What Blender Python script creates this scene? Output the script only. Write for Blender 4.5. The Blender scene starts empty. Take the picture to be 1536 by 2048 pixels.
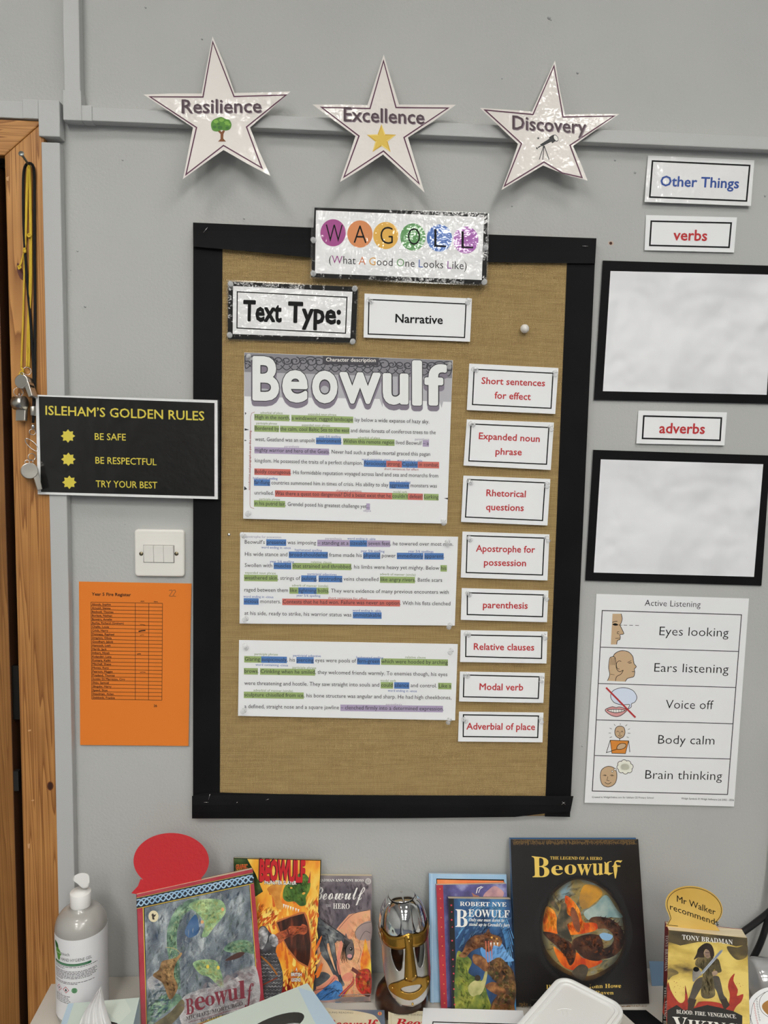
import bpy, bmesh, math, random
from math import sin, cos, pi, radians, tan, atan2, sqrt
from mathutils import Vector, Matrix
from mathutils.geometry import tessellate_polygon

random.seed(7)
SC = bpy.context.scene
COL = SC.collection

# ------------------------------------------------------------------ camera
FPX = 1538.0
CAM = Vector((0.0, -1.38, 1.53))
_p, _y, _r = radians(5.788), radians(3.096), radians(1.248)
FWD = Vector((sin(_y) * cos(_p), cos(_y) * cos(_p), -sin(_p)))
_right = Vector((cos(_y), -sin(_y), 0))
_up = _right.cross(FWD)
RGT = cos(_r) * _right + sin(_r) * _up
UPV = -sin(_r) * _right + cos(_r) * _up
cam_data = bpy.data.cameras.new('camera')
cam_data.sensor_fit = 'HORIZONTAL'
cam_data.sensor_width = 36.0
cam_data.lens = 36.0 * FPX / 1536.0
cam_data.clip_start = 0.02
cam = bpy.data.objects.new('camera', cam_data)
cam.matrix_world = Matrix(((RGT.x, UPV.x, -FWD.x, CAM.x), (RGT.y, UPV.y, -FWD.y, CAM.y),
                           (RGT.z, UPV.z, -FWD.z, CAM.z), (0, 0, 0, 1)))
COL.objects.link(cam)
SC.camera = cam

# ------------------------------------------------------------------ view, world, lamp settings
SC.view_settings.view_transform = 'Standard'
SC.view_settings.look = 'None'
SC.view_settings.exposure = 0.0
SC.view_settings.gamma = 1.0
SC.view_settings.use_curve_mapping = False
world = bpy.data.worlds.new('world')
SC.world = world
world.use_nodes = True
world.node_tree.nodes['Background'].inputs[0].default_value = (0.5, 0.52, 0.55, 1)
world.node_tree.nodes['Background'].inputs[1].default_value = 0.2
LAMP_STRENGTH = 26.0                       # the classroom's ceiling panels
LAMP_COLOUR = (1.0, 0.975, 0.925, 1)
# x, y, width, length: two short panels near the display wall, then the rows down the room
LAMP_SPOTS = [(-0.80, -0.95, .24, .34), (0.80, -0.95, .24, .34)] + [(x, y, .56, .56) for y in (-2.2, -3.5, -4.8, -6.4) for x in (-0.75, 0.75)]
CEIL = 3.0
ZS = 0.5005                                # top of the low cupboard

# ------------------------------------------------------------------ measuring helpers
def ray(u, v):
    return RGT * ((u - 768) / FPX) - UPV * ((v - 1024) / FPX) + FWD
def W(u, v, h=0.0):
    """point h metres in front of the wall that the photograph shows at (u, v)"""
    d = ray(u, v)
    return CAM + d * ((-h - CAM.y) / d.y)
def Zp(u, v, z):
    d = ray(u, v)
    return CAM + d * ((z - CAM.z) / d.z)
def wall_map(h):
    f = h if callable(h) else (lambda u, v: h)
    return lambda u, v, l=0.0: W(u, v, f(u, v) + l)
def plane_map(p0, n):
    n = n.normalized()
    if n.dot(CAM - p0) < 0:
        n = -n
    def f(u, v, l=0.0):
        d = ray(u, v)
        return CAM + d * ((p0 - CAM).dot(n) / d.dot(n)) + n * l
    f.n = n
    return f
def level_map(z):
    return lambda u, v, l=0.0: Zp(u, v, z) + Vector((0, 0, l))
def crop(ox, oy, s):
    return lambda x, y: (ox + x / s, oy + y / s)

# ------------------------------------------------------------------ materials
def srgb(c):
    return tuple(((x / 255) / 12.92 if x <= 10 else (((x / 255) + .055) / 1.055) ** 2.4) for x in c) + (1,)
_M = {}
def mat(name, c, rough=.6, c2=None, scale=20, stretch=(1, 1, 1), detail=4, lo=.35, hi=.65, bump=0, bscale=200,
        metal=0, coat=0, coat_rough=.1, trans=0, ior=1.45, alpha=1, spec=.5, emit=0, sub=0):
    if name in _M:
        return _M[name]
    m = bpy.data.materials.new(name)
    m.use_nodes = True
    N, L = m.node_tree.nodes, m.node_tree.links
    b = N['Principled BSDF']
    b.inputs['Base Color'].default_value = srgb(c)
    b.inputs['Roughness'].default_value = rough
    b.inputs['Metallic'].default_value = metal
    b.inputs['Coat Weight'].default_value = coat
    b.inputs['Coat Roughness'].default_value = coat_rough
    b.inputs['Transmission Weight'].default_value = trans
    b.inputs['IOR'].default_value = ior
    b.inputs['Alpha'].default_value = alpha
    b.inputs['Specular IOR Level'].default_value = spec
    if sub:
        b.inputs['Subsurface Weight'].default_value = sub
        b.inputs['Subsurface Radius'].default_value = (.01, .01, .01)
    tc = N.new('ShaderNodeTexCoord')
    if emit:
        b.inputs['Emission Color'].default_value = srgb(c)
        b.inputs['Emission Strength'].default_value = emit
    if c2 is not None:
        mp = N.new('ShaderNodeMapping')
        mp.inputs['Scale'].default_value = stretch
        L.new(tc.outputs['Object'], mp.inputs[0])
        nz = N.new('ShaderNodeTexNoise')
        nz.inputs['Scale'].default_value = scale
        nz.inputs['Detail'].default_value = detail
        L.new(mp.outputs[0], nz.inputs['Vector'])
        r = N.new('ShaderNodeValToRGB')
        cs = [c] + (list(c2) if isinstance(c2[0], tuple) else [c2])
        r.color_ramp.elements[0].position, r.color_ramp.elements[0].color = lo, srgb(cs[0])
        r.color_ramp.elements[1].position, r.color_ramp.elements[1].color = hi, srgb(cs[-1])
        for i in range(1, len(cs) - 1):
            e = r.color_ramp.elements.new(lo + (hi - lo) * i / (len(cs) - 1))
            e.color = srgb(cs[i])
        L.new(nz.outputs[0], r.inputs[0])
        L.new(r.outputs[0], b.inputs['Base Color'])
    if bump:
        n2 = N.new('ShaderNodeTexNoise')
        n2.inputs['Scale'].default_value = bscale
        n2.inputs['Detail'].default_value = 3
        L.new(tc.outputs['Object'], n2.inputs['Vector'])
        bp = N.new('ShaderNodeBump')
        bp.inputs['Strength'].default_value = 1.0
        bp.inputs['Distance'].default_value = bump
        L.new(n2.outputs[0], bp.inputs['Height'])
        L.new(bp.outputs[0], b.inputs['Normal'])
        if coat:
            L.new(bp.outputs[0], b.inputs['Coat Normal'])
    _M[name] = m
    return m

def wood(name, light, dark, rough=.45, along='z'):
    m = mat(name, light, rough)
    N, L = m.node_tree.nodes, m.node_tree.links
    b = N['Principled BSDF']
    tc = N.new('ShaderNodeTexCoord')
    mp = N.new('ShaderNodeMapping'); mp.inputs['Scale'].default_value = (1, 1, .022) if along == 'z' else (.022, 1, 1)
    L.new(tc.outputs['Object'], mp.inputs[0])
    n1 = N.new('ShaderNodeTexNoise'); n1.inputs['Scale'].default_value = 34; n1.inputs['Detail'].default_value = 2
    n1.inputs['Distortion'].default_value = .15
    L.new(mp.outputs[0], n1.inputs['Vector'])
    mu = N.new('ShaderNodeMath'); mu.operation = 'MULTIPLY'; mu.inputs[1].default_value = 17
    L.new(n1.outputs[0], mu.inputs[0])
    fr = N.new('ShaderNodeMath'); fr.operation = 'FRACT'
    L.new(mu.outputs[0], fr.inputs[0])
    r = N.new('ShaderNodeValToRGB')
    r.color_ramp.elements[0].position, r.color_ramp.elements[0].color = 0.0, srgb(light)
    r.color_ramp.elements[1].position, r.color_ramp.elements[1].color = 1.0, srgb(light)
    e = r.color_ramp.elements.new(.72); e.color = srgb(tuple((a + d) / 2 for a, d in zip(light, dark)))
    e = r.color_ramp.elements.new(.93); e.color = srgb(dark)
    L.new(fr.outputs[0], r.inputs[0])
    n3 = N.new('ShaderNodeTexNoise'); n3.inputs['Scale'].default_value = 5; n3.inputs['Detail'].default_value = 3
    L.new(tc.outputs['Object'], n3.inputs['Vector'])
    mx = N.new('ShaderNodeMix'); mx.data_type = 'RGBA'; mx.blend_type = 'MULTIPLY'
    r2 = N.new('ShaderNodeValToRGB')
    r2.color_ramp.elements[0].position, r2.color_ramp.elements[0].color = .3, (.62, .55, .5, 1)
    r2.color_ramp.elements[1].position, r2.color_ramp.elements[1].color = .65, (1, 1, 1, 1)
    L.new(n3.outputs[0], r2.inputs[0])
    mx.inputs[0].default_value = .8
    L.new(r.outputs[0], mx.inputs[6]); L.new(r2.outputs[0], mx.inputs[7])
    L.new(mx.outputs[2], b.inputs['Base Color'])
    return m

def hessian(name):
    m = mat(name, (170, 143, 98), .9)
    N, L = m.node_tree.nodes, m.node_tree.links
    b = N['Principled BSDF']
    tc = N.new('ShaderNodeTexCoord')
    nz = N.new('ShaderNodeTexNoise'); nz.inputs['Scale'].default_value = 90; nz.inputs['Detail'].default_value = 2
    L.new(tc.outputs['Object'], nz.inputs['Vector'])
    ws = []
    for axis in ('X', 'Z'):
        w = N.new('ShaderNodeTexWave'); w.wave_type = 'BANDS'; w.bands_direction = axis
        w.inputs['Scale'].default_value = 120 if axis == 'X' else 160
        w.inputs['Distortion'].default_value = 3.2; w.inputs['Detail'].default_value = 2
        w.inputs['Detail Scale'].default_value = 0.6
        L.new(tc.outputs['Object'], w.inputs['Vector'])
        ws.append(w)
    mul = N.new('ShaderNodeMath'); mul.operation = 'MULTIPLY'
    L.new(ws[0].outputs['Fac'], mul.inputs[0]); L.new(ws[1].outputs['Fac'], mul.inputs[1])
    st = N.new('ShaderNodeMapping'); st.inputs['Scale'].default_value = (1, 1, 14)
    L.new(tc.outputs['Object'], st.inputs[0])
    n2 = N.new('ShaderNodeTexNoise'); n2.inputs['Scale'].default_value = 18; n2.inputs['Detail'].default_value = 5
    L.new(st.outputs[0], n2.inputs['Vector'])
    add = N.new('ShaderNodeMath'); add.operation = 'MULTIPLY_ADD'; add.inputs[1].default_value = .45; 
    L.new(n2.outputs[0], add.inputs[0]); L.new(mul.outputs[0], add.inputs[2])
    r = N.new('ShaderNodeValToRGB')
    r.color_ramp.elements[0].position, r.color_ramp.elements[0].color = .12, srgb((140, 112, 68))
    r.color_ramp.elements[1].position, r.color_ramp.elements[1].color = .95, srgb((216, 190, 138))
    e = r.color_ramp.elements.new(.45); e.color = srgb((188, 158, 104))
    L.new(add.outputs[0], r.inputs[0]); L.new(r.outputs[0], b.inputs['Base Color'])
    bp = N.new('ShaderNodeBump'); bp.inputs['Distance'].default_value = .0012
    L.new(mul.outputs[0], bp.inputs['Height']); L.new(bp.outputs[0], b.inputs['Normal'])
    return m

PAPER = mat('paper_white', (238, 239, 240), .7)
PAPERW = mat('paper_wrinkled', (232, 233, 236), .5, bump=.035, bscale=6)
LAMW = mat('laminated_white', (236, 236, 236), .5, coat=.8, coat_rough=.06, bump=.0035, bscale=42)
LAMK = mat('laminated_black', (14, 13, 13), .5, coat=.8, coat_rough=.07, bump=.0016, bscale=32, spec=.2)
STARW = mat('laminated_star_white', (233, 227, 221), .55, coat=.5, coat_rough=.06, bump=.0022, bscale=45)
BLACKP = mat('black_border_paper', (11, 10, 12), .7, c2=(17, 16, 18), scale=12, spec=.2)
INK = mat('ink_black', (12, 12, 13), .6, spec=.25)
INKG = mat('ink_grey_black', (52, 52, 56), .6)
RED = mat('ink_red', (190, 48, 52), .6)
BLUE = mat('ink_blue', (52, 84, 156), .6)
PLUM = mat('ink_plum', (88, 38, 66), .5)
WHITE = mat('ink_white', (240, 238, 232), .5)
CLEARF = mat('laminate_film', (250, 250, 250), .08, trans=1, ior=1.2, coat=1)
WALLP = mat('wall_paint', (187, 188, 185), .75, c2=(182, 183, 181), scale=3, bump=.0007, bscale=210, spec=.3)
TRUNK = mat('trunking_paint', (188, 189, 188), .55, bump=.0003, bscale=120)

# ------------------------------------------------------------------ object helpers
def tag(o, label=None, cat=None, group=None, kind=None):
    if label: o['label'] = label
    if cat: o['category'] = cat
    if group: o['group'] = group
    if kind: o['kind'] = kind
    return o
def thing(name, loc, label, cat, group=None):
    o = bpy.data.objects.new(name, None)
    o.empty_display_size = .02
    COL.objects.link(o)
    o.location = loc
    return tag(o, label, cat, group)
def root_loc(o):
    v = Vector((0, 0, 0))
    while o is not None:
        v = v + o.location
        o = o.parent
    return v
def mesh_obj(name, verts, faces, mats, midx=None, parent=None, origin=None, smooth=False):
    if origin is None:
        origin = root_loc(parent) if parent else Vector((0, 0, 0))
    me = bpy.data.meshes.new(name)
    me.from_pydata([tuple(Vector(v) - origin) for v in verts], [], faces)
    for m in (mats if isinstance(mats, (list, tuple)) else [mats]):
        me.materials.append(m)
    if midx:
        me.polygons.foreach_set('material_index', midx)
    if smooth:
        me.polygons.foreach_set('use_smooth', [True] * len(me.polygons))
    me.update()
    o = bpy.data.objects.new(name, me)
    COL.objects.link(o)
    if parent:
        o.parent = parent
        o.location = origin - root_loc(parent)
    else:
        o.location = origin
    return o
def bm_obj(name, bm, mats, parent=None, origin=None, smooth=False, bevel=0, segs=2):
    if bevel:
        bmesh.ops.bevel(bm, geom=bm.edges[:], offset=bevel, segments=segs, affect='EDGES', profile=.5)
    bmesh.ops.recalc_face_normals(bm, faces=bm.faces[:])
    if origin is None:
        origin = root_loc(parent) if parent else Vector((0, 0, 0))
    bmesh.ops.translate(bm, verts=bm.verts[:], vec=-origin)
    me = bpy.data.meshes.new(name)
    bm.to_mesh(me); bm.free()
    for m in (mats if isinstance(mats, (list, tuple)) else [mats]):
        me.materials.append(m)
    if smooth:
        me.polygons.foreach_set('use_smooth', [True] * len(me.polygons))
    o = bpy.data.objects.new(name, me)
    COL.objects.link(o)
    if parent:
        o.parent = parent
        o.location = origin - root_loc(parent)
    else:
        o.location = origin
    return o
def bm_box(bm, lo, hi, M=None):
    r = bmesh.ops.create_cube(bm, size=1)
    c = (Vector(lo) + Vector(hi)) / 2
    s = Vector(hi) - Vector(lo)
    for v in r['verts']:
        v.co = Vector((v.co.x * s.x, v.co.y * s.y, v.co.z * s.z)) + c
        if M: v.co = M @ v.co
    return r['verts']
def box(name, lo, hi, m, parent=None, bevel=0, segs=2, origin=None, M=None):
    bm = bmesh.new(); bm_box(bm, lo, hi, M)
    return bm_obj(name, bm, m, parent, origin, bevel=bevel, segs=segs)
def hexa(name, front, back, m, parent=None, bevel=0):
    """solid between two quads"""
    bm = bmesh.new()
    a = [bm.verts.new(p) for p in front]; b = [bm.verts.new(p) for p in back]
    n = len(a)
    bm.faces.new(a); bm.faces.new(b[::-1])
    for i in range(n):
        bm.faces.new((a[i], b[i], b[(i + 1) % n], a[(i + 1) % n]))
    return bm_obj(name, bm, m, parent, bevel=bevel)
def tube_geo(pts, rad, seg=8, closed=False):
    pts = [Vector(p) for p in pts]
    n = len(pts)
    verts, faces = [], []
    prev = None
    for i, p in enumerate(pts):
        a = pts[(i - 1) % n] if (closed or i > 0) else p
        b = pts[(i + 1) % n] if (closed or i < n - 1) else p
        t = (b - a).normalized()
        if prev is None:
            prev = t.orthogonal().normalized()
        x = (prev - t * prev.dot(t)).normalized(); prev = x
        y = t.cross(x)
        r = rad(i / max(1, n - 1)) if callable(rad) else rad
        for k in range(seg):
            an = 2 * pi * k / seg
            verts.append(p + x * (r * cos(an)) + y * (r * sin(an)))
    for i in range(n if closed else n - 1):
        for k in range(seg):
            j = (i + 1) % n
            faces.append((i * seg + k, i * seg + (k + 1) % seg, j * seg + (k + 1) % seg, j * seg + k))
    if not closed:
        faces.append(tuple(range(seg - 1, -1, -1)))
        faces.append(tuple(range((n - 1) * seg, n * seg)))
    return verts, faces
def tube(name, pts, rad, m, parent=None, seg=8, closed=False):
    v, f = tube_geo(pts, rad, seg, closed)
    return mesh_obj(name, v, f, m, parent=parent, smooth=True)
def spline(pts, per=6, closed=False):
    """Catmull-Rom through points of any dimension"""
    P = [tuple(p) for p in pts]
    n = len(P); out = []
    rng = range(n) if closed else range(n - 1)
    for i in rng:
        p0 = P[(i - 1) % n] if closed or i > 0 else P[0]
        p1 = P[i]; p2 = P[(i + 1) % n]
        p3 = P[(i + 2) % n] if closed or i < n - 2 else P[-1]
        for k in range(per):
            t = k / per
            out.append(tuple(.5 * ((2 * b) + (-a + c) * t + (2 * a - 5 * b + 4 * c - d) * t * t + (-a + 3 * b - 3 * c + d) * t ** 3)
                             for a, b, c, d in zip(p0, p1, p2, p3)))
    if not closed:
        out.append(P[-1])
    return out
def lathe(name, prof, centre, m, parent=None, seg=32, axis=None, smooth=True):
    c = Vector(centre)
    R = Matrix.Identity(3) if axis is None else Vector((0, 0, 1)).rotation_difference(Vector(axis).normalized()).to_matrix()
    verts, faces = [], []
    for r, z in prof:
        for k in range(seg):
            a = 2 * pi * k / seg
            verts.append(c + R @ Vector((r * cos(a), r * sin(a), z)))
    for i in range(len(prof) - 1):
        for k in range(seg):
            faces.append((i * seg + k, i * seg + (k + 1) % seg, (i + 1) * seg + (k + 1) % seg, (i + 1) * seg + k))
    faces.append(tuple(range(seg - 1, -1, -1)))
    faces.append(tuple(range((len(prof) - 1) * seg, len(prof) * seg)))
    return mesh_obj(name, verts, faces, m, parent=parent, smooth=smooth)

# ------------------------------------------------------------------ flat shapes: sheets, print, lettering
def _abc(A, a):
    return lambda s: ''.join(chr(A + ord(c) - 65) if 'A' <= c <= 'Z' else chr(a + ord(c) - 97) if 'a' <= c <= 'z' else c for c in s)
FONTS = {'sans': (lambda s: s, .682), 'serif': (_abc(0x1D400, 0x1D41A), .678), 'script': (_abc(0x1D4D0, 0x1D4EA), .69),
         'frak': (_abc(0x1D56C, 0x1D586), .69), 'ital': (_abc(0x1D468, 0x1D482), .678)}
_T = {}
def glyphs(s, font='sans', w=0.0, res=2):
    if w < 0 and (font != 'sans' or 'M' in s):
        w = 0.0
    key = (s, font, min(w, 0), res)
    if key not in _T:
        c = bpy.data.curves.new('t', 'FONT')
        c.body = FONTS[font][0](s)
        c.resolution_u = res
        c.offset = min(w, 0)
        c.fill_mode = 'FRONT'
        o = bpy.data.objects.new('t', c)
        COL.objects.link(o)
        me = o.to_mesh()
        v, f = [(q.co.x, q.co.y) for q in me.vertices], [tuple(q.vertices) for q in me.polygons]
        o.to_mesh_clear()
        bpy.data.objects.remove(o); bpy.data.curves.remove(c)
        _T[key] = (v, f)
    return _T[key]
def swept(w):
    """shifts that thicken a letter by w all round"""
    if w <= 0: return [(0.0, 0.0)]
    n = 6 if w < .03 else 20
    return [(w * cos(2 * pi * k / n), w * sin(2 * pi * k / n)) for k in range(n)] + ([(0.0, 0.0)] if w > .03 else [])
def extent(s, font='sans'):
    v = glyphs(s, font)[0]
    return (min(p[0] for p in v), max(p[0] for p in v)) if v else (0, 0)

class Art:
    """print on a surface: shapes drawn in the photograph's pixel frame (or a label's own millimetres) and laid on the surface M"""
    def __init__(self, M, k=0.0, cut=0):
        self.M, self.k, self.cut, self.parts = M, k, cut, {}
    def add(self, part, v, f, m, z):
        self.parts.setdefault(part, []).append((v, f, m, z))
    def poly(self, part, pts, m, z=1):
        tri = tessellate_polygon([[Vector((p[0], p[1], 0)) for p in pts]])
        self.add(part, [tuple(p[:2]) for p in pts], [tuple(t) for t in tri], m, z)
    def blob(self, part, pts, m, z=1, per=6):
        self.poly(part, spline(pts, per, True), m, z)
    def ellipse(self, part, c, rx, ry, m, z=1, n=40, rot=0):
        self.poly(part, [(c[0] + rx * cos(a) * cos(rot) - ry * sin(a) * sin(rot), c[1] + rx * cos(a) * sin(rot) + ry * sin(a) * cos(rot))
                         for a in (2 * pi * i / n for i in range(n))], m, z)
    def stroke(self, part, pts, wd, m, z=1, closed=False, taper=False):
        n = len(pts); v = []; f = []
        for i, p in enumerate(pts):
            a = pts[(i - 1) % n] if closed or i else p
            b = pts[(i + 1) % n] if closed or i < n - 1 else p
            e1 = Vector((p[0] - a[0], p[1] - a[1])); e2 = Vector((b[0] - p[0], b[1] - p[1]))
            if not e1.length: e1 = e2
            if not e2.length: e2 = e1
            e1.normalize(); e2.normalize()
            d = e1 + e2
            if d.length < 1e-6: d = e1.copy()
            d.normalize()
            nx, ny = -d.y, d.x
            q = wd / 2 / max(.35, sqrt(max(0, (1 + e1.dot(e2)) / 2)))
            if taper:
                q *= 1 - .9 * i / (n - 1)
            v += [(p[0] + nx * q, p[1] + ny * q), (p[0] - nx * q, p[1] - ny * q)]
        for i in range(n if closed else n - 1):
            j = (i + 1) % n
            f.append((2 * i, 2 * j, 2 * j + 1, 2 * i + 1))
        self.add(part, v, f, m, z)
    def frame(self, part, quad, wd, m, z=1):
        self.stroke(part, quad, wd, m, z, closed=True)
    def text(self, part, s, p0, p1, cap, m, w=0.0, font='sans', z=2, up=None, x01=None):
        v, f = glyphs(s, font, w)
        if not v: return
        x0, x1 = x01 or extent(s, font)
        dx, dy = p1[0] - p0[0], p1[1] - p0[1]
        l = sqrt(dx * dx + dy * dy) or 1
        ex, ey = dx / l, dy / l
        if up is None:
            up = (-self.k, -1) if abs(ex) > .8 and self.k is not None else (ey, -ex)
        sy = cap / FONTS[font][1]
        for k, (ox, oy) in enumerate(swept(w)):
            out = [(p0[0] + dx * (x + ox - x0) / (x1 - x0) + up[0] * (y + oy) * sy, p0[1] + dy * (x + ox - x0) / (x1 - x0) + up[1] * (y + oy) * sy) for x, y in v]
            self.add(part, out, f, m, z + k * .4 / len(swept(w)))
    def glyph_box(self, part, ch, box4, m, w=0.0, font='sans', z=2):
        """one letter stretched into the quad TL, TR, BR, BL"""
        v, f = glyphs(ch, font, w, 4)
        r = max(w, 0)
        x0, x1 = min(p[0] for p in v) - r, max(p[0] for p in v) + r; y0, y1 = min(p[1] for p in v) - r, max(p[1] for p in v) + r
        for k, (ox, oy) in enumerate(swept(w)):
            out = []
            for x, y in v:
                s, t = (x + ox - x0) / (x1 - x0), (y1 - y - oy) / (y1 - y0)
                out.append(tuple((box4[0][i] * (1 - s) + box4[1][i] * s) * (1 - t) + (box4[3][i] * (1 - s) + box4[2][i] * s) * t for i in (0, 1)))
            self.add(part, out, f, m, z + k * .4 / len(swept(w)))
    def line(self, s, p0, p1, cap, ink, z=3, part='lettering', hl='highlight', w=0):
        """a printed line with highlighted stretches written {g|...}"""
        runs, rest = [], s
        while rest:
            i = rest.find('{')
            if i < 0: runs.append((None, rest)); break
            if i: runs.append((None, rest[:i]))
            j = rest.index('}', i)
            runs.append((rest[i + 1], rest[i + 3:j])); rest = rest[j + 1:]
        full = ''.join(r[1] for r in runs)
        e0, e1 = extent(full)
        adv = lambda t: extent(t + '|')[1] - extent('|')[1] if t else 0.0
        pos = 0
        for code, t in runs:
            if code:
                a = adv(full[:pos]) - .045 * (not t[0].isspace()); b = adv(full[:pos] + t) + .045 * (not t[-1].isspace())
                f = lambda x: (p0[0] + (p1[0] - p0[0]) * (x - e0) / (e1 - e0), p0[1] + (p1[1] - p0[1]) * (x - e0) / (e1 - e0))
                A, B = f(a), f(b)
                self.poly(hl, [(A[0], A[1] - cap * 1.25), (B[0], B[1] - cap * 1.25), (B[0], B[1] + cap * .45), (A[0], A[1] + cap * .45)], HL[code], 1 if code in 'gpr' else 2)
            pos += len(t)
        self.text(part, full, p0, p1, cap, ink, w, z=z)
    def build(self, parent, lift=.00018, labels=None):
        objs = []
        for part, items in self.parts.items():
            V, F, I, mats = [], [], [], []
            for v, f, m, z in items:
                if m not in mats: mats.append(m)
                if self.cut:
                    v, f = cut_grid(v, f, self.cut)
                base = len(V)
                V += [self.M(p[0], p[1], lift * z) for p in v]
                for t in f:
                    a, b, c = (v[t[0]], v[t[1]], v[t[2]])
                    sg = (b[0] - a[0]) * (c[1] - a[1]) - (b[1] - a[1]) * (c[0] - a[0])
                    t = t if sg < 0 else t[::-1]
                    F.append(tuple(base + i for i in t)); I.append(mats.index(m))
            o = mesh_obj(part, V, F, mats, I, parent=parent)
            if labels and part in labels: o['label'] = labels[part]
            objs.append(o)
        return objs

def inside(p, poly):
    c = False; n = len(poly); j = n - 1
    for i in range(n):
        if (poly[i][1] > p[1]) != (poly[j][1] > p[1]) and p[0] < (poly[j][0] - poly[i][0]) * (p[1] - poly[i][1]) / (poly[j][1] - poly[i][1]) + poly[i][0]: c = not c
        j = i
    return c
def strokes(a, part, poly, mats, n, ln, wd, ang, spread, z, seed=1):
    """brush strokes of a painted picture, kept inside poly"""
    r = random.Random(seed)
    x0, x1 = min(p[0] for p in poly), max(p[0] for p in poly); y0, y1 = min(p[1] for p in poly), max(p[1] for p in poly)
    done = 0
    for _ in range(n * 8):
        if done >= n: break
        x, y = r.uniform(x0, x1), r.uniform(y0, y1)
        t = radians(ang + r.uniform(-spread, spread)); l = ln * r.uniform(.6, 1.5); b = r.uniform(-.3, .3); q = wd * r.uniform(.9, 2.2)
        P = [(x - l / 2 * cos(t - b), y - l / 2 * sin(t - b)), (x, y), (x + l / 2 * cos(t + b), y + l / 2 * sin(t + b))]
        if all(inside(s_, poly) for s_ in P):
            nx, ny = -sin(t) * q / 2, cos(t) * q / 2
            L = [P[0], ((P[0][0] + x) / 2 + nx * .8, (P[0][1] + y) / 2 + ny * .8), (x + nx, y + ny), ((P[2][0] + x) / 2 + nx * .8, (P[2][1] + y) / 2 + ny * .8), P[2],
                 ((P[2][0] + x) / 2 - nx * .8, (P[2][1] + y) / 2 - ny * .8), (x - nx, y - ny), ((P[0][0] + x) / 2 - nx * .8, (P[0][1] + y) / 2 - ny * .8)]
            a.add(part, L, [tuple(range(8))], r.choice(mats), z + done * .001)
            done += 1

def cut_grid(v, f, step):
    bm = bmesh.new()
    bv = [bm.verts.new((p[0], p[1], 0)) for p in v]
    for t in f:
        try: bm.faces.new([bv[i] for i in t])
        except ValueError: pass
    for ax in (0, 1):
        lo = min(p[ax] for p in v); hi = max(p[ax] for p in v)
        for i in range(math.floor(lo / step) + 1, math.ceil(hi / step)):
            co = [0, 0, 0]; co[ax] = i * step; no = [0, 0, 0]; no[ax] = 1
            bmesh.ops.bisect_plane(bm, geom=bm.verts[:] + bm.edges[:] + bm.faces[:], plane_co=co, plane_no=no, dist=1e-5)
    bm.verts.index_update()
    V = [(x.co.x, x.co.y) for x in bm.verts]; F = [tuple(x.index for x in fa.verts) for fa in bm.faces]
    bm.free()
    return V, F

def sheet(name, pts, M, m, th=.0004, cut=0, parent=None, label=None, cat=None, group=None, back=None, smooth=False):
    """a sheet of real thickness whose outline is pts on the surface M"""
    tri = tessellate_polygon([[Vector((p[0], p[1], 0)) for p in pts]])
    v, f = [tuple(p[:2]) for p in pts], [tuple(t) for t in tri]
    if cut: v, f = cut_grid(v, f, cut)
    bm = bmesh.new()
    A = [bm.verts.new(M(p[0], p[1], 0)) for p in v]; B = [bm.verts.new(M(p[0], p[1], -th)) for p in v]
    edges = {}
    for t in f:
        a, b, c = v[t[0]], v[t[1]], v[t[2]]
        if (b[0] - a[0]) * (c[1] - a[1]) - (b[1] - a[1]) * (c[0] - a[0]) > 0: t = t[::-1]
        try:
            bm.faces.new([A[i] for i in t]); bm.faces.new([B[i] for i in t[::-1]])
        except ValueError: continue
        for i in range(len(t)):
            e = (t[i], t[(i + 1) % len(t)])
            if (e[1], e[0]) in edges: del edges[(e[1], e[0])]
            else: edges[e] = 1
    for a, b in edges:
        try: bm.faces.new((A[b], A[a], B[a], B[b]))
        except ValueError: pass
    org = sum((x.co for x in A), Vector()) / len(A)
    me_o = bm_obj(name, bm, m, parent, origin=None if parent else org)
    tag(me_o, label, cat, group)
    return me_o
def bil(q, s, t):
    return tuple((q[0][i] * (1 - s) + q[1][i] * s) * (1 - t) + (q[3][i] * (1 - s) + q[2][i] * s) * t for i in (0, 1))
def inset(q, a, b=None, c=None, d=None):
    """quad moved in by a fraction: left, top, right, bottom"""
    b = a if b is None else b; c = a if c is None else c; d = b if d is None else d
    return [bil(q, a, b), bil(q, 1 - c, b), bil(q, 1 - c, 1 - d), bil(q, a, 1 - d)]
HL = {'g': mat('highlight_green', (158, 180, 114), .6), 'b': mat('highlight_blue', (84, 128, 190), .6),
      'p': mat('highlight_purple', (178, 164, 194), .6), 'r': mat('highlight_red', (210, 114, 104), .6)}
NOTE = {'g': mat('note_green', (122, 146, 78), .6), 'b': mat('note_blue', (54, 92, 168), .6),
        'p': mat('note_purple', (160, 150, 172), .6), 'r': mat('note_red', (158, 62, 58), .6)}

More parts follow.
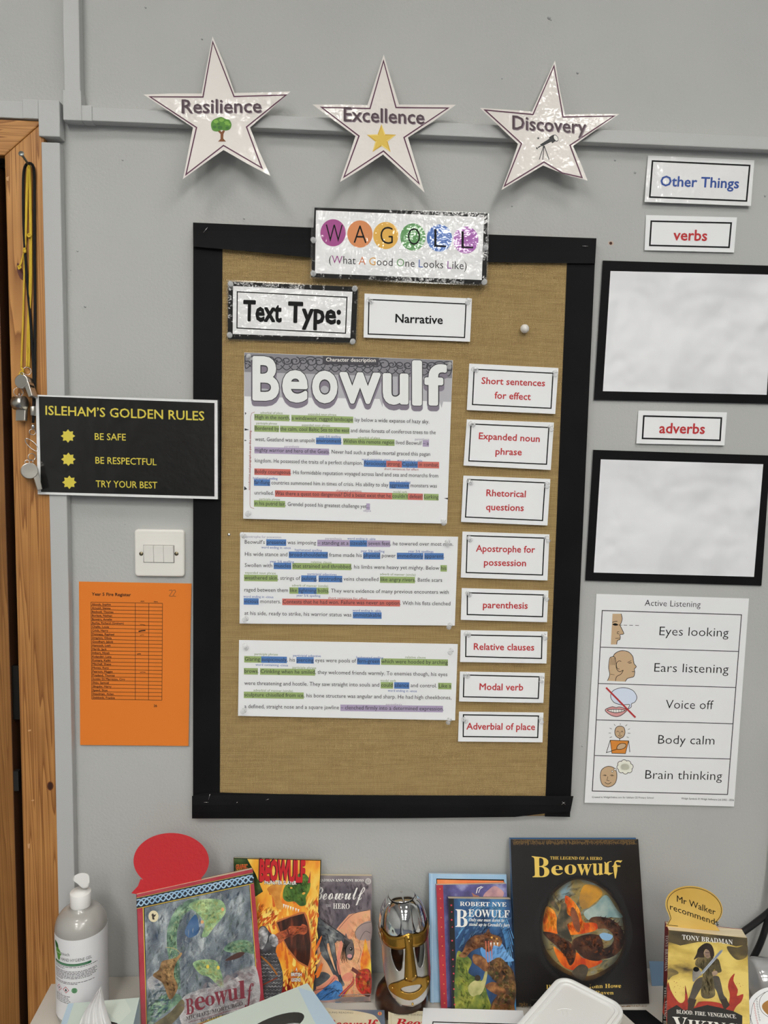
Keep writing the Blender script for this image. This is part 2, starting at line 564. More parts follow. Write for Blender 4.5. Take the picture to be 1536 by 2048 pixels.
# ================================================================== THE SETTING
XL, XR, YF = -2.4, 3.0, -8.0
XJ = -0.535            # right edge of the door opening (hidden by the architrave)
ZD = 2.0
CEILM = mat('ceiling_white', (225, 225, 222), .9)
FLOORM = mat('floor_carpet', (92, 98, 110), .95, c2=(70, 76, 90), scale=300)
bm = bmesh.new()
bm_box(bm, (XJ, 0, 0), (XR, .12, CEIL)); bm_box(bm, (XL, 0, ZD), (XJ, .12, CEIL)); bm_box(bm, (XL, 0, 0), (-1.52, .12, ZD))
wall = bm_obj('wall_back', bm, WALLP); tag(wall, kind='structure')
for nm, lo, hi, m in (('wall_left', (XL - .1, YF, 0), (XL, .12, CEIL), WALLP), ('wall_right', (XR, YF, 0), (XR + .1, .12, CEIL), WALLP),
                      ('wall_front', (XL - .1, YF - .1, 0), (XR + .1, YF, CEIL), WALLP),
                      ('floor', (XL - .1, YF - .1, -.1), (XR + .1, .5, 0), FLOORM), ('ceiling', (XL - .1, YF - .1, CEIL), (XR + .1, .12, CEIL + .1), CEILM)):
    tag(box(nm, lo, hi, m), kind='structure')
# an old plugged screw hole and paint nibs in the wall
HOLE = mat('screw_hole_brown', (70, 38, 26), .8)
a = Art(wall_map(0))
a.blob('screw_hole', [(1216, 486), (1220, 482), (1226, 483), (1227, 489), (1221, 491)], mat('plaster_scar', (196, 176, 160), .8), 1)
a.ellipse('screw_hole', (1221.5, 486.5), 3, 3, HOLE, 2)
a.build(wall)
NIB = mat('paint_nib', (182, 184, 184), .7)
nib_v, nib_f = [], []
for (u, v, r) in ((1098, 36, 4), (1102, 40, 2), (1155, 146, 3), (1230, 320, 3), (1270, 345, 3), (170, 613, 2.5), (155, 502, 2), (404, 78, 2), (488, 437, 2), (1024, 412, 2),
                  (1004, 157, 1.6), (360, 765, 1.5), (141, 540, 1.5), (245, 320, 2), (291, 15, 2), (1530, 392, 3), (1165, 1492, 3), (225, 1100, 2), (250, 1048, 1.8), (1420, 1560, 2.5)):
    v, f = tube_geo([W(u - r * .4, v, -.001), W(u, v, .0006), W(u + r * .5, v + r * .3, .0012)], r * .0006, 6)
    b = len(nib_v); nib_v += v; nib_f += [tuple(b + i for i in t) for t in f]
mesh_obj('paint_nib', nib_v, nib_f, NIB, parent=wall, smooth=True)

# door on the left: architrave, leaf
PINE = wood('pine_varnished', (206, 150, 86), (146, 94, 46)); PINEH = wood('pine_varnished_head', (206, 150, 86), (146, 94, 46), along='x')
OAK = wood('oak_veneer', (164, 116, 62), (128, 84, 40))
DARKW = mat('door_edge_brown', (92, 58, 34), .6)
XO, XI = W(102, 960, .018).x, W(26, 950, .018).x      # outer and inner edge of the architrave
ZT, ZI = 2.0335, 1.9765
DOORE = box('door_1', (-1.46, -.002, .008), (-.5925, .042, 1.967), OAK); tag(DOORE, kind='structure')
box('door_edge', (-.5925, -.0015, .008), (-.5915, .0415, 1.967), DARKW, parent=DOORE)
box('hinge', (-.5915, .004, 1.0), (-.572, .012, 1.1), mat('hinge_steel', (60, 58, 54), .4, metal=1), parent=DOORE)
box('hinge_knuckle', (-.590, -.004, .868), (-.5815, .006, .905), mat('hinge_black', (38, 36, 34), .4), parent=DOORE)
w_ = XO - XI
for nm, quad, m_ in (('trim_1', [(XI, 0), (XO, 0), (XO, ZT), (XI, ZI)], PINE), ('trim_10', [(XI, ZI + .0006), (XO, ZT + .0006), (-1.52 - w_, ZT + .0006), (-1.52, ZI + .0006)], PINEH)):
    bm = bmesh.new()
    A = [bm.verts.new((x, -.018, z)) for x, z in quad]; B = [bm.verts.new((x, .0, z)) for x, z in quad]
    bm.faces.new(A); bm.faces.new(B[::-1])
    for i in range(4): bm.faces.new((A[i], B[i], B[(i + 1) % 4], A[(i + 1) % 4]))
    tag(bm_obj(nm, bm, m_, bevel=.0022, segs=2), kind='structure')
# jamb lining deep in the opening
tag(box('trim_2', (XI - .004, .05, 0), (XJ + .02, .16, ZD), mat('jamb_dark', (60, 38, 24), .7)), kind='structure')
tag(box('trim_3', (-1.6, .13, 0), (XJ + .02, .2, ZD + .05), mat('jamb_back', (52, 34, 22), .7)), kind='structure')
# knots in the pine
a = Art(wall_map(.018))
KNOT = mat('knot_brown', (58, 30, 20), .5)
a.ellipse('knot', (100.5, 1572), 6.5, 9, mat('knot_ring', (104, 58, 28), .5), 1); a.ellipse('knot', (100.5, 1572), 4.6, 7, KNOT, 2)
a.blob('knot', [(34, 527), (40, 530), (46, 545), (47, 560), (40, 556), (35, 543)], mat('knot_plum', (96, 48, 40), .5), 1)
a.blob('knot', [(104, 1140), (107, 1120), (109, 1150), (106, 1166)], KNOT, 1)
for pts in ([(56, 1460), (62, 1459), (62, 1462), (56, 1463)], [(63, 1600), (68, 1599), (68, 1602), (63, 1602)], [(55, 1688), (60, 1687), (59, 1697), (56, 1696)], [(12, 355), (18, 352), (17, 362), (13, 361)]):
    a.poly('scuff', pts, mat('scuff_pale', (206, 160, 112), .7), 2)
a.build(bpy.data.objects['trim_1'])

# painted cable trunking
def trunk(name, u0, v0, u1, v1, d=.02, extra=None):
    p, q = W(u0, v0, d), W(u1, v1, d)
    lo = (min(p.x, q.x), -d, min(p.z, q.z)); hi = (max(p.x, q.x), 0, max(p.z, q.z))
    return lo, hi
def trim(name, parts):
    bm = bmesh.new()
    for lo, hi in parts: bm_box(bm, lo, hi)
    return tag(bm_obj(name, bm, TRUNK, bevel=.0012, segs=2), kind='structure')
Xa, Xb = -.5095, -.4795                 # vertical run beside the door
trim('trim_4', [((Xa, -.02, 0), (Xb, 0, 2.0))])
trim('trim_5', [((-2.2, -.02, 2.036), (-.53, 0, 2.0625))])
trim('trim_6', [((-.5375, -.0235, 2.035), (Xa - .0025, 0, 2.0655)), ((Xa - .0025, -.0235, 2.008), (Xb + .002, 0, 2.0655))])
trim('trim_7', [((-.43, -.02, 2.037), (XR - .01, 0, 2.0585))])
trim('trim_8', [((-.4705, -.02, 2.07), (-.4445, 0, CEIL))])
trim('trim_9', [((-.4425, -.0225, 2.0355), (-.4255, 0, 2.0605)), ((-.4725, -.0225, 2.0355), (-.4425, 0, 2.083))])

# ceiling lamps
LAMPM = mat('lamp_diffuser', (255, 255, 255), .5)
nt = LAMPM.node_tree; bs = nt.nodes['Principled BSDF']
bs.inputs['Emission Color'].default_value = LAMP_COLOUR; bs.inputs['Emission Strength'].default_value = LAMP_STRENGTH
for i, (x, y, lw, ll) in enumerate(LAMP_SPOTS):
    t = thing('ceiling_light', (x, y, CEIL), 'white ceiling light panel above the classroom', 'ceiling light', 'ceiling lights of the classroom')
    bm = bmesh.new()
    w2, l2 = lw / 2, ll / 2
    for lo, hi in (((x - w2 - .03, y - l2 - .03, CEIL - .03), (x - w2, y + l2 + .03, CEIL)), ((x + w2, y - l2 - .03, CEIL - .03), (x + w2 + .03, y + l2 + .03, CEIL)),
                   ((x - w2, y - l2 - .03, CEIL - .03), (x + w2, y - l2, CEIL)), ((x - w2, y + l2, CEIL - .03), (x + w2, y + l2 + .03, CEIL))):
        bm_box(bm, lo, hi)
    bm_obj('frame', bm, mat('lamp_frame', (230, 230, 230), .5), t)
    box('diffuser', (x - w2, y - l2, CEIL - .015), (x + w2, y + l2, CEIL - .004), LAMPM, t)

# ================================================================== NOTICE BOARD
HESS = hessian('hessian')
bx0, bx1, bz0, bz1 = -.2625, .4345, .819, 1.8785
board = thing('notice_board', ((bx0 + bx1) / 2, 0, bz0), 'tall notice board covered in brown hessian with a black paper border', 'notice board')
box('backing_panel', (bx0, -.0105, bz0), (bx1, -.0004, bz1), mat('fibreboard', (120, 84, 50), .9), board)
box('hessian_panel', (bx0 + .002, -.0125, bz0 + .002), (bx1 - .002, -.0106, bz1 - .002), HESS, board)
HB = .0128
sheet('border_strip', [(386.5, 470), (445, 472), (439.5, 1610), (386, 1632)], wall_map(HB + .001), BLACKP, .0006, parent=board)
sheet('border_strip', [(1135, 500), (1191, 500), (1140, 1634), (1089.5, 1633)], wall_map(HB + .001), BLACKP, .0006, parent=board)
def top_h(u, v):
    t = max(0, min(1, (v - 450 - (u - 386) * .04) / 50))
    return HB + .003 + .007 * t * t * (1 - .6 * (u - 386) / 800)
sheet('border_strip', [(386, 445), (620, 455), (980, 469), (1193, 476.5), (1190, 527), (985, 524.5), (640, 517), (510, 504), (386.5, 493)], wall_map(top_h), BLACKP, .0006, cut=14, parent=board)
def bot_h(u, v):
    t = max(0, min(1, (1640 - v) / 50))
    return HB + .003 + .006 * sin(pi * t) * .6 + .006 * max(0, (u - 1000) / 150) ** 2
sheet('border_strip', [(384, 1592), (412, 1585), (440, 1585), (560, 1588), (700, 1590), (960, 1591), (1147, 1592), (1141, 1623), (1090, 1627), (1030, 1634), (800, 1636.5), (500, 1637), (384, 1637)], wall_map(bot_h), BLACKP, .0006, cut=14, parent=board)
STEEL = mat('steel_bright', (205, 205, 205), .25, metal=1)
for (u0, v0, u1, v1, h) in ((407, 465, 415, 455, .0175), (1165, 492, 1176, 492.5, .0175), (417, 1599, 420, 1588, .0185), (408, 1604.5, 417, 1604.5, .0185), (473, 1606, 475, 1604, .0185), (532, 1600, 538, 1598, .0185), (1123, 1609, 1130, 1604, .027), (1125, 1604, 1131, 1609, .027)):
    tube('staple', [W(u0, v0, h - .002), W(u0, v0, h), W(u1, v1, h), W(u1, v1, h - .002)], .00045, STEEL, board, 6)
lathe('screw', [(.0028, 0), (.0028, .0008), (.0015, .0014), (.0, .0014)], W(458, 1069, .0125), STEEL, board, 14, axis=(0, -1, 0))

# ================================================================== THREE STARS
def star(name, pts, line, label, word, w0, w1, cap, cx, cy, flip, deco, lean=.02):
    def h(u, v):
        b = .0245 + lean * max(0, (v - cy) / 110) + .016 * ((u - cx) / 140) ** 2 * (1 if (u - cx) * flip > 0 else .55)
        if v < cy - 40: b -= .010 * min(1, (cy - 40 - v) / 110) 
        return b
    M = wall_map(h)
    s = sheet(name, pts, M, STARW, .0006, cut=9, label=label, cat='star sign', group='laminated value stars on the rail')
    a = Art(M, k=-.0, cut=9)
    a.stroke('border', line, 2.6, PLUM, 1, closed=True)
    a.text('lettering', word, (w0[0] + 1.6, w0[1] + 1.4), (w1[0] + 1.6, w1[1] + 1.4), cap, mat('ink_shadow', (140, 122, 132), .5), .012, z=1.3)
    a.text('lettering', word, w0, w1, cap, mat('ink_slate', (74, 52, 62) if flip >= 0 else (104, 62, 88), .5), .008, z=2)
    deco(a)
    a.build(s, lift=.0003)
    return s
LEAF = [mat('leaf_green', (86, 140, 52), .6), mat('leaf_light', (128, 178, 74), .6), mat('leaf_deep', (64, 112, 48), .6)]
BARK = mat('bark_brown', (128, 76, 38), .6)
def deco_tree(a):
    a.poly('tree_picture', [(436, 283), (441, 278), (441, 268), (435, 262), (439, 259), (443, 264), (447, 260), (450, 262), (447, 268), (446.5, 277), (452, 283)], BARK, 1)
    a.blob('tree_picture', [(422, 250), (425, 241), (434, 236), (443, 234), (452, 238), (459, 240), (463, 249), (460, 258), (452, 261), (443, 260), (434, 263), (425, 260)], LEAF[0], 1.5)
    for x, y, r, k in ((432, 243, 5, 1), (443, 240, 5, 1), (453, 246, 5, 1), (429, 254, 4, 2), (440, 255, 5, 2), (455, 256, 4, 2), (447, 248, 4, 0), (437, 248, 3, 2), (458, 249, 3, 1)):
        a.ellipse('tree_picture', (x, y), r, r * .75, LEAF[k], 2, 12)
star('star_sign', [(425, 73), (449, 128), (469, 186), (520, 185), (581, 183), (540, 220), (500, 255), (519, 304), (541, 352), (494, 327), (447, 300), (407, 328), (366, 358), (376, 306), (386, 255), (337, 222), (287, 189), (340, 187), (403, 187), (414, 130)],
     [(425.5, 84), (468, 193), (572, 190), (493, 254), (521, 329), (524, 336), (447, 291), (372, 349), (393, 255), (300, 193.5), (406, 194)],
     'white laminated star reading Resilience with a green tree', 'Resilience', (363.5, 226), (522, 224.5), 27, 440, 240, 0.5, deco_tree)
GOLD = mat('gold_print', (214, 172, 62), .4); GOLD2 = mat('gold_print_light', (240, 216, 130), .4); GOLD3 = mat('gold_print_dark', (150, 108, 36), .4)
def deco_star(a):
    P = [(763 + (31 if i % 2 == 0 else 13) * sin(pi * i / 5), 279 - (31 if i % 2 == 0 else 13) * cos(pi * i / 5)) for i in range(10)]
    a.poly('gold_star_picture', P, GOLD3, 1)
    for i in range(10):
        a.poly('gold_star_picture', [(763, 279), P[i], P[(i + 1) % 10]], (GOLD if i % 2 else GOLD2), 1.5)
    Q = [(763 + (26 if i % 2 == 0 else 10) * sin(pi * i / 5), 279 - (26 if i % 2 == 0 else 10) * cos(pi * i / 5)) for i in range(10)]
    a.poly('gold_star_picture', Q, mat('gold_print_mid', (226, 192, 84), .4), 2)
star('star_sign', [(767.5, 109), (782, 158), (798, 209), (852, 209.5), (912, 209.5), (866, 243), (816, 275), (833, 332), (849, 385), (807, 346), (766, 309), (724, 337), (680, 364), (695, 320), (711, 272), (668, 241), (625, 209), (680, 209), (735, 210), (751, 160)],
     [(767, 122), (792, 215), (896, 216), (808, 275), (838, 367), (767, 302), (688, 354), (718, 272), (643, 214.5), (740, 217)],
     'white laminated star reading Excellence with a gold star', 'Excellence', (687.5, 242), (848, 248), 28, 767, 245, -0.5, deco_star, .016)
TELE = mat('telescope_black', (30, 30, 34), .5)
def deco_tele(a):
    c = crop(940, 100, 4.8)
    P = lambda *q: [c(*p) for p in q]
    a.poly('telescope_picture', P((672, 908), (762, 850), (758, 838), (800, 812), (830, 865), (790, 896), (782, 880), (690, 925)), TELE, 1)
    a.poly('telescope_picture', P((650, 932), (678, 916), (684, 924), (656, 942)), TELE, 1)
    a.poly('telescope_picture', P((634, 938), (644, 932), (652, 950), (640, 954)), TELE, 1)
    a.ellipse('telescope_picture', c(823, 845), 4.6, 7.4, TELE, 1.2, rot=-.5); a.ellipse('telescope_picture', c(824, 845), 3.4, 6, WHITE, 2, rot=-.5)
    for q in (((708, 918), (665, 1052)), ((712, 918), (698, 1054)), ((712, 918), (760, 1054))):
        a.stroke('telescope_picture', P(*q), 1.5, TELE, 1)
    x, y = c(655, 847)
    a.poly('telescope_picture', [(x + (3.2 if i % 2 == 0 else 1.3) * sin(pi * i / 5), y - (3.2 if i % 2 == 0 else 1.3) * cos(pi * i / 5)) for i in range(10)], TELE, 1)
star('star_sign', [(1110, 121), (1119, 176), (1130, 229), (1180, 228), (1239, 228), (1194, 258), (1146, 292), (1162, 328), (1175, 361), (1130, 349), (1086, 331), (1045, 355), (1003, 380), (1020, 335), (1036, 288), (998, 252), (960, 216), (1010, 219), (1064, 223), (1088, 170)],
     [(1108, 132), (1126, 234), (1228, 232), (1140, 290.5), (1164, 355), (1125, 346), (1096, 329), (1088, 324), (1009, 372), (1043, 287), (970, 220), (1066, 229)],
     'white laminated star reading Discovery with a black telescope', 'Discovery', (1025, 258), (1172, 267), 27, 1098, 255, -1, deco_tele, .010)

# ================================================================== SIGNS AND CARDS
def skew_of(q):
    return ((q[3][0] - q[0][0]) / (q[3][1] - q[0][1]) + (q[2][0] - q[1][0]) / (q[2][1] - q[1][1])) / 2
def card(name, q, h0, h1, m, label, cat, group=None, rect=None, rw=2.4, texts=(), ink=INK, w=.016, bow=0, th=.0005):
    """paper card q (TL, TR, BR, BL); h0 and h1 are the gaps to the wall at its top and bottom edge"""
    v0, v1 = (q[0][1] + q[1][1]) / 2, (q[3][1] + q[2][1]) / 2
    s_ = (q[1][1] - q[0][1]) / (q[1][0] - q[0][0]); uc = (q[0][0] + q[1][0]) / 2
    def h(u, v):
        t = (v - (u - uc) * s_ - v0) / (v1 - v0)
        return h0 + (h1 - h0) * t + bow * 4 * t * (1 - t)
    M = wall_map(h)
    cut = 14 if bow else 0
    pts = q if not bow else q
    s = sheet(name, pts, M, m, th, cut=cut, label=label, cat=cat, group=group)
    a = Art(M, k=skew_of(q), cut=cut)
    if rect: a.frame('border_line', rect, rw, INK, 1)
    for t in texts:
        a.text('lettering', t[0], t[1], t[2], t[3], t[4] if len(t) > 4 else ink, w, z=2)
    return s, a, M

HF = .0135
q = [(629, 415), (975.5, 426.5), (972.5, 569), (622.5, 554)]
s, a, M = card('laminated_sign', [(624, 412), (978.5, 426), (975, 572), (619.5, 557)], 0.0255, .0255, CLEARF, 'laminated sign with six coloured circles spelling the heading word at the board top', 'sign', th=.0003)
a.poly('black_border', q, LAMK, 1)
a.poly('white_panel', [(632, 420.5), (968, 434.5), (963.5, 560), (630, 546.5)], LAMW, 2)
c4 = crop(610, 400, 4.042)
for (x, y), col_, ch, gb in (((227, 265), (166, 62, 138), 'W', (168, 198, 305, 338)), ((444, 275), (222, 138, 76), 'A', (393, 205, 498, 345)), ((653, 287), (232, 178, 66), 'G', (610, 215, 710, 353)),
                            ((873, 299), (92, 156, 88), 'O', (832, 226, 930, 361)), ((1087, 308), (70, 116, 192), 'L', (1045, 235, 1140, 378)), ((1300, 323), (170, 96, 180), 'L', (1265, 252, 1360, 388))):
    a.ellipse('coloured_circle', c4(x, y), 25.3, 27.2, mat('circle_%d_%d' % (x, y), col_, .45, coat=1, coat_rough=.05, bump=.0013, bscale=30), 3, rot=.0)
    x0, y0, x1, y1 = gb
    a.glyph_box('lettering', ch, [c4(x0, y0), c4(x1, y0 + 3), c4(x1, y1 + 3), c4(x0, y1)], INK, -.012, z=4)
full = '(What A Good One Looks Like)'
e0, e1 = extent(full)
adv = lambda t: extent(t + '|')[1] - extent('|')[1] if t else 0.0
P0, P1 = c4(193, 510), c4(1307, 562)
cols = {1: (150, 52, 130), 6: (214, 120, 66), 8: (222, 160, 60), 13: (84, 146, 80), 17: (60, 100, 176), 23: (150, 92, 164)}
i = 0
while i < len(full):
    j = i + 1
    while j < len(full) and j not in cols and i not in cols: j += 1
    t = full[i:j]
    if t.strip():
        st = t.strip(); k0 = adv(full[:i] + t[:len(t) - len(t.lstrip())]); g0, g1 = extent(st)
        f = lambda x: (P0[0] + (P1[0] - P0[0]) * (x - e0) / (e1 - e0), P0[1] + (P1[1] - P0[1]) * (x - e0) / (e1 - e0))
        a.text('lettering', st, f(k0 + g0), f(k0 + g1), 15.5, INK if i not in cols else mat('word_ink_%d' % i, cols[i], .5), -.006, z=4)
    i = j
a.build(s)

s, a, M = card('laminated_sign', [(453.5, 559.5), (717.5, 571.5), (713, 688), (452.5, 680.5)], .0165, .0165, CLEARF, 'laminated black-bordered sign reading Text Type in heavy black letters', 'sign', th=.0003)
a.poly('black_border', [(457, 563), (715.5, 574), (711, 685.5), (455.5, 677.5)], LAMK, 1)
a.poly('white_panel', [(466, 572), (705, 583.5), (700.5, 675.5), (465.5, 668)], LAMW, 2)
a.frame('border_line', [(474.5, 583.5), (694, 594.5), (691, 666.5), (474, 656)], 2.2, INK, 3)
a.text('lettering', 'Text', (487, 640.5), (562, 643), 39, INK, .034, z=4); a.text('lettering', 'Type:', (577, 643.5), (680, 647.5), 39, INK, .034, z=4)
a.build(s)

def add_card(q, rect, texts, label, h0=HF, h1=.0185, ink=RED, group='vocabulary cards on the notice board', rw=2.4, w=.016, cat='card'):
    s, a, M = card('card', q, h0, h1, PAPER, label, cat, group, rect, rw, texts, ink, w)
    a.build(s)
    return s
add_card([(729, 587), (944, 597), (940, 683.5), (727, 675)], [(738, 599), (932, 608), (929, 675), (736.5, 668)], [('Narrative', (791, 644.5), (885, 648), 16.5)], 'white card reading Narrative in black beside the laminated Text Type sign', ink=INK, w=.02)
CG = [([(938.5, 727), (1117, 736), (1110.5, 828), (933.6, 820)], [(948.3, 738.5), (1106, 746.5), (1102, 816.6), (945, 809)],
       [('Short sentences', (963, 767.5), (1089.5, 772.5), 13), ('for effect', (989, 797), (1061, 800), 13.5)], 'Short sentences for effect'),
      ([(933.6, 838.7), (1108, 845), (1101.6, 940), (927, 931)], [(942, 848), (1097.7, 855), (1093, 928.5), (937.7, 921.7)],
       [('Expanded noun', (957.6, 878), (1079, 884), 13), ('phrase', (991, 909), (1043, 910.5), 13)], 'Expanded noun phrase'),
      ([(926.8, 951), (1100.8, 958), (1095, 1051), (922, 1043.8)], [(935.5, 959), (1090, 965.6), (1085, 1041), (931, 1034)],
       [('Rhetorical', (972.7, 992), (1051, 994.5), 13), ('questions', (972, 1020), (1047, 1022), 13)], 'Rhetorical questions'),
      ([(925, 1063), (1099, 1068.7), (1095, 1161), (921.5, 1155)], [(934.7, 1071.3), (1088.6, 1076.3), (1085, 1150), (932.5, 1145)],
       [('Apostrophe for', (952, 1103), (1069.7, 1105.5), 13), ('possession', (968, 1131), (1051.6, 1132.5), 13)], 'Apostrophe for possession'),
      ([(923.5, 1176), (1097, 1181), (1094, 1244.5), (921.5, 1239.7)], [(934.7, 1185.6), (1087, 1190), (1085, 1233.5), (934.5, 1229)],
       [('parenthesis', (966, 1216), (1055, 1217.5), 13)], 'parenthesis'),
      ([(921.5, 1260), (1095, 1263), (1093, 1327), (920, 1324)], [(932, 1270), (1084, 1273), (1083, 1317), (931.4, 1313)],
       [('Relative clauses', (947.7, 1299.5), (1068, 1301), 13)], 'Relative clauses'),
      ([(919.8, 1343), (1089.5, 1345.6), (1086.8, 1406), (918, 1403)], [(928, 1350), (1078.5, 1353.7), (1076.5, 1396.8), (926.8, 1393.5)],
       [('Modal verb', (959, 1379.7), (1046, 1381), 13)], 'Modal verb'),
      ([(918, 1423), (1087, 1425), (1085, 1484.7), (916, 1483)], [(926.8, 1429.6), (1077, 1432), (1075.4, 1475), (926.4, 1473)],
       [('Adverbial of place', (933, 1458.8), (1069.7, 1460), 13)], 'Adverbial of place')]
for q, r, t, nm in CG:
    add_card(q, r, t, 'white card reading %s in red' % nm)
GW = 'word cards on the grey wall'
s, a, M = card('card', [(1296, 311), (1508.8, 320.6), (1501.8, 412), (1289, 403.8)], .003, .008, LAMW, 'laminated white card reading Other Things in blue', 'card', GW, [(1305, 322), (1499.4, 331), (1493, 402), (1299.6, 394)], 3.2, [('Other Things', (1320.7, 371.7), (1477, 376.6), 20)], BLUE, .02); a.build(s)
s, a, M = card('card', [(1292, 430), (1474, 434.7), (1468, 505), (1289, 500.4)], .002, .004, PAPER, 'white card reading verbs in red', 'card', GW, [(1302.6, 442.3), (1462.4, 446), (1458, 494.7), (1299.6, 490.7)], 3.2, [('verbs', (1346.8, 480), (1413.4, 481.5), 21)], RED, .02); a.build(s)
s, a, M = card('card', [(1276.8, 821), (1454, 824.7), (1448.8, 891), (1272.6, 887)], .002, .005, PAPER, 'white card reading adverbs in red', 'card', GW, [(1287.7, 832), (1442.8, 836), (1440, 880.7), (1285, 876.8)], 3.2, [('adverbs', (1318.6, 866), (1408.8, 867.5), 20)], RED, .02); a.build(s)

# blank sheets framed in black card
def framed(q, qi, label):
    s = sheet('framed_sheet', q, wall_map(.004), BLACKP, .003, label=label, cat='framed sheet', group='blank framed sheets on the grey wall')
    sheet('white_sheet', qi, wall_map(lambda u, v: .0047), PAPERW, .0004, cut=20, parent=s, label='blank white paper')
framed([(1205.7, 521), (1562, 532), (1549, 808), (1187.5, 799.6)], [(1221, 542), (1547, 549.5), (1533.5, 789.6), (1205.7, 782.3)], 'blank white sheet in a black border below the verbs card')
framed([(1186.4, 899.6), (1541, 911), (1523, 1171.3), (1170.3, 1161)], [(1201.6, 918.7), (1526.5, 928.5), (1508, 1153.7), (1187.4, 1145)], 'blank white sheet in a black border below the adverbs card')

# rules sign
s, a, M = card('laminated_sign', [(71, 789), (438.5, 799.5), (438.5, 999), (75, 989)], .026, .0235, CLEARF, 'black laminated sign of golden rules with yellow lettering', 'sign', th=.0003)
YEL = mat('print_yellow', (226, 208, 72), .45, coat=1, coat_rough=.06, bump=.0016, bscale=32)
a.poly('white_panel', [(71.5, 789.5), (435, 800.5), (435.5, 998.5), (75.5, 988.5)], LAMW, 1)
a.poly('black_panel', [(77.5, 792.5), (429, 806), (429, 993), (82, 984)], LAMK, 2)
a.text('lettering', 'ISLEHAM\u2019S GOLDEN RULES', (91.3, 829.5), (408.4, 841), 18, YEL, .012, z=3)
for x, y in ((136, 872), (136.8, 918.6), (138.8, 964.6)):
    a.poly('star_bullet', [(x + (14.5 if i % 2 == 0 else 10) * sin(pi * i / 8), y - (13.5 if i % 2 == 0 else 9.3) * cos(pi * i / 8)) for i in range(16)], YEL, 3)
for t, p0, p1 in (('BE SAFE', (189.6, 879.5), (251.6, 881)), ('BE RESPECTFUL', (191, 927), (313, 930.5)), ('TRY YOUR BEST', (191.7, 974), (314.5, 977))):
    a.text('lettering', t, p0, p1, 13.2, YEL, .006, z=3)
a.build(s)

# fire register
ORA = mat('paper_orange', (232, 128, 40), .75)
s, a, M = card('register_sheet', [(157.8, 1163), (383, 1167), (377, 1492), (160.3, 1490)], .002, .004, ORA, 'orange sheet with a printed fire register table below the light switch', 'sheet')
DK = mat('ink_register', (58, 34, 18), .6)
a.text('lettering', 'Year 5 Fire Register', (183.7, 1191), (261.6, 1192.5), 6, DK, .022)
names = ['Alcock, Sophie', 'Arnold, Sienna', 'Bedwell, Thomas', 'Borlase, Nathan', 'Bowers, Amelie', 'Burke, Richard (Graham)', 'Challis, Louie', 'Crick, Harry', 'Denness, Raphael', 'Drayton, Olivia', 'Goodhart, Jakob',
         'Hancock, Leah', 'Hardy, Jack', 'Imbert, Niyah', 'Kolander, Luna', 'Kumara, Kaliki', 'Mitchell, Shane', 'Money, Rory', 'Pearson, Maggie', 'Presland, Thomas', 'Scotto Di Marrazzo, Ciro', 'Shiju, Samuel', 'Slingsby, Harry', 'Speed, Skye', 'Steadman, Aiden', 'Stebbeds, Frankie']
tq = [(182, 1204.3), (325, 1206.7), (323.8, 1400.3), (183.7, 1398.3)]
n = len(names)
for i in range(n + 1):
    a.stroke('table', [bil(tq, 0, i / n), bil(tq, 1, i / n)], .9, DK, 1)
for sx in (0, .619, .809, 1):
    a.stroke('table', [bil(tq, sx, 0), bil(tq, sx, 1)], .9, DK, 1)
for i, nm in enumerate(names):
    p0 = bil(tq, .012, (i + .82) / n)
    e = extent(nm)
    a.text('lettering', nm, p0, (p0[0] + (e[1] - e[0]) * 6.3, p0[1] + (e[1] - e[0]) * .09), 4.1, DK, .018)
a.text('lettering', 'AM', (281, 1204), (288, 1204.2), 2.6, DK, .02); a.text('lettering', 'PM', (308, 1205), (315, 1205.2), 2.6, DK, .02)
a.text('lettering', '26', (307.5, 1413.6), (314, 1413.8), 4.4, DK, .02)
for x in (338, 345):
    a.stroke('handwriting', [(x, 1181), (x + 5, 1180), (x + 6.5, 1183), (x + .5, 1192), (x + 7, 1193)], 1.2, mat('pencil_brown', (140, 84, 44), .6), 1)
for x0, y0, x1, y1, wd in ((277, 1263, 291, 1261, 2.6), (274, 1308.5, 282, 1308, 1.6), (280, 1249, 291, 1250.5, .9), (280, 1271, 288, 1270, .9), (280, 1344.5, 291, 1344.5, 1.1)):
    a.stroke('handwriting', [(x0, y0), ((x0 + x1) / 2, (y0 + y1) / 2 - .5), (x1, y1)], wd, DK, 1)
a.build(s)

# active listening sheet
C7 = crop(1140, 1160, 3.879)
s, a, M = card('listening_sheet', [(1192.8, 1187.6), (1498, 1197), (1468, 1613), (1169, 1605.5)], .002, .005, PAPER, 'white sheet of five active listening pictures and captions', 'sheet')
gq = [(1204.5, 1221), (1483, 1229.6), (1455, 1589), (1184.6, 1582)]
a.frame('border_line', gq, 1.7, INKG, 1)
for l, r in (((1201, 1294.3), (1477, 1303)), ((1196.7, 1367), (1471, 1375)), ((1193, 1439.7), (1465.6, 1447.5)), ((1189.5, 1511), (1459.7, 1518))):
    a.stroke('border_line', [l, r], 1.5, INKG, 1)
for t, p0, p1, c_ in (('Active Listening', (1289, 1211.5), (1401, 1214.5), 12), ('Eyes looking', (1318.4, 1270.5), (1457, 1273.5), 17.5), ('Ears listening', (1308, 1343.5), (1457, 1346.5), 17.5),
                      ('Voice off', (1330.8, 1417), (1426.7, 1418.5), 17.5), ('Body calm', (1315.8, 1487.4), (1428.7, 1489.3), 17.5), ('Brain thinking', (1290, 1557.5), (1444, 1560.3), 17.5)):
    a.text('lettering', t, p0, p1, c_, INK, -.008)
a.text('lettering', 'Created in WidgitOnline.com for Isleham CE Primary School', (1184, 1595.8), (1307, 1597.2), 3.4, INKG, .004)
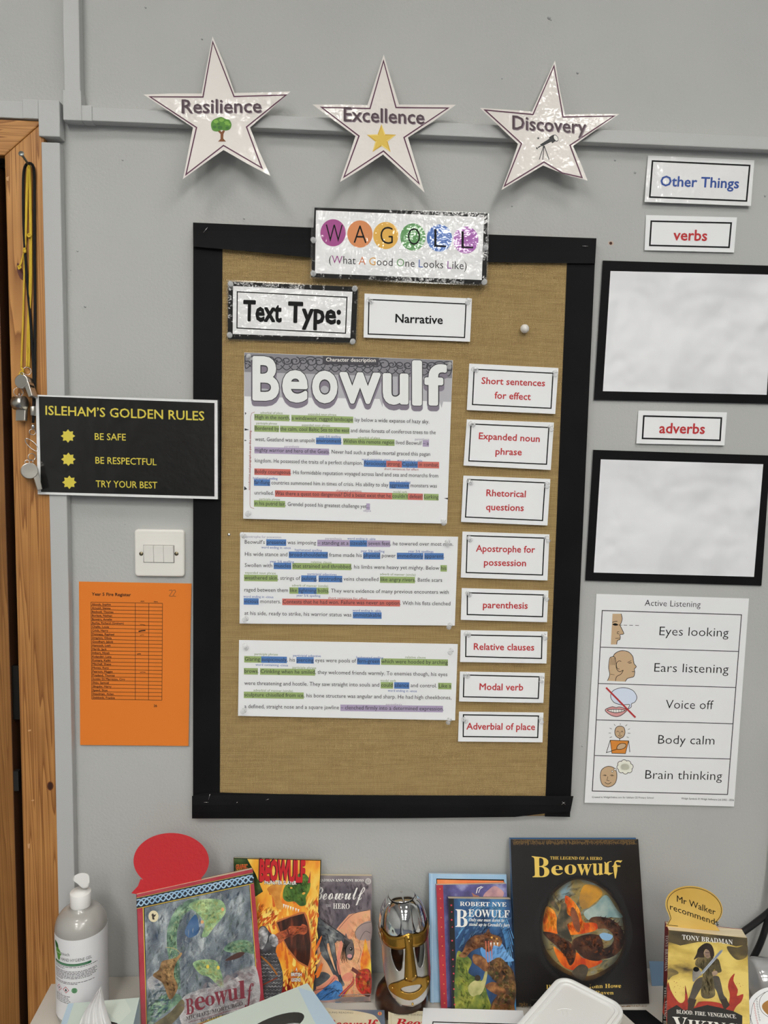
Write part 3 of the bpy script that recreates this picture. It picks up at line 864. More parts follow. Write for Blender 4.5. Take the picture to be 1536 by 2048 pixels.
a.text('lettering', 'Widgit Symbols \u00a9 Widgit Software Ltd 2002 - 2026', (1362.5, 1598.4), (1468, 1601.8), 3.4, INKG, .004)
SKIN = mat('print_skin', (206, 176, 140), .7); PINK = mat('print_pink', (222, 160, 158), .7); PBL = mat('print_pale_blue', (220, 230, 246), .7); RSL = mat('print_red', (186, 52, 56), .6); ORG = mat('print_orange', (222, 142, 58), .7); CRM = mat('print_cream', (240, 240, 226), .7)
def dr(part, pts, fill=None, closed=True, wd=1.1, smooth=True, z=1, ol=True):
    p = [C7(*q) for q in pts]
    if smooth: p = spline(p, 5, closed)
    if fill: a.poly(part, p, fill, z)
    if ol: a.stroke(part, p, wd, INK, z + .5, closed=closed)
# eyes looking
p_ = 'eyes_picture'
prof = [(397, 262), (405, 300), (396, 335), (388, 348), (400, 375), (416, 410), (412, 420), (388, 424), (390, 440), (386, 462), (368, 470), (362, 500)]
dr(p_, [(330, 262)] + prof + [(317, 500)], SKIN, smooth=False, ol=False); dr(p_, prof, None, False, 1.2)
dr(p_, [(328, 330), (345, 322), (368, 320)], None, False); dr(p_, [(332, 345), (352, 338), (372, 348), (350, 352)], INK); dr(p_, [(382, 402), (368, 402), (368, 416), (382, 418)], None, False, .9); dr(p_, [(352, 452), (385, 450)], None, False, .9, False)
for x in (378, 415, 460, 506): dr(p_, [(x, 349 + (x - 378) * .02), (x + 28, 350 + (x - 378) * .02)], None, False, .9, False)
# ears listening
p_ = 'ears_picture'
dr(p_, [(332, 600), (350, 570), (395, 549), (450, 556), (485, 590), (490, 622), (500, 650), (514, 672), (502, 690), (502, 715), (495, 750), (470, 757), (445, 765), (430, 788), (350, 785), (340, 690)], SKIN, smooth=False, ol=False)
dr(p_, [(332, 600), (350, 570), (395, 549), (450, 556), (485, 590), (492, 622), (498, 650), (514, 672), (500, 690), (502, 715), (495, 748), (470, 757), (445, 765), (428, 788)], None, False, 1.2)
dr(p_, [(290, 782), (308, 735), (300, 680), (308, 610), (325, 596), (348, 600), (356, 640), (362, 690), (385, 712), (412, 700), (395, 730), (362, 750), (352, 784)], SKIN, False, 1.1, z=1.6)
dr(p_, [(398, 632), (378, 628), (360, 650), (366, 685), (384, 690)], SKIN, False, 1, z=2); 
for x in (320, 334, 346): dr(p_, [(x, 604), (x - 2, 660)], None, False, .8, False, z=2)
dr(p_, [(446, 640), (475, 626)], None, False, .9, False, z=2); dr(p_, [(455, 645), (478, 642)], None, False, 1.3, False, z=2); dr(p_, [(480, 712), (502, 712)], None, False, .9, False, z=2); dr(p_, [(312, 730), (345, 735)], None, False, .7, False, z=2)
# voice off
p_ = 'voice_picture'
dr(p_, [(315, 900), (340, 855), (412, 835), (485, 855), (518, 905), (505, 945), (478, 960), (475, 985), (450, 1000), (462, 975), (455, 965), (400, 968), (340, 948)], PBL)
dr(p_, [(273, 1008), (320, 985), (340, 985), (358, 990), (376, 985), (400, 988), (440, 1010), (400, 1048), (358, 1060), (310, 1045)], PINK, z=1.6); dr(p_, [(290, 1010), (355, 1003), (428, 1012), (355, 1030)], WHITE, z=2)
for x in (320, 338, 358, 378, 398): dr(p_, [(x, 1006), (x, 1026)], None, False, .6, False, z=2.4)
a.stroke(p_, [C7(280, 835), C7(508, 1067)], 3.4, RSL, 4)
# body calm
p_ = 'body_picture'
dr(p_, [(312, 1243), (455, 1248), (430, 1347), (325, 1344)], ORG, smooth=False, wd=1.0); dr(p_, [(312, 1243), (282, 1340), (370, 1310)], None, False, 1.1, False, z=1.4); dr(p_, [(455, 1248), (464, 1335)], None, False, 1.1, False)
dr(p_, [(366, 1312), (370, 1285), (398, 1268), (430, 1272), (432, 1292), (408, 1310)], SKIN, z=2); dr(p_, [(348, 1180), (358, 1145), (388, 1133), (418, 1145), (427, 1182), (415, 1215), (386, 1228), (358, 1212)], SKIN, z=1.5)
dr(p_, [(386, 1228), (384, 1244)], None, False, 1.2, False); dr(p_, [(374, 1206), (388, 1211), (402, 1208)], None, False, .9, z=2); dr(p_, [(362, 1181), (370, 1172), (380, 1181)], None, False, .8, z=2); dr(p_, [(396, 1182), (404, 1172), (412, 1182)], None, False, .8, z=2); dr(p_, [(388, 1178), (384, 1198), (392, 1200)], None, False, .7, False, z=2)
for (x0, y0, x1, y1) in ((390, 1112, 390, 1124), (342, 1118, 352, 1131), (443, 1122, 430, 1133), (308, 1149, 324, 1156), (465, 1154, 450, 1160), (300, 1187, 318, 1188), (468, 1190, 448, 1188), (326, 1216, 308, 1224), (440, 1217, 455, 1224)):
    dr(p_, [(x0, y0), (x1, y1)], None, False, .8, False)
# brain thinking
p_ = 'brain_picture'
dr(p_, [(235, 1525), (248, 1470), (298, 1445), (350, 1465), (364, 1520), (348, 1580), (298, 1606), (250, 1585)], SKIN)
puffs = [(392, 1428, 20), (420, 1416, 20), (450, 1424, 20), (468, 1448, 20), (460, 1474, 20), (430, 1484, 20), (398, 1474, 20), (384, 1452, 18)]
for r_, m_, z_ in ((1.05, INK, 1.6), (0, CRM, 1.9)):
    for i, (x, y, r) in enumerate(puffs): a.ellipse(p_, C7(x, y), r / 3.879 + r_, r / 3.879 + r_, m_, z_ + i * .01, 20)
    a.ellipse(p_, C7(426, 1450), 9, 7, CRM, 2.05, 16)
a.ellipse(p_, C7(350, 1469), 2.8, 2.8, INK, 2); a.ellipse(p_, C7(350, 1469), 2, 2, WHITE, 2.4); a.ellipse(p_, C7(328, 1485), 2.2, 2.2, INK, 2); a.ellipse(p_, C7(328, 1485), 1.5, 1.5, WHITE, 2.4)
dr(p_, [(255, 1518), (270, 1512), (285, 1518)], None, False, .9, z=2); dr(p_, [(310, 1518), (325, 1512), (342, 1520)], None, False, .9, z=2); dr(p_, [(294, 1525), (286, 1555), (306, 1558)], None, False, .8, False, z=2); dr(p_, [(270, 1570), (295, 1582), (320, 1570)], None, False, 1, z=2)
a.ellipse(p_, C7(272, 1518), .9, 1.2, INK, 2.4, 10); a.ellipse(p_, C7(326, 1519), .9, 1.2, INK, 2.4, 10)
a.build(s)

# ================================================================== THE MODEL TEXT
C1 = crop(470, 690, 3.339)
q = [C1(62, 50), C1(1455, 102), C1(1415, 1193), C1(55, 1160)]
TG = 'annotated model text sheets'
s, a, M = card('text_sheet', q, HF, .0175, PAPER, 'annotated text sheet with a large grey and white title header', 'sheet', TG)
a.k = 0.0
GR1 = mat('header_grey', (138, 136, 142), .7); GR2 = mat('header_pale_grey', (186, 185, 190), .7); KNT = mat('header_knot', (66, 66, 72), .7); SHD = mat('header_shade', (134, 126, 140), .7)
a.poly('header_band', [C1(64, 52), C1(1452, 103), C1(1449, 222), C1(63, 180)], GR1, 1)
a.poly('header_band', [C1(63, 180), C1(1449, 222), C1(1445, 380), C1(1390, 378), C1(1380, 420), C1(1365, 378), C1(1295, 375), C1(990, 365), C1(985, 415), C1(965, 360), C1(560, 352), C1(250, 350), C1(63, 342)], GR2, 1)
rr = random.Random(3)
for k in range(26):
    x = 75 + k * 54; y0 = 95 + k * 2.0
    pts = []
    ph = rr.random() * 6; r0 = rr.uniform(22, 40)
    for i in range(26):
        t = i / 25
        r = r0 * (1 - .72 * t)
        pts.append(C1(max(66, min(1448, x + r * 1.25 * cos(ph + t * 8.5))), max(58 + x * .037, y0 + r * .95 * sin(ph + t * 8.5))))
    a.stroke('header_knotwork', pts, 2.0, KNT, 1.6)
    a.stroke('header_knotwork', spline([C1(max(66, x - 40), y0 + 30), C1(x, y0 + 62), C1(min(1446, x + 40), y0 + 25), C1(min(1446, x + 30), y0 - 10)], 5), 1.7, KNT, 1.7)
for ch, (x0, y0, x1, y1) in zip('Beowulf', ((115, 72, 296, 376), (314, 164, 487, 388), (513, 168, 686, 393), (696, 178, 974, 397), (985, 186, 1160, 403), (1181, 100, 1250, 407), (1264, 124, 1416, 408))):
    def qd(g, dx=0, dy=0):
        sl = .022
        return [C1(x0 - g + dx, y0 - g + dy), C1(x1 + g + dx, y0 - g + dy + (x1 - x0) * sl), C1(x1 + g + dx, y1 + g + dy), C1(x0 - g + dx, y1 + g + dy - (x1 - x0) * sl)]
    a.glyph_box('title', ch, qd(4, 0, 32), SHD, .052, z=2)
    a.glyph_box('title', ch, qd(4, -4, 12), SHD, .052, z=2.2)
    a.glyph_box('title', ch, qd(4), INKG, .048, z=2.8)
    a.glyph_box('title', ch, qd(-1), mat('title_white', (238, 240, 238), .7), .03, z=3.4)
a.poly('header_label', [C1(586, 74), C1(962, 88), C1(958, 137), C1(585, 128)], mat('header_dark', (74, 72, 78), .7), 4)
a.text('header_label', 'Character description', C1(608, 109), C1(940, 114), 7.4, WHITE, .014, z=5)
a.k = -.02
LN = [((133, 492), (1297, 524), '{g|High in the north}, {g|a windswept, rugged landscape} lay below a wide expanse of hazy sky.'),
      ((133, 567), (1340, 596), '{g|Bordered by} {g|the calm, cool Baltic Sea to the east} and dense forests of coniferous trees to the'),
      ((133, 640), (1293, 668), 'west, Geatland was an unspoilt {b|environment}. {g|Within this remote region} lived Beowulf {p|\u2013 a}'),
      ((133, 712), (1303, 741), '{p|mighty warrior and hero of the Geats}. Never had such a godlike mortal graced this pagan'),
      ((133, 783), (1360, 813), 'kingdom. He possessed the traits of a perfect champion. {b|Ferociously}{r| strong. }{b|Capable}{r| in combat.}'),
      ((133, 856), (1357, 885), '{r|Boldly courageous}. His formidable reputation voyaged across land and sea and monarchs from'),
      ((128, 928), (1348, 953), '{b|far-flung} countries summoned him in times of crisis. His ability to slay {b|aggressive} monsters was'),
      ((130, 998), (1358, 1027), 'unrivalled. {r|Was there a quest too dangerous? Did a beast exist that he }{g|couldn\u2019t}{r| defeat?} {g|Lurking}'),
      ((130, 1068), (898, 1090), '{g|in his putrid lair}, Grendel posed his greatest challenge yet{p|...}')]
for p0, p1, t in LN:
    a.line(t, C1(*p0), C1(*p1), 7.6, INKG)
NT = [('g', 'adverbial of place', 170, 459, 318), ('g', 'expanded noun phrase', 488, 469, 676), ('g', 'participle phrase', 142, 529, 281), ('g', 'expanded noun phrase', 446, 541, 634),
      ('b', 'year 5/6 spelling', 560, 617, 706), ('g', 'adverbial of place', 820, 625, 968), ('p', 'parenthesis', 1202, 636, 1296), ('p', 'parenthesis', 330, 684, 427),
      ('b', 'word containing -cious', 846, 770, 1037), ('b', 'word ending in -able', 1083, 777, 1250), ('r', 'short sentences for effect', 997, 834, 1226), ('b', 'hyphenated spelling', 121, 896, 284),
      ('b', 'year 5/6 spelling', 1031, 920, 1172), ('r', 'rhetorical questions', 676, 980, 844), ('g', 'modal verb', 1058, 987, 1148), ('g', 'participle phrase', 162, 1036, 300), ('p', 'ellipsis', 858, 1113, 908)]
def notes(a, C, L):
    for c_, t, x, y, x1 in L:
        a.text('annotation', t, C(x, y), C(x1, y + (x1 - x) * .022), 4.6, NOTE[c_], 0)
notes(a, C1, NT)
a.text('annotation', 'introduction and paragraph to pan the setting', C1(102, 968), C1(108, 572), 4.4, NOTE['r'], 0)
a.stroke('annotation', [C1(132, 447), C1(112, 455), C1(104, 480), C1(100, 1070), C1(106, 1086), C1(128, 1092)], .7, NOTE['r'], 1)
for pts in (((66, 448), (76, 455), (68, 468)), ((64, 556), (95, 566), (64, 572)), ((64, 632), (80, 638), (64, 642)), ((62, 942), (82, 962), (60, 970)), ((1422, 1020), (1395, 1024), (1422, 1032))):
    a.poly('header_band', [C1(*p) for p in pts], INKG, 1)
a.build(s)

C2 = crop(470, 1050, 3.339)
s, a, M = card('text_sheet', [C2(35, 48), C2(1490, 78), C2(1468, 672), C2(30, 658)], HF, .017, PAPER, 'annotated text strip below the headed sheet, beginning with the word presence highlighted', 'sheet', TG)
a.k = -.02
for p0, p1, t in [((65, 125), (1457, 140), 'Beowulf\u2019s {b|presence} was imposing {p|\u2013 standing at a }{b|sizeable}{p| seven feet}, he towered over most men.'),
                  ((66, 206), (1398, 220), 'His wide stance and {b|broad-shouldered} frame made his {b|physical} power {b|immediately} {b|apparent}.'),
                  ((65, 280), (1412, 300), 'Swollen with {b|muscles} {g|that strained and throbbed}, his limbs were heavy yet mighty. Below {g|his}'),
                  ((62, 363), (1383, 380), '{g|weathered skin}, strings of {b|pulsing}, {b|protruding} veins channelled {g|like angry rivers}. Battle scars'),
                  ((62, 444), (1427, 460), 'raged between them {g|like }{b|lightning}{g| bolts}. They were evidence of many previous encounters with'),
                  ((60, 520), (1438, 537), '{b|vicious} monsters. {r|Contests that he had won. Failure was never an option}. With his fists clenched'),
                  ((63, 600), (976, 615), 'at his side, ready to strike, his warrior status was {b|unmistakable}')]:
    a.line(t, C2(*p0), C2(*p1), 7.6, INKG)
notes(a, C2, [('p', 'apostrophe for possession', 68, 84, 308), ('p', 'parenthesis', 603, 97, 712), ('b', 'word ending in -able', 750, 97, 938), ('b', 'word ending in -ence', 176, 156, 372), ('b', 'hyphenated spelling', 400, 173, 580),
              ('b', 'year 5/6 spelling', 840, 180, 998), ('b', 'year 5/6 spellings', 1156, 182, 1325), ('b', 'year 5/6 spelling', 233, 250, 394), ('g', 'relative clause', 508, 254, 645), ('g', 'expanded noun phrase', 67, 325, 273),
              ('b', 'participial adjectives', 484, 334, 678), ('g', 'adverb of manner (simile)', 968, 335, 1206), ('g', 'adverb of manner (simile)', 380, 410, 621), ('b', 'word ending in -cious', 56, 484, 256), ('b', 'year 5/6 spelling', 410, 477, 570),
              ('r', 'short sentences for effect', 622, 494, 883), ('b', 'word ending in -able', 785, 577, 974)])
a.build(s)
C3 = crop(470, 1270, 3.339)
s, a, M = card('text_sheet', [C3(27, 33), C3(1488, 60), C3(1470, 570), C3(20, 540)], HF, .018, PAPER, 'lowest annotated text strip on the board, beginning Glaring suspiciously', 'sheet', TG)
a.k = -.02
for p0, p1, t in [((65, 172), (1420, 195), '{g|Glaring }{b|suspiciously}, his {b|piercing} eyes were pools of {b|fern-green} {g|which were hooded by arching}'),
                  ((63, 252), (1418, 275), '{g|brows}. {g|Crinkling when he smiled}, they welcomed friends warmly. To enemies though, his eyes'),
                  ((62, 333), (1443, 352), 'were threatening and hostile. They saw straight into souls and {g|could} {b|silence} and control. {g|Like a}'),
                  ((62, 410), (1445, 430), '{g|sculpture chiselled from ice}, his bone structure was angular and sharp. He had high cheekbones,'),
                  ((62, 488), (1393, 505), 'a defined, straight nose and a square jawline {p|\u2013 clenched firmly into a determined expression}.')]:
    a.line(t, C3(*p0), C3(*p1), 7.6, INKG)
notes(a, C3, [('g', 'participle phrase', 130, 134, 286), ('b', 'participial adjective', 388, 144, 573), ('b', 'hyphenated spelling', 810, 156, 990), ('g', 'relative clause', 1137, 155, 1273), ('b', 'word containing -cious', 137, 205, 354),
              ('g', 'participle phrase', 384, 224, 542), ('g', 'modal verb', 972, 311, 1074), ('b', 'word ending in -ence', 1020, 378, 1214), ('g', 'adverbial of manner (simile)', 124, 376, 386), ('p', 'parenthesis', 1008, 470, 1115)])
a.build(s)

# ================================================================== PUSH PINS
PLAS = mat('clear_plastic', (244, 246, 247), .1, alpha=.3, coat=1, coat_rough=.04)
def make_pin():
    prof = [(.0, .0), (.0046, .0), (.0048, .0006), (.0046, .0014), (.0030, .0022), (.0024, .0040), (.0024, .0068), (.0032, .0084), (.0044, .0090), (.0046, .0100), (.0040, .0106), (0, .0108)]
    t = thing('push_pin', (0, 0, 0), '', 'push pin', 'clear push pins on the notice board')
    lathe('grip', prof, (0, 0, 0), PLAS, t, 18)
    lathe('needle', [(.0006, -.0055), (.0006, .004), (.0001, .0041)], (0, 0, 0), STEEL, t, 6)
    return t
pin0 = make_pin(); pin_used = [False]
def pin(u, v, hu, hv, where, h=.0148):
    o = pin0 if not pin_used[0] else pin0.copy()
    if pin_used[0]:
        COL.objects.link(o)
        for c in pin0.children:
            k = c.copy(); COL.objects.link(k); k.parent = o
    pin_used[0] = True
    b = W(u, v, h); d = (W(hu, hv, h + .011) - b).normalized()
    o.rotation_mode = 'QUATERNION'
    o.rotation_quaternion = Vector((0, 0, 1)).rotation_difference(d)
    o.location = b
    o['label'] = 'clear push pin ' + where
L_, R_ = 'in the top left corner of the ', 'in the top right corner of the '
BL_, BR_ = 'in the bottom left corner of the ', 'in the bottom right corner of the '
WS, TS = 'sign with coloured circles', 'Text Type sign'
for u, v, hu, hv, w_, h in [(627.5, 481, 626, 479, 'halfway up the left edge of the ' + WS, .0265), (627, 548, 626, 546, BL_ + WS, .0265), (971, 496, 972, 493, 'halfway up the right edge of the ' + WS, .0265), (968, 565, 970, 563, BR_ + WS, .0265),
                         (461.5, 569, 461, 567, L_ + TS, .0175), (709, 578, 710, 576, R_ + TS, .0175), (459.5, 671, 459, 669, BL_ + TS, .0175), (705, 684, 706, 682, BR_ + TS, .0175),
                         (743, 604, 734, 597, L_ + 'Narrative card', .0148), (937, 600, 934, 609, R_ + 'Narrative card', .0148),
                         (500, 718, 496, 710, L_ + 'large headed text sheet', .0148), (899, 728, 898, 736, R_ + 'large headed text sheet', .0148), (498, 1026, 494, 1029, BL_ + 'large headed text sheet', .0188), (886.5, 1041, 888, 1049, BR_ + 'large headed text sheet', .0188),
                         (488, 1072, 483, 1068, L_ + 'middle text strip', .0148), (895, 1083, 895, 1092, R_ + 'middle text strip', .0148), (493, 1237, 488, 1240, BL_ + 'middle text strip', .018), (900, 1250, 897, 1256, BR_ + 'middle text strip', .018),
                         (493, 1296, 488, 1290, L_ + 'lowest text strip', .0148), (903, 1300, 899, 1308, R_ + 'lowest text strip', .0148), (489, 1420, 484, 1424, BL_ + 'lowest text strip', .019), (899, 1439, 895, 1448, BR_ + 'lowest text strip', .019)]:
    pin(u, v, hu, hv, w_, h)
for nm, l, r in [('Short sentences card', (953, 741, 943, 737), (1110, 744, 1111, 752)), ('Expanded noun phrase card', (947, 850, 937, 845), (1100, 853, 1104, 862)),
                 ('Rhetorical questions card', (943, 966, 934, 959), (1094, 967, 1094, 976)), ('Apostrophe card', (941, 1080, 936, 1073), (1092, 1075, 1100, 1087)),
                 ('parenthesis card', (940, 1190, 930, 1183), (1089, 1193, 1096, 1201)), ('Relative clauses card', (938, 1270, 927, 1266), (1087, 1270, 1092, 1279)),
                 ('Modal verb card', (936, 1352, 927, 1350), (1083, 1355, 1083, 1366)), ('Adverbial of place card', (932, 1442, 923, 1436), (1081, 1437, 1084, 1446))]:
    pin(*l, L_ + nm); pin(*r, R_ + nm)
t = thing('map_pin', W(1047, 659, .0125), 'round white pin alone on the bare hessian', 'pin')
p = W(1047, 659, .0125)
lathe('head', [(0, .0)] + [(.0078 * sin(pi * i / 14) if i < 14 else .002, .0075 - .0075 * cos(pi * i / 14)) for i in range(1, 14)] + [(0, .015)], p, mat('pin_white', (226, 222, 216), .35), t, 24, axis=(.05, -1, .05))
lathe('collar', [(.003, 0), (.003, .002), (.0045, .003)], p, mat('pin_white', (226, 222, 216), .35), t, 16, axis=(0, -1, 0))

# ================================================================== LIGHT SWITCH
SWM = mat('switch_plastic', (236, 233, 226), .35, coat=.3)
sw = thing('light_switch', W(318.5, 1106.5, 0), 'white three-gang light switch above the orange register sheet', 'light switch')
c0, c1 = W(268.3, 1058.8, .008), W(369, 1154, .008)
bm = bmesh.new()
vs = bm_box(bm, (c0.x, -.008, c1.z), (c1.x, 0, c0.z))
bmesh.ops.bevel(bm, geom=[e for e in bm.edges if abs(e.verts[0].co.y - e.verts[1].co.y) > .001], offset=.006, segments=5, affect='EDGES', profile=.5)
bmesh.ops.bevel(bm, geom=[e for e in bm.edges if all(abs(v.co.y + .008) < 1e-5 for v in e.verts)], offset=.003, segments=3, affect='EDGES', profile=.5)
bm_obj('plate', bm, SWM, sw)
r0, r1 = W(287.4, 1090.8, .009), W(347.5, 1125, .009)
box('surround', (r0.x - .001, -.0088, r1.z - .001), (r1.x + .001, -.007, r0.z + .001), mat('switch_gap', (150, 148, 142), .5), sw, bevel=.0006)
for i in range(3):
    x0 = r0.x + (r1.x - r0.x) * i / 3; x1 = r0.x + (r1.x - r0.x) * (i + 1) / 3
    bm = bmesh.new()
    zt, zb = r0.z, r1.z
    prof = [(zb, -.0095), ((zt + zb) / 2, -.0108), (zt, -.0128)] if i != 1 else [(zb, -.0095), ((zt + zb) / 2, -.0107), (zt, -.0128)]
    A = [bm.verts.new((x0 + .0003, y, z)) for z, y in prof] + [bm.verts.new((x0 + .0003, -.008, zt)), bm.verts.new((x0 + .0003, -.008, zb))]
    B = [bm.verts.new((x1 - .0003, v.co.y, v.co.z)) for v in A]
    bm.faces.new(A); bm.faces.new(B[::-1])
    for k in range(5): bm.faces.new((A[k], B[k], B[(k + 1) % 5], A[(k + 1) % 5]))
    bm_obj('rocker', bm, SWM, sw, bevel=.0005, segs=2)
for u in (282.4, 353):
    p = W(u, 1107.4, .008)
    sc = lathe('screw', [(.0036, -.0005), (.0036, .0004), (.003, .0009), (0, .0009)], p, mat('screw_brass', (112, 104, 84), .35, metal=1), sw, 18, axis=(0, -1, 0))
    box('slot', (p.x - .003, p.y - .00095, p.z - .0004), (p.x + .003, p.y - .0008, p.z + .0004), INK, sc)

# ================================================================== WHISTLES ON LANYARDS
NICK = mat('whistle_nickel', (196, 192, 184), .28, metal=1, bump=.0002, bscale=300)
def whistle(parent, centre, axis, mouth, r=.0115, wd=.019):
    c = Vector(centre); ax = Vector(axis).normalized(); mo = Vector(mouth); mo = (mo - ax * mo.dot(ax)).normalized(); up = ax.cross(mo).normalized()
    bm = bmesh.new(); seg = 40
    rings = []
    for s_, rr_ in ((-1, .0), (-1, .93), (-.96, 1), (.96, 1), (1, .93), (1, 0)):
        if rr_ == 0: rings.append([bm.verts.new(c + ax * (wd / 2 * s_ * .985))])
        else: rings.append([bm.verts.new(c + ax * (wd / 2 * s_) + (mo * cos(2 * pi * k / seg) + up * sin(2 * pi * k / seg)) * r * rr_) for k in range(seg)])
    for k in range(seg): bm.faces.new((rings[0][0], rings[1][(k + 1) % seg], rings[1][k])); bm.faces.new((rings[5][0], rings[4][k], rings[4][(k + 1) % seg]))
    for i in range(1, 4):
        for k in range(seg): bm.faces.new((rings[i][k], rings[i][(k + 1) % seg], rings[i + 1][(k + 1) % seg], rings[i + 1][k]))
    body = bm_obj('whistle_body', bm, NICK, parent, smooth=True)
    for p_ in body.data.polygons:
        n_ = p_.normal.dot(ax)
        p_.use_smooth = abs(n_) < .1
    b0, b1, h0, h1 = .001, r * 2.55, r * .98, r * .40
    def Q(t, lo, hi, w_): return [c + mo * t + up * hi + ax * (w_ * -.5), c + mo * t + up * hi + ax * (w_ * .5), c + mo * t + up * lo + ax * (w_ * .5), c + mo * t + up * lo + ax * (w_ * -.5)]
    hexa('mouthpiece', Q(b1, h1, h0, wd * .94), Q(r * .35, h1 * .6, h0, wd * .94), NICK, body, bevel=.0006)
    hexa('window_slot', Q(r * 1.15, h0 * .98, h0 + .0002, wd * .7), Q(r * .8, h0 * .98, h0 + .0002, wd * .7), INK, body)
    lp = c - mo * (r + .002) + up * 0
    ring('whistle_loop', lp, .0035, .0009, body, ax)
    return lp
def ring(name, c, r, t, parent, n=(0, -1, 0), m=None, sx=1, sz=1):
    n = Vector(n).normalized(); x = n.orthogonal().normalized(); y = n.cross(x)
    if abs(y.z) > abs(x.z): x, y = x, y
    else: x, y = y, x
    return tube(name, [Vector(c) + x * (r * sx * cos(2 * pi * k / 20)) + y * (r * sz * sin(2 * pi * k / 20)) for k in range(20)], t, m or STEEL, parent, 6, closed=True)
YC = mat('cord_yellow', (218, 182, 58), .85, bump=.0006, bscale=700); KC = mat('cord_black', (20, 19, 20), .85, bump=.0005, bscale=600)
def cord(parent, pts, r, m, h=.022, name='cord'):
    P = [W(p[0], p[1], p[2] if len(p) > 2 else h) for p in pts]
    return tube(name, [Vector(x) for x in spline(P, 5)], r, m, parent, 8)
nail_b, nail_h = W(60.5, 334, .018), W(43, 308, .062)
t = thing('nail', nail_b, 'steel nail driven into the pine architrave, holding the lanyards', 'nail')
d = (nail_h - nail_b).normalized()
lathe('shank', [(.0019, -.008), (.0019, (nail_h - nail_b).length)], nail_b, mat('nail_steel', (120, 124, 120), .4, metal=1), t, 12, axis=d)
lathe('head', [(.0019, 0), (.0042, .0004), (.0044, .0012), (.004, .0018), (0, .0019)], nail_h, mat('nail_head', (150, 154, 150), .4, metal=1), t, 18, axis=d)
WG = 'whistles hanging from the nail'
t = thing('whistle_lanyard', W(48.5, 764, .03), 'metal whistle seen end-on, upper one of two on yellow cord', 'whistle', WG)
cord(t, [(58, 735, .024), (58.5, 690), (58.5, 643), (61, 600), (62.5, 552), (62.5, 470), (61.5, 400), (60, 345, .027), (57.5, 331.5, .03), (55, 345, .027), (52.5, 400), (51.5, 462), (50.5, 492)], .0016, YC)
cord(t, [(53.5, 734, .025), (54.5, 690), (56, 640), (59.5, 560), (60, 470), (59.5, 400), (58.5, 338, .03)], .0015, YC)
cord(t, [(55, 470, .025), (58, 468, .0265), (61, 471, .025), (58, 474, .027), (55.5, 470, .025)], .0016, YC, name='knot')
ring('split_ring', W(54, 742, .025), .0065, .0006, t, (.3, -1, .1))
whistle(t, W(48.5, 764.5, .034), (-.15, -1, .12), (.35, 0, -1))
t = thing('whistle_lanyard', W(40, 808, .03), 'metal whistle with its mouthpiece down, lower one of two on yellow cord', 'whistle', WG)
cord(t, [(42.5, 736, .025), (44, 690), (45.8, 643), (48.5, 546), (49, 520), (50, 500), (52, 470), (54, 400), (56, 338, .0285), (58, 333, .0305)], .0016, YC)
cord(t, [(49.5, 496, .025), (50.5, 504, .0265), (47.5, 503, .026), (48.5, 497, .027), (51, 501, .025)], .0016, YC, name='knot')
cord(t, [(49, 503, .024), (45, 515), (42, 526), (38, 534, .026)], .0014, YC, name='cord_end')
cord(t, [(36, 532, .025), (38, 538, .027), (41, 534, .026), (37, 531, .027)], .0014, YC, name='knot')
cord(t, [(42.5, 736, .026), (46, 740, .028), (44, 748, .026), (42, 752, .028), (47, 750, .027), (45, 742, .026), (40, 746, .026), (39, 752, .027)], .0017, YC, name='knot')
ring('split_ring', W(37, 784, .028), .0075, .0006, t, (.4, -1, .1))
cord(t, [(41, 752, .026), (39, 765, .023), (37, 776, .025)], .0012, YC, name='cord_end')
whistle(t, W(39.5, 806, .034), (1, -.25, .03), (.12, -.25, -1))
t = thing('whistle_lanyard', W(60, 942, .03), 'metal whistle on a long black lanyard beside the golden rules sign', 'whistle', WG)
cord(t, [(66, 845, .025), (67, 815, .025), (67.5, 770), (66.5, 728), (62, 652), (54.5, 565), (50, 504), (47, 440), (46.3, 380), (47.5, 345), (52, 330, .026), (59, 326.5, .03), (65.5, 331, .026), (68.5, 347), (69, 400), (69.2, 504), (70, 583), (70, 728), (69.5, 790), (67.5, 815, .026), (66, 846, .026)], .0023, KC)
lathe('crimp', [(.0045, -.008), (.005, -.007), (.005, .007), (.0045, .008)], W(66.5, 822, .026), NICK, t, 16)
lathe('swivel', [(.0015, -.004), (.003, -.002), (.003, .002), (.0015, .004)], W(66, 853, .026), STEEL, t, 12)
ring('chain_link', W(65, 864, .026), .005, .0007, t, (.6, -1, 0))
ring('snap_hook', W(64, 890, .026), .007, .0009, t, (.2, -1, 0), sx=.75, sz=2.0)
ring('chain_link', W(63.5, 914, .027), .006, .0008, t, (.8, -1, 0))
ring('chain_link', W(62.5, 924, .03), .004, .0007, t, (-.5, -1, 0))
whistle(t, W(58.5, 942, .036), (.45, -1, .1), (.2, 0, -1), r=.0135, wd=.023)

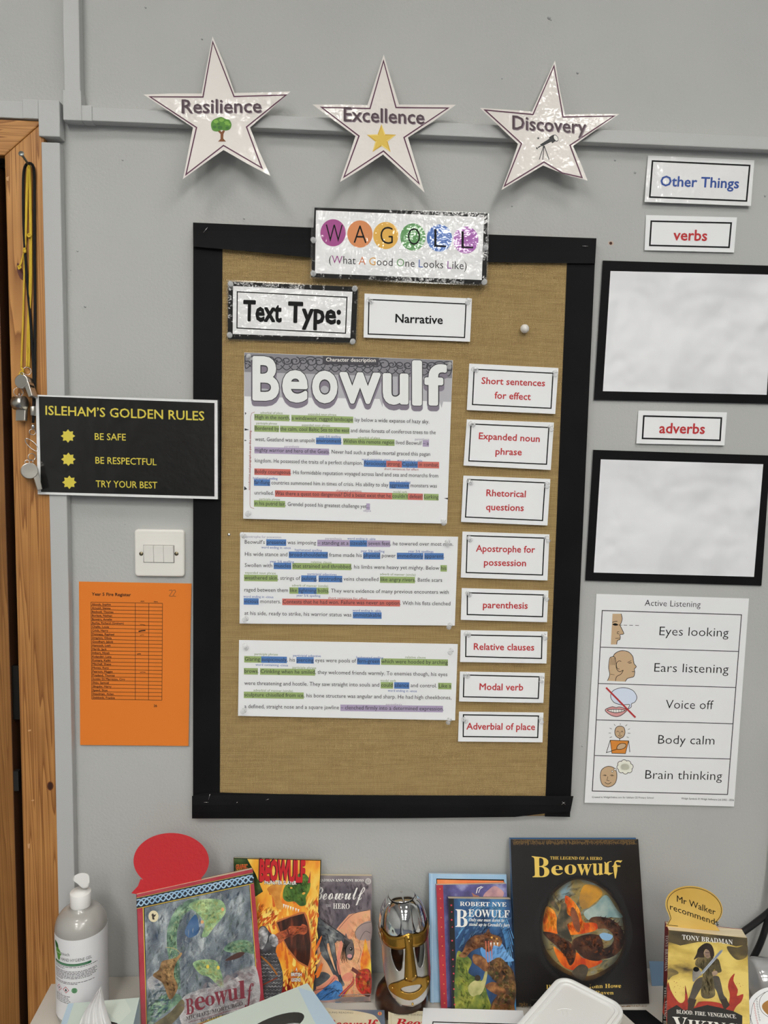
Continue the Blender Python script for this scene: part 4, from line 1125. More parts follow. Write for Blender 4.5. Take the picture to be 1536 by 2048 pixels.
# ================================================================== LOW CUPBOARD UNDER THE BOARD
CUPM = mat('cupboard_laminate', (206, 200, 190), .5, c2=(200, 195, 186), scale=6)
cup = thing('cupboard', (.36, -.25, 0), 'low pale grey cupboard whose top carries the book display', 'cupboard')
box('worktop', (-.5265, -.50, ZS - .025), (1.25, -.001, ZS), CUPM, cup, bevel=.001)
box('carcass', (-.515, -.47, .05), (1.24, -.001, ZS - .025), CUPM, cup)
box('plinth', (-.505, -.44, 0), (1.23, -.02, .05), mat('plinth_grey', (96, 96, 98), .6), cup)
for i in range(3):
    x0 = -.513 + i * .584
    d_ = box('door', (x0 + .002, -.489, .055), (x0 + .582, -.4705, ZS - .03), CUPM, cup, bevel=.001)
    tube('handle', [(x0 + .54, -.489, .30), (x0 + .54, -.51, .30), (x0 + .54, -.51, .42), (x0 + .54, -.489, .42)], .004, STEEL, d_, 8)

# ================================================================== BOOKS
PAGES = mat('book_pages', (226, 212, 182), .9, c2=(206, 190, 158), scale=6, stretch=(1, 60, 1))
def gloss(name, c, c2=None, scale=30, stretch=(1, 1, 1), rough=.35, lo=.35, hi=.65, detail=5, bump=0, coat=.6):
    return mat(name, c, rough, c2=c2, scale=scale, stretch=stretch, lo=lo, hi=hi, detail=detail, coat=coat, coat_rough=.12, bump=bump, bscale=500)
def wash(name, c):
    return mat(name, c, .4, alpha=.27, spec=.3)
def book(name, q, dtl, dtr, dbl, t, cover, spine_m, label, hard=False, zb=ZS, cat='book', group='books on the cupboard top'):
    TL, TR = W(*q[0], dtl), W(*q[1], dtr)
    BL = W(*q[3], dbl); BL.z = zb
    n = (TR - TL).cross(BL - TL)
    M = plane_map(TL, n); n = M.n
    BL.z = zb = zb + t * n.z + .0004
    BL.y = TL.y - (n.x * (BL.x - TL.x) + n.z * (BL.z - TL.z)) / n.y
    BRx = W(*q[2], dbl).x
    e = (TR - TL)
    # bottom right: on the plane, on the shelf, below the photograph's right edge
    best = None
    for k in range(200):
        s_ = .6 + k * .005
        P = BL + (TR - TL) * s_
        P.z = zb
        # slide along the plane to keep it there
        P.y = TL.y - (n.x * (P.x - TL.x) + n.z * (P.z - TL.z)) / n.y
        if best is None or abs(P.x - BRx) < abs(best.x - BRx): best = P
    BR = best
    c = (BL + BR) / 2 - n * t / 2
    b = thing(name, (c.x, c.y, zb - t * n.z), label, cat, group)
    F = [TL, TR, BR, BL]
    th = .0022 if hard else .0005
    hexa('front_cover', F, [p - n * th for p in F], cover, b)
    hexa('back_cover', [p - n * (t - th) for p in F], [p - n * t for p in F], spine_m, b)
    g = .003 if hard else .0004
    ux = (TR - TL).normalized(); uz = (TL - BL).normalized()
    I = [TL - uz * g, TR - ux * g - uz * g, BR - ux * g + uz * g, BL + uz * g]
    I[0] = I[0] + ux * .0006; I[3] = I[3] + ux * .0006
    hexa('pages', [p - n * (th + .0001) for p in I], [p - n * (t - th - .0001) for p in I], PAGES, b)
    sp = [TL, BL, BL - n * t, TL - n * t]
    hexa('spine', [p - ux * .0001 for p in sp], [p + ux * .0005 for p in sp], spine_m, b)
    b_ = (b, M, F, n)
    return b_

# --- blue picture book at the back of the centre stack
SKYB = gloss('cover_pale_blue', (152, 190, 222), (170, 202, 228), 18)
b, M, F, n = book('picture_book', [(858, 1747), (1013, 1749), (1020, 2020), (860.5, 2020)], .017, .017, .086, .006, SKYB, gloss('cover_blue_spine', (126, 172, 212)), 'tall pale blue picture book at the back of the centre stack')
a = Art(M)
a.poly('cover_picture', [(872.5, 1757), (1008, 1759), (1014, 2010), (880, 2010)], INK, 1); a.poly('cover_picture', [(874, 1759), (1007, 1761.5), (1013, 2008), (881, 2008)], gloss('cover_orange', (232, 120, 66), (240, 150, 90), 20), 1.5)
a.stroke('cover_crease', [(863.5, 1747), (866, 2018)], 1.2, gloss('cover_blue_light', (196, 220, 238)), 1)
a.build(b)
# --- red-spined book with a starry cover
NIGHT = gloss('cover_night', (72, 68, 116), ((96, 92, 150), (168, 170, 210)), 34, lo=.38, hi=.72)
REDS = gloss('cover_red_spine', (186, 44, 58), (164, 36, 52), 40)
b, M, F, n = book('story_book', [(872.5, 1770), (1013, 1767.5), (1021, 2030), (882, 2030)], .033, .033, .102, .012, NIGHT, REDS, 'red-spined book with a purple starry cover in the middle of the centre stack')
a = Art(M)
a.poly('red_border', [(873, 1770.2), (886, 1770), (895, 2029), (882.5, 2029)], REDS, 1)
STARG = mat('print_gold_star', (226, 170, 72), .5)
def pstar(a, part, x, y, r, m, z=2):
    a.poly(part, [(x + (r if i % 2 == 0 else r * .42) * sin(pi * i / 5), y - (r if i % 2 == 0 else r * .42) * cos(pi * i / 5)) for i in range(10)], m, z)
for i in range(13):
    y = 1778 + i * 19; pstar(a, 'red_border', 880 + (y - 1778) * .04, y, 1.7, STARG)
cz = crop(720, 1740, 4.518)
a.blob('cover_picture', [cz(1110, 245), cz(1160, 180), cz(1215, 145), cz(1260, 165), cz(1300, 205), cz(1290, 260), cz(1300, 400), cz(1100, 400)], gloss('cover_beast', (170, 130, 140), (206, 160, 160), 60), 1)
a.blob('cover_picture', [cz(1020, 240), cz(1010, 205), cz(1040, 225), cz(1080, 240), cz(1080, 300), cz(1010, 300)], gloss('cover_beast2', (196, 140, 110), (170, 110, 90), 60), 1.3)
a.stroke('cover_picture', [cz(1050, 210), cz(1062, 165), cz(1100, 148)], 1.6, WHITE, 1.5); a.stroke('cover_picture', [cz(1070, 205), cz(1085, 170), cz(1112, 152)], 1.2, WHITE, 1.5)
a.build(b)
# --- front paperback of the centre stack
DEEP = gloss('cover_deep_blue', (22, 40, 70), ((44, 84, 130), (78, 140, 190)), 26, (1, 1, .35), lo=.35, hi=.7)
BLKC = gloss('cover_black', (20, 20, 22))
b, M, F, n = book('paperback', [(897, 1797), (1022, 1798.5), (1033, 2043), (905, 2043)], .056, .056, .120, .016, DEEP, BLKC, 'paperback with a brown dragon and white title at the front of the centre stack')
a = Art(M)
a.poly('starred_border', [(897.2, 1797.2), (907.5, 1797.2), (915, 2042), (905.2, 2042)], BLKC, 1)
for i, (x, y) in enumerate(((825, 318), (829, 378), (828, 450), (834, 515), (832, 638), (838, 725), (839, 808), (842, 870), (846, 935), (844, 1005), (848, 1075), (850, 1150), (855, 1215))):
    pstar(a, 'starred_border', *cz(x, y), 2.6 if i % 2 == 0 else 1.8, mat('print_red_star', (214, 62, 84), .5))
P = lambda *q: [cz(*p) for p in q]
ARC = gloss('cover_arch_blue', (70, 132, 186), (110, 170, 210), 40)
for k in range(7):
    a.stroke('cover_picture', spline(P((870 + k * 20, 620 - k * 45), (1000 + k * 20, 440 - k * 25), (1160 + k * 10, 300 + k * 12)), 6), 1.5, ARC, 1)
    a.stroke('cover_picture', spline(P((1180, 300 + k * 14), (1300, 400 + k * 30), (1390 - k * 6, 620 + k * 60)), 6), 1.5, ARC, 1)
a.blob('cover_picture', P((1090, 700), (1250, 640), (1340, 760), (1390, 820), (1280, 830), (1150, 830)), gloss('cover_sky_glow', (92, 150, 210), (130, 180, 225), 20), 1.2)
GRN = gloss('cover_moss', (70, 96, 44), ((130, 140, 50), (196, 184, 84)), 44, lo=.35, hi=.7)
a.blob('cover_picture', P((870, 780), (940, 760), (1010, 830), (980, 930), (1100, 1000), (1150, 1120), (1180, 1330), (880, 1340)), GRN, 1.3)
BRN = gloss('cover_dragon_brown', (60, 38, 28), ((120, 76, 44), (176, 122, 70)), 60, lo=.35, hi=.7); BRN2 = gloss('cover_dragon_dark', (40, 30, 24), ((84, 62, 42), (140, 104, 60)), 70, lo=.35, hi=.7)
a.blob('cover_picture', P((890, 775), (930, 730), (970, 640), (1040, 590), (1120, 580), (1160, 530), (1185, 575), (1260, 600), (1285, 640), (1260, 690), (1210, 680), (1190, 720), (1150, 740), (1110, 700), (1060, 710), (1000, 740), (950, 790)), BRN, 2)
a.blob('cover_picture', P((1170, 830), (1260, 790), (1340, 860), (1390, 930), (1410, 1080), (1390, 1240), (1340, 1340), (1180, 1340), (1190, 1200), (1280, 1080), (1200, 980), (1100, 880)), BRN2, 2)
a.blob('cover_picture', P((1030, 760), (1120, 790), (1160, 860), (1140, 920), (1080, 880), (1020, 830)), BRN, 2.2)
a.blob('cover_picture', P((1130, 1050), (1200, 1010), (1290, 1050), (1320, 1120), (1260, 1130), (1200, 1110)), BRN, 2.4); a.blob('cover_picture', P((1190, 1250), (1240, 1130), (1330, 1120), (1390, 1200), (1380, 1340), (1200, 1340)), BRN, 2.6)
for x in (1175, 1205, 1235): a.poly('cover_picture', P((x, 655), (x + 14, 655), (x + 7, 690)), WHITE, 3)
a.ellipse('cover_picture', cz(1190, 608), 2, 2, STARG, 3, 12); a.ellipse('cover_picture', cz(1236, 620), 1.6, 1.6, STARG, 3, 12)
MAW = gloss('cover_maw', (170, 84, 66), (206, 120, 90), 50)
for x, y1 in ((1135, 860), (1160, 900), (1185, 830)): a.stroke('cover_picture', spline(P((x, 640), (x + 5, 740), (x + 8, y1)), 5), 3, MAW, 2.8, taper=True)
TUN = gloss('cover_tunic', (196, 190, 130), (150, 150, 90), 50)
a.blob('cover_picture', P((975, 1060), (1030, 1000), (1100, 1000), (1130, 920), (1150, 930), (1130, 1040), (1090, 1120), (1010, 1140)), TUN, 3); a.blob('cover_picture', P((1020, 1150), (1090, 1140), (1090, 1330), (960, 1340), (1000, 1240)), GRN, 3.1)
a.ellipse('cover_picture', cz(1062, 975), 6, 6, gloss('cover_hair', (50, 40, 30)), 3.2, 16)
a.text('lettering', 'Robert Nye'.upper(), cz(902, 323), cz(1322, 330), 8.4, WHITE, -.016, 'serif', 4)
a.text('lettering', 'B', cz(862, 512), cz(972, 516), 35, WHITE, -.01, 'serif', 4); a.text('lettering', 'EOWULF', cz(978, 420), cz(1350, 430), 14.5, WHITE, -.016, 'serif', 4)
a.text('lettering', 'Only one man dares to', cz(984, 462), cz(1302, 468), 6.6, WHITE, -.014, 'ital', 4); a.text('lettering', 'stand up to Grendel\u2019s fury', cz(984, 503), cz(1352, 512), 6.6, WHITE, -.014, 'ital', 4)

SB1, SB2, SB3 = wash('stroke_sky', (120, 176, 220)), wash('stroke_blue', (46, 92, 150)), wash('stroke_navy', (16, 26, 48))
strokes(a, 'cover_picture', P((870, 560), (1100, 300), (1370, 300), (1395, 850), (1200, 800), (1060, 560), (900, 760)), [SB1, SB2, SB3], 144, 16, 2.1, -50, 40, 1.25, 3)
SM1, SM2, SM3 = wash('stroke_lime', (196, 192, 84)), wash('stroke_moss', (84, 112, 48)), wash('stroke_forest', (36, 52, 30))
strokes(a, 'cover_picture', P((870, 780), (940, 760), (1010, 830), (980, 930), (1100, 1000), (1150, 1120), (1180, 1330), (880, 1340)), [SM1, SM2, SM3], 208, 12, 2.1, 60, 50, 1.5, 4)
SD1, SD2, SD3 = wash('stroke_tan', (204, 148, 88)), wash('stroke_umber', (34, 22, 16)), wash('stroke_rust', (150, 84, 44))
strokes(a, 'cover_picture', P((890, 775), (930, 730), (970, 640), (1040, 590), (1160, 560), (1260, 600), (1285, 640), (1190, 720), (1060, 710), (950, 790)), [SD1, SD2, SD3], 144, 7, 1.89, 20, 70, 2.2, 5)
strokes(a, 'cover_picture', P((1170, 830), (1260, 790), (1340, 860), (1390, 930), (1410, 1080), (1390, 1240), (1340, 1340), (1180, 1340), (1190, 1200), (1280, 1080), (1100, 880)), [SD1, SD2, SD3, SM2], 240, 9, 1.89, 60, 80, 2.75, 6)
for k in range(14):
    x, y = 1000 + k * 20, 600 - 25 * sin(k * .25); a.poly('cover_picture', P((x, y), (x + 14, y), (x + 3, y - 22)), SD2, 2.3)
for k in range(10):
    x, y = 1200 + k * 19, 800 + k * k * 1.6; a.poly('cover_picture', P((x, y), (x + 16, y + 6), (x + 12, y - 24)), SD2, 2.3)

a.build(b)

# --- large black hardback
JBLK = gloss('jacket_black', (26, 24, 25), (32, 29, 29), 20, coat=.3)
b, M, F, n = book('hardback_book', [(1021, 1678.7), (1276.5, 1678.7), (1298, 2023), (1032.5, 2019)], .020, .020, .102, .014, JBLK, gloss('jacket_blue_back', (44, 92, 140)), 'large black hardback with gold lettering over a fiery oval picture', hard=True)
c2_ = crop(980, 1640, 4.267); P = lambda *q: [c2_(*p) for p in q]
a = Art(M)
BRZ = mat('print_bronze', (116, 90, 52), .5); GLD = mat('print_gold_letter', (232, 198, 98), .4)
rr = random.Random(5)
for (x0, y0, x1) in ((195, 192, 1245), (250, 1578, 320), (1090, 1600, 1340)):
    x = x0
    while x < x1:
        hgt = rr.uniform(20, 46)
        a.stroke('rune_band', P((x, y0 + rr.uniform(-8, 8) - hgt / 2), (x + rr.uniform(-12, 14), y0 + hgt / 2)), 1.0, BRZ, 1)
        if rr.random() < .7: a.stroke('rune_band', spline(P((x - 10, y0 + rr.uniform(-14, 14)), (x + 4, y0 + rr.uniform(-18, 18)), (x + 22, y0 + rr.uniform(-14, 14))), 4), 1.0, BRZ, 1)
        x += rr.uniform(7, 13)
a.stroke('rune_band', P((190, 168), (1250, 172)), .8, BRZ, 1)
vm = mat('oval_vignette', (26, 24, 25), .5)
nt = vm.node_tree; bs = nt.nodes['Principled BSDF']; tcn = nt.nodes.new('ShaderNodeTexCoord'); mpn = nt.nodes.new('ShaderNodeMapping'); gr = nt.nodes.new('ShaderNodeTexGradient'); gr.gradient_type = 'SPHERICAL'; cr = nt.nodes.new('ShaderNodeValToRGB'); nzn = nt.nodes.new('ShaderNodeTexNoise'); adn = nt.nodes.new('ShaderNodeMath')
oc_ = M(*c2_(790, 940)) - root_loc(b); mpn.inputs['Location'].default_value = (-oc_.x / .088, 0, -oc_.z / .097); mpn.inputs['Scale'].default_value = (1 / .088, 0, 1 / .097)
nzn.inputs['Scale'].default_value = 26; adn.operation = 'MULTIPLY_ADD'; adn.inputs[1].default_value = .12
nt.links.new(tcn.outputs['Object'], mpn.inputs[0]); nt.links.new(mpn.outputs[0], gr.inputs[0]); nt.links.new(tcn.outputs['Object'], nzn.inputs['Vector']); nt.links.new(nzn.outputs[0], adn.inputs[0]); nt.links.new(gr.outputs[1], adn.inputs[2]); nt.links.new(adn.outputs[0], cr.inputs[0]); nt.links.new(cr.outputs[0], bs.inputs['Alpha'])
cr.color_ramp.elements[0].position = .10; cr.color_ramp.elements[0].color = (1, 1, 1, 1); cr.color_ramp.elements[1].position = .30; cr.color_ramp.elements[1].color = (0, 0, 0, 1)
a.blob('picture_vignette', [c2_(790 + 425 * cos(t * .4), 940 + 490 * sin(t * .4)) for t in range(16)][:15] , vm, 5)
a.text('lettering', 'The Legend of a Hero'.upper(), c2_(512, 335), c2_(955, 340), 6, GLD, -.008, 'serif', 6)
a.glyph_box('lettering', 'B', P((355, 307), (505, 322), (505, 487), (362, 487)), GLD, -.004, 'serif', 6)
for ch, x0, x1, y0, y1 in (('e', 522, 620, 385, 470), ('o', 635, 735, 378, 465), ('w', 742, 868, 375, 470), ('u', 872, 965, 370, 470), ('l', 970, 1050, 350, 470), ('f', 1040, 1128, 342, 497)):
    a.glyph_box('lettering', ch, P((x0, y0), (x1, y0), (x1, y1), (x0, y1)), GLD, .0, 'frak' if ch in 'lf' else 'serif', 6)
OV = []
for (nm_, c_, c2x, s_) in (('oval_edge', (44, 36, 28), (66, 52, 36), 30),): pass
EDGE = gloss('oval_brown', (58, 42, 28), ((104, 74, 34), (60, 46, 34)), 26)
oval = P((700, 500), (860, 510), (1000, 590), (1110, 720), (1160, 880), (1165, 1050), (1110, 1200), (1000, 1300), (840, 1370), (690, 1330), (520, 1230), (430, 1090), (400, 950), (440, 780), (520, 610))
a.blob('oval_picture', oval, EDGE, 1)
inn = P((700, 515), (850, 525), (980, 600), (1085, 720), (1135, 880), (1140, 1040), (1090, 1180), (990, 1270), (840, 1330), (700, 1300), (560, 1210), (470, 1090), (440, 950), (470, 790), (540, 630))
a.blob('oval_picture', inn, gloss('oval_sky', (104, 110, 98), ((150, 128, 70), (126, 152, 160)), 22, lo=.35, hi=.68), 1.5)
a.blob('oval_picture', P((800, 560), (900, 560), (960, 620), (900, 700), (800, 760), (760, 680)), gloss('oval_gold', (214, 152, 44), (160, 120, 60), 30), 2)
a.blob('oval_picture', P((800, 790), (900, 720), (990, 640), (1080, 760), (1130, 830), (1000, 830), (860, 860)), gloss('oval_teal', (120, 150, 150), (176, 190, 180), 30), 2.1)
FIRE = gloss('fire_print', (190, 60, 24), ((240, 120, 30), (252, 186, 70)), 40, (1, 1, .5), lo=.35, hi=.7)
a.blob('oval_picture', P((450, 900), (470, 760), (500, 740), (560, 800), (580, 960), (520, 960), (460, 950)), FIRE, 2.2)
a.blob('oval_picture', P((640, 650), (700, 680), (760, 760), (800, 870), (900, 870), (930, 900), (880, 950), (700, 980), (640, 950), (650, 800)), FIRE, 2.3)
a.blob('oval_picture', P((540, 1080), (600, 1120), (660, 1160), (740, 1130), (800, 1180), (960, 1200), (860, 1260), (700, 1280), (600, 1220)), FIRE, 2.2)
SCL = gloss('serpent_dark', (34, 22, 20), ((74, 44, 32), (120, 80, 50)), 50, lo=.4, hi=.72)
def ringpts(cx, cy, rx, ry, a0, a1, wd):
    return spline([c2_(cx + rx * cos(radians(t)), cy + ry * sin(radians(t))) for t in range(a0, a1, 15)], 4)
a.stroke('oval_picture', ringpts(960, 1010, 140, 130, -110, 200, 0), 21, SCL, 2.6)
a.blob('oval_picture', P((845, 865), (870, 830), (950, 825), (1040, 850), (1000, 900), (930, 900), (900, 880)), SCL, 2.7)
a.blob('oval_picture', P((455, 955), (560, 970), (680, 1040), (730, 1110), (720, 1200), (680, 1240), (640, 1160), (560, 1070), (490, 1010)), SCL, 2.8)
a.blob('oval_picture', P((700, 1040), (800, 980), (920, 980), (960, 1040), (960, 1180), (880, 1200), (780, 1160)), SCL, 2.7)
a.blob('oval_picture', P((935, 975), (980, 962), (1045, 985), (1030, 1020), (990, 1028), (950, 1010)), gloss('oval_blue', (140, 180, 214)), 3)
MAN = gloss('warrior_print', (60, 56, 46), ((90, 84, 66), (128, 104, 76)), 60)
a.blob('oval_picture', P((575, 960), (570, 850), (600, 770), (610, 710), (650, 720), (660, 800), (720, 840), (690, 870), (660, 900), (700, 1030), (620, 1010)), MAN, 3)
a.ellipse('oval_picture', c2_(728, 850), 7, 26, gloss('shield_print', (116, 66, 44), (150, 90, 60), 60), 3.3, rot=-.25)
a.stroke('oval_picture', P((610, 720), (560, 660), (525, 598)), 2.2, MAN, 3.1)
a.blob('oval_picture', P((500, 640), (530, 650), (590, 760), (560, 760), (510, 700)), MAN, 2.4)
a.blob('oval_picture', P((700, 1310), (740, 1250), (790, 1230), (835, 1260), (825, 1320), (790, 1370)), gloss('stone_print', (92, 82, 66), (66, 58, 48), 50), 3.2)
a.text('lettering', 'Illustrated by John Howe', c2_(478, 1440), c2_(1118, 1430), 8, GLD, -.014, 'serif', 4)
a.text('lettering', 'Nicky Raven', c2_(740, 1487), c2_(1054, 1487), 7, GLD, -.012, 'serif', 4)

strokes(a, 'oval_picture', inn, [wash('stroke_slate', (92, 98, 92)), wash('stroke_sand', (176, 150, 92)), wash('stroke_mist', (156, 168, 166)), wash('stroke_brown', (74, 54, 36))], 352, 14, 2.73, -30, 40, 1.6, 8)
strokes(a, 'oval_picture', P((450, 900), (470, 760), (500, 740), (560, 800), (580, 960), (520, 960), (460, 950)), [wash('stroke_flame', (250, 176, 60)), wash('stroke_fire', (226, 96, 28))], 64, 14, 2.52, 85, 20, 2.4, 9)
strokes(a, 'oval_picture', P((640, 650), (700, 680), (760, 760), (800, 870), (930, 900), (880, 950), (700, 980), (640, 950)), [wash('stroke_flame', (250, 176, 60)), wash('stroke_fire', (226, 96, 28)), wash('stroke_blood', (176, 50, 24))], 112, 14, 2.52, 75, 30, 2.5, 10)
for rg in (P((845, 865), (950, 825), (1090, 880), (1130, 1010), (1080, 1130), (960, 1180), (830, 1130), (720, 1060), (820, 980), (930, 985), (950, 1040), (1040, 1020), (1050, 960), (980, 900), (900, 890)), P((455, 955), (560, 970), (680, 1040), (730, 1110), (720, 1200), (680, 1240), (560, 1070))):
    strokes(a, 'oval_picture', rg, [wash('stroke_scale', (134, 84, 52)), wash('stroke_pitch', (22, 16, 15)), wash('stroke_ember', (170, 84, 40))], 128, 7, 1.68, 40, 80, 2.9, 11)
for k in range(12):
    t = -2.0 + k * .22; a.poly('oval_picture', P((960 + 168 * cos(t), 1000 + 156 * sin(t)), (960 + 168 * cos(t + .1), 1000 + 156 * sin(t + .1)), (960 + 205 * cos(t + .16), 1000 + 190 * sin(t + .16))), SCL, 2.65)

a.build(b)
# jacket spine edge
LB = F

# --- paperback at the left of the helmet
HCOV = gloss('cover_grey_mauve', (74, 68, 80), ((122, 112, 118), (150, 138, 140)), 16, lo=.35, hi=.7)
b, M, F, n = book('paperback', [(608, 1751), (744, 1752), (741.5, 2009), (612, 2004)], .014, .014, .078, .011, HCOV, PAGES, 'paperback with a script title and a grey horse-headed monster beside the helmet')
c8 = crop(440, 1680, 3.491); P = lambda *q: [c8(*p) for p in q]
a = Art(M)
PCH = gloss('cover_peach', (226, 158, 124), (240, 190, 140), 14); SMK = gloss('cover_smoke', (150, 130, 132), (176, 158, 150), 20)
a.poly('cover_picture', P((680, 760), (800, 640), (830, 600), (900, 520), (1050, 485), (1050, 1142), (668, 1128)), PCH, 1)
a.blob('cover_picture', P((945, 640), (980, 590), (1055, 570), (1055, 690), (1000, 700), (960, 690)), SMK, 1.4)
for pts in (((830, 620), (900, 540), (960, 505), (1055, 488)), ((950, 690), (945, 640), (990, 590), (1055, 572)), ((960, 860), (985, 780), (970, 720), (1010, 640), (1050, 650))):
    a.stroke('cover_picture', spline(P(*pts), 6), .7, INK, 1.8)
FLM = gloss('cover_flame', (226, 70, 30), ((244, 160, 40), (250, 214, 80)), 60, (1, 1, .4)); REDF = gloss('cover_ember', (170, 36, 36), ((206, 60, 46), (90, 50, 44)), 60)
a.blob('cover_picture', P((980, 860), (1000, 760), (1015, 690), (1035, 770), (1052, 830), (1052, 960), (1000, 960)), FLM, 2)
a.blob('cover_picture', P((950, 940), (1000, 900), (1052, 920), (1052, 1080), (1000, 1080), (955, 1030)), REDF, 2.2)
a.poly('cover_picture', P((925, 885), (985, 925), (975, 950), (915, 910)), gloss('cover_log', (110, 56, 50), (80, 40, 40), 60), 2.4)
MON = gloss('monster_grey', (48, 52, 60), ((96, 100, 104), (170, 172, 168)), 40, lo=.38, hi=.72)
a.blob('cover_picture', P((672, 560), (700, 545), (740, 590), (790, 610), (850, 650), (885, 680), (930, 720), (930, 790), (905, 800), (880, 740), (830, 700), (800, 720), (760, 720), (690, 720)), MON, 2)
a.blob('cover_picture', P((700, 640), (745, 640), (750, 760), (800, 900), (830, 940), (800, 950), (750, 860), (700, 780)), MON, 2.1); a.blob('cover_picture', P((760, 700), (800, 720), (815, 830), (845, 950), (870, 1010), (840, 1010), (800, 880)), MON, 2.2)
a.blob('cover_picture', P((870, 690), (880, 650), (895, 690), (925, 700), (938, 780), (920, 835), (890, 830), (870, 770)), gloss('monster_head', (84, 76, 78), (120, 108, 104), 60), 2.6)
a.ellipse('cover_picture', c8(915, 760), 3, 3.4, INK, 3, 14); a.ellipse('cover_picture', c8(912, 758), 1, 1, WHITE, 3.3, 10); a.ellipse('cover_picture', c8(905, 810), 5, 4, gloss('monster_nose', (206, 150, 150)), 2.9, 16)
for k in range(9): a.stroke('cover_picture', spline(P((870 + k * 5, 690 + k * 3), (855 + k * 3, 760), (840 + k * 6, 830 + (k % 3) * 14)), 4), .8, INK, 2.8)
FLESH = gloss('cover_flesh', (222, 132, 112), (236, 160, 130), 40); CLO = gloss('cover_cloth_blue', (52, 110, 180), ((86, 146, 206), (40, 84, 150)), 40)
a.blob('cover_picture', P((660, 1100), (720, 1030), (800, 980), (850, 1010), (850, 1090), (780, 1115), (700, 1118)), CLO, 3); a.blob('cover_picture', P((660, 1050), (720, 1010), (780, 955), (800, 940), (820, 965), (790, 990), (740, 1025), (670, 1075)), FLESH, 3.2)
a.blob('cover_picture', P((850, 960), (880, 930), (915, 925), (930, 950), (900, 985), (870, 985)), FLESH, 3.3)
a.blob('cover_picture', P((815, 830), (840, 710), (855, 730), (835, 860), (845, 930), (825, 930)), FLESH, 2.9)
for k, m_ in enumerate(('hair_gold', 'hair_red', 'hair_purple', 'hair_gold', 'hair_red')):
    cc = {'hair_gold': (206, 160, 50), 'hair_red': (190, 36, 60), 'hair_purple': (120, 44, 120)}[m_]
    a.stroke('cover_picture', spline(P((930, 950 + k * 4), (935 - k * 4, 1000), (900 - k * 14, 1040 + k * 8), (870 - k * 10, 1090)), 5), 2.2, gloss(m_, cc), 3.5 + k * .1)
a.blob('cover_picture', P((668, 950), (720, 920), (770, 950), (720, 1000), (668, 1020)), MON, 2.9)
a.poly('cover_picture', P((668, 1100), (1050, 1090), (1050, 1145), (668, 1130)), gloss('cover_ground', (196, 160, 150), (150, 140, 140), 40), 1.6)
a.text('lettering', 'TONY BRADMAN AND TONY ROSS', c8(600, 288), c8(1004, 290), 5.2, WHITE, -.012, 'serif', 4, x01=extent('TONY BRADMAN AND TONY ROSS', 'serif'))
a.text('lettering', 'Beowulf', c8(640, 415), c8(1012, 415), 28, WHITE, -.012, 'script', 4)
a.text('lettering', 'THE', c8(738, 466), c8(776, 466), 5, mat('print_pale', (190, 184, 186), .5), -.014, 'serif', 4); a.text('lettering', 'HERO', c8(790, 478), c8(905, 480), 10.4, WHITE, -.012, 'serif', 4)
x, y = c8(1034, 288)
for r in (5.4, 3.6): a.stroke('emblem', [(x + r * cos(t * .35), y + r * 1.05 * sin(t * .35)) for t in range(18)], .8, WHITE, 4, closed=True)
a.stroke('emblem', [(x, y - 2), (x + 1.6, y), (x, y + 1.6), (x - 1.4, y)], .7, WHITE, 4, closed=True)

strokes(a, 'cover_picture', P((668, 270), (1050, 270), (1050, 470), (860, 560), (720, 700), (672, 540)), [wash('stroke_mauve', (104, 92, 102)), wash('stroke_ash', (140, 130, 134)), wash('stroke_smoke', (66, 60, 70))], 208, 14, 2.94, 75, 30, .6, 21)
strokes(a, 'cover_picture', P((680, 760), (830, 620), (950, 520), (1050, 500), (1050, 1130), (900, 1120), (860, 900)), [wash('stroke_peach', (244, 196, 150)), wash('stroke_apricot', (232, 150, 110)), wash('stroke_straw', (244, 210, 150))], 176, 16, 3.36, 60, 40, 1.15, 22)
strokes(a, 'cover_picture', P((672, 560), (740, 590), (850, 650), (930, 720), (880, 740), (800, 720), (690, 720)), [wash('stroke_horse_light', (176, 180, 180)), wash('stroke_horse_dark', (26, 28, 34))], 80, 8, 1.68, 35, 50, 2.05, 23)
for q in (((700, 548), (790, 612), (880, 680)), ((700, 640), (740, 760), (800, 920)), ((750, 660), (780, 800), (830, 940)), ((800, 720), (815, 830), (850, 990)), ((850, 1090), (800, 1040), (720, 1040)), ((700, 1118), (780, 1060), (850, 1050)), ((930, 720), (936, 790), (915, 835)), ((660, 1050), (740, 1025), (800, 960))):
    a.stroke('cover_picture', spline(P(*q), 5), .8, INK, 4)
strokes(a, 'cover_picture', P((660, 1100), (720, 1030), (800, 990), (850, 1040), (780, 1115)), [wash('stroke_azure', (110, 164, 220)), wash('stroke_royal', (34, 76, 140))], 48, 10, 2.1, -40, 30, 3.1, 24)
strokes(a, 'cover_picture', P((960, 900), (1052, 900), (1052, 1080), (1000, 1080), (955, 1030)), [wash('stroke_scarlet', (220, 60, 40)), wash('stroke_charcoal', (60, 46, 44)), wash('stroke_amber', (244, 170, 60))], 80, 8, 2.52, 50, 60, 2.5, 25)

a.build(b)
HERO = F

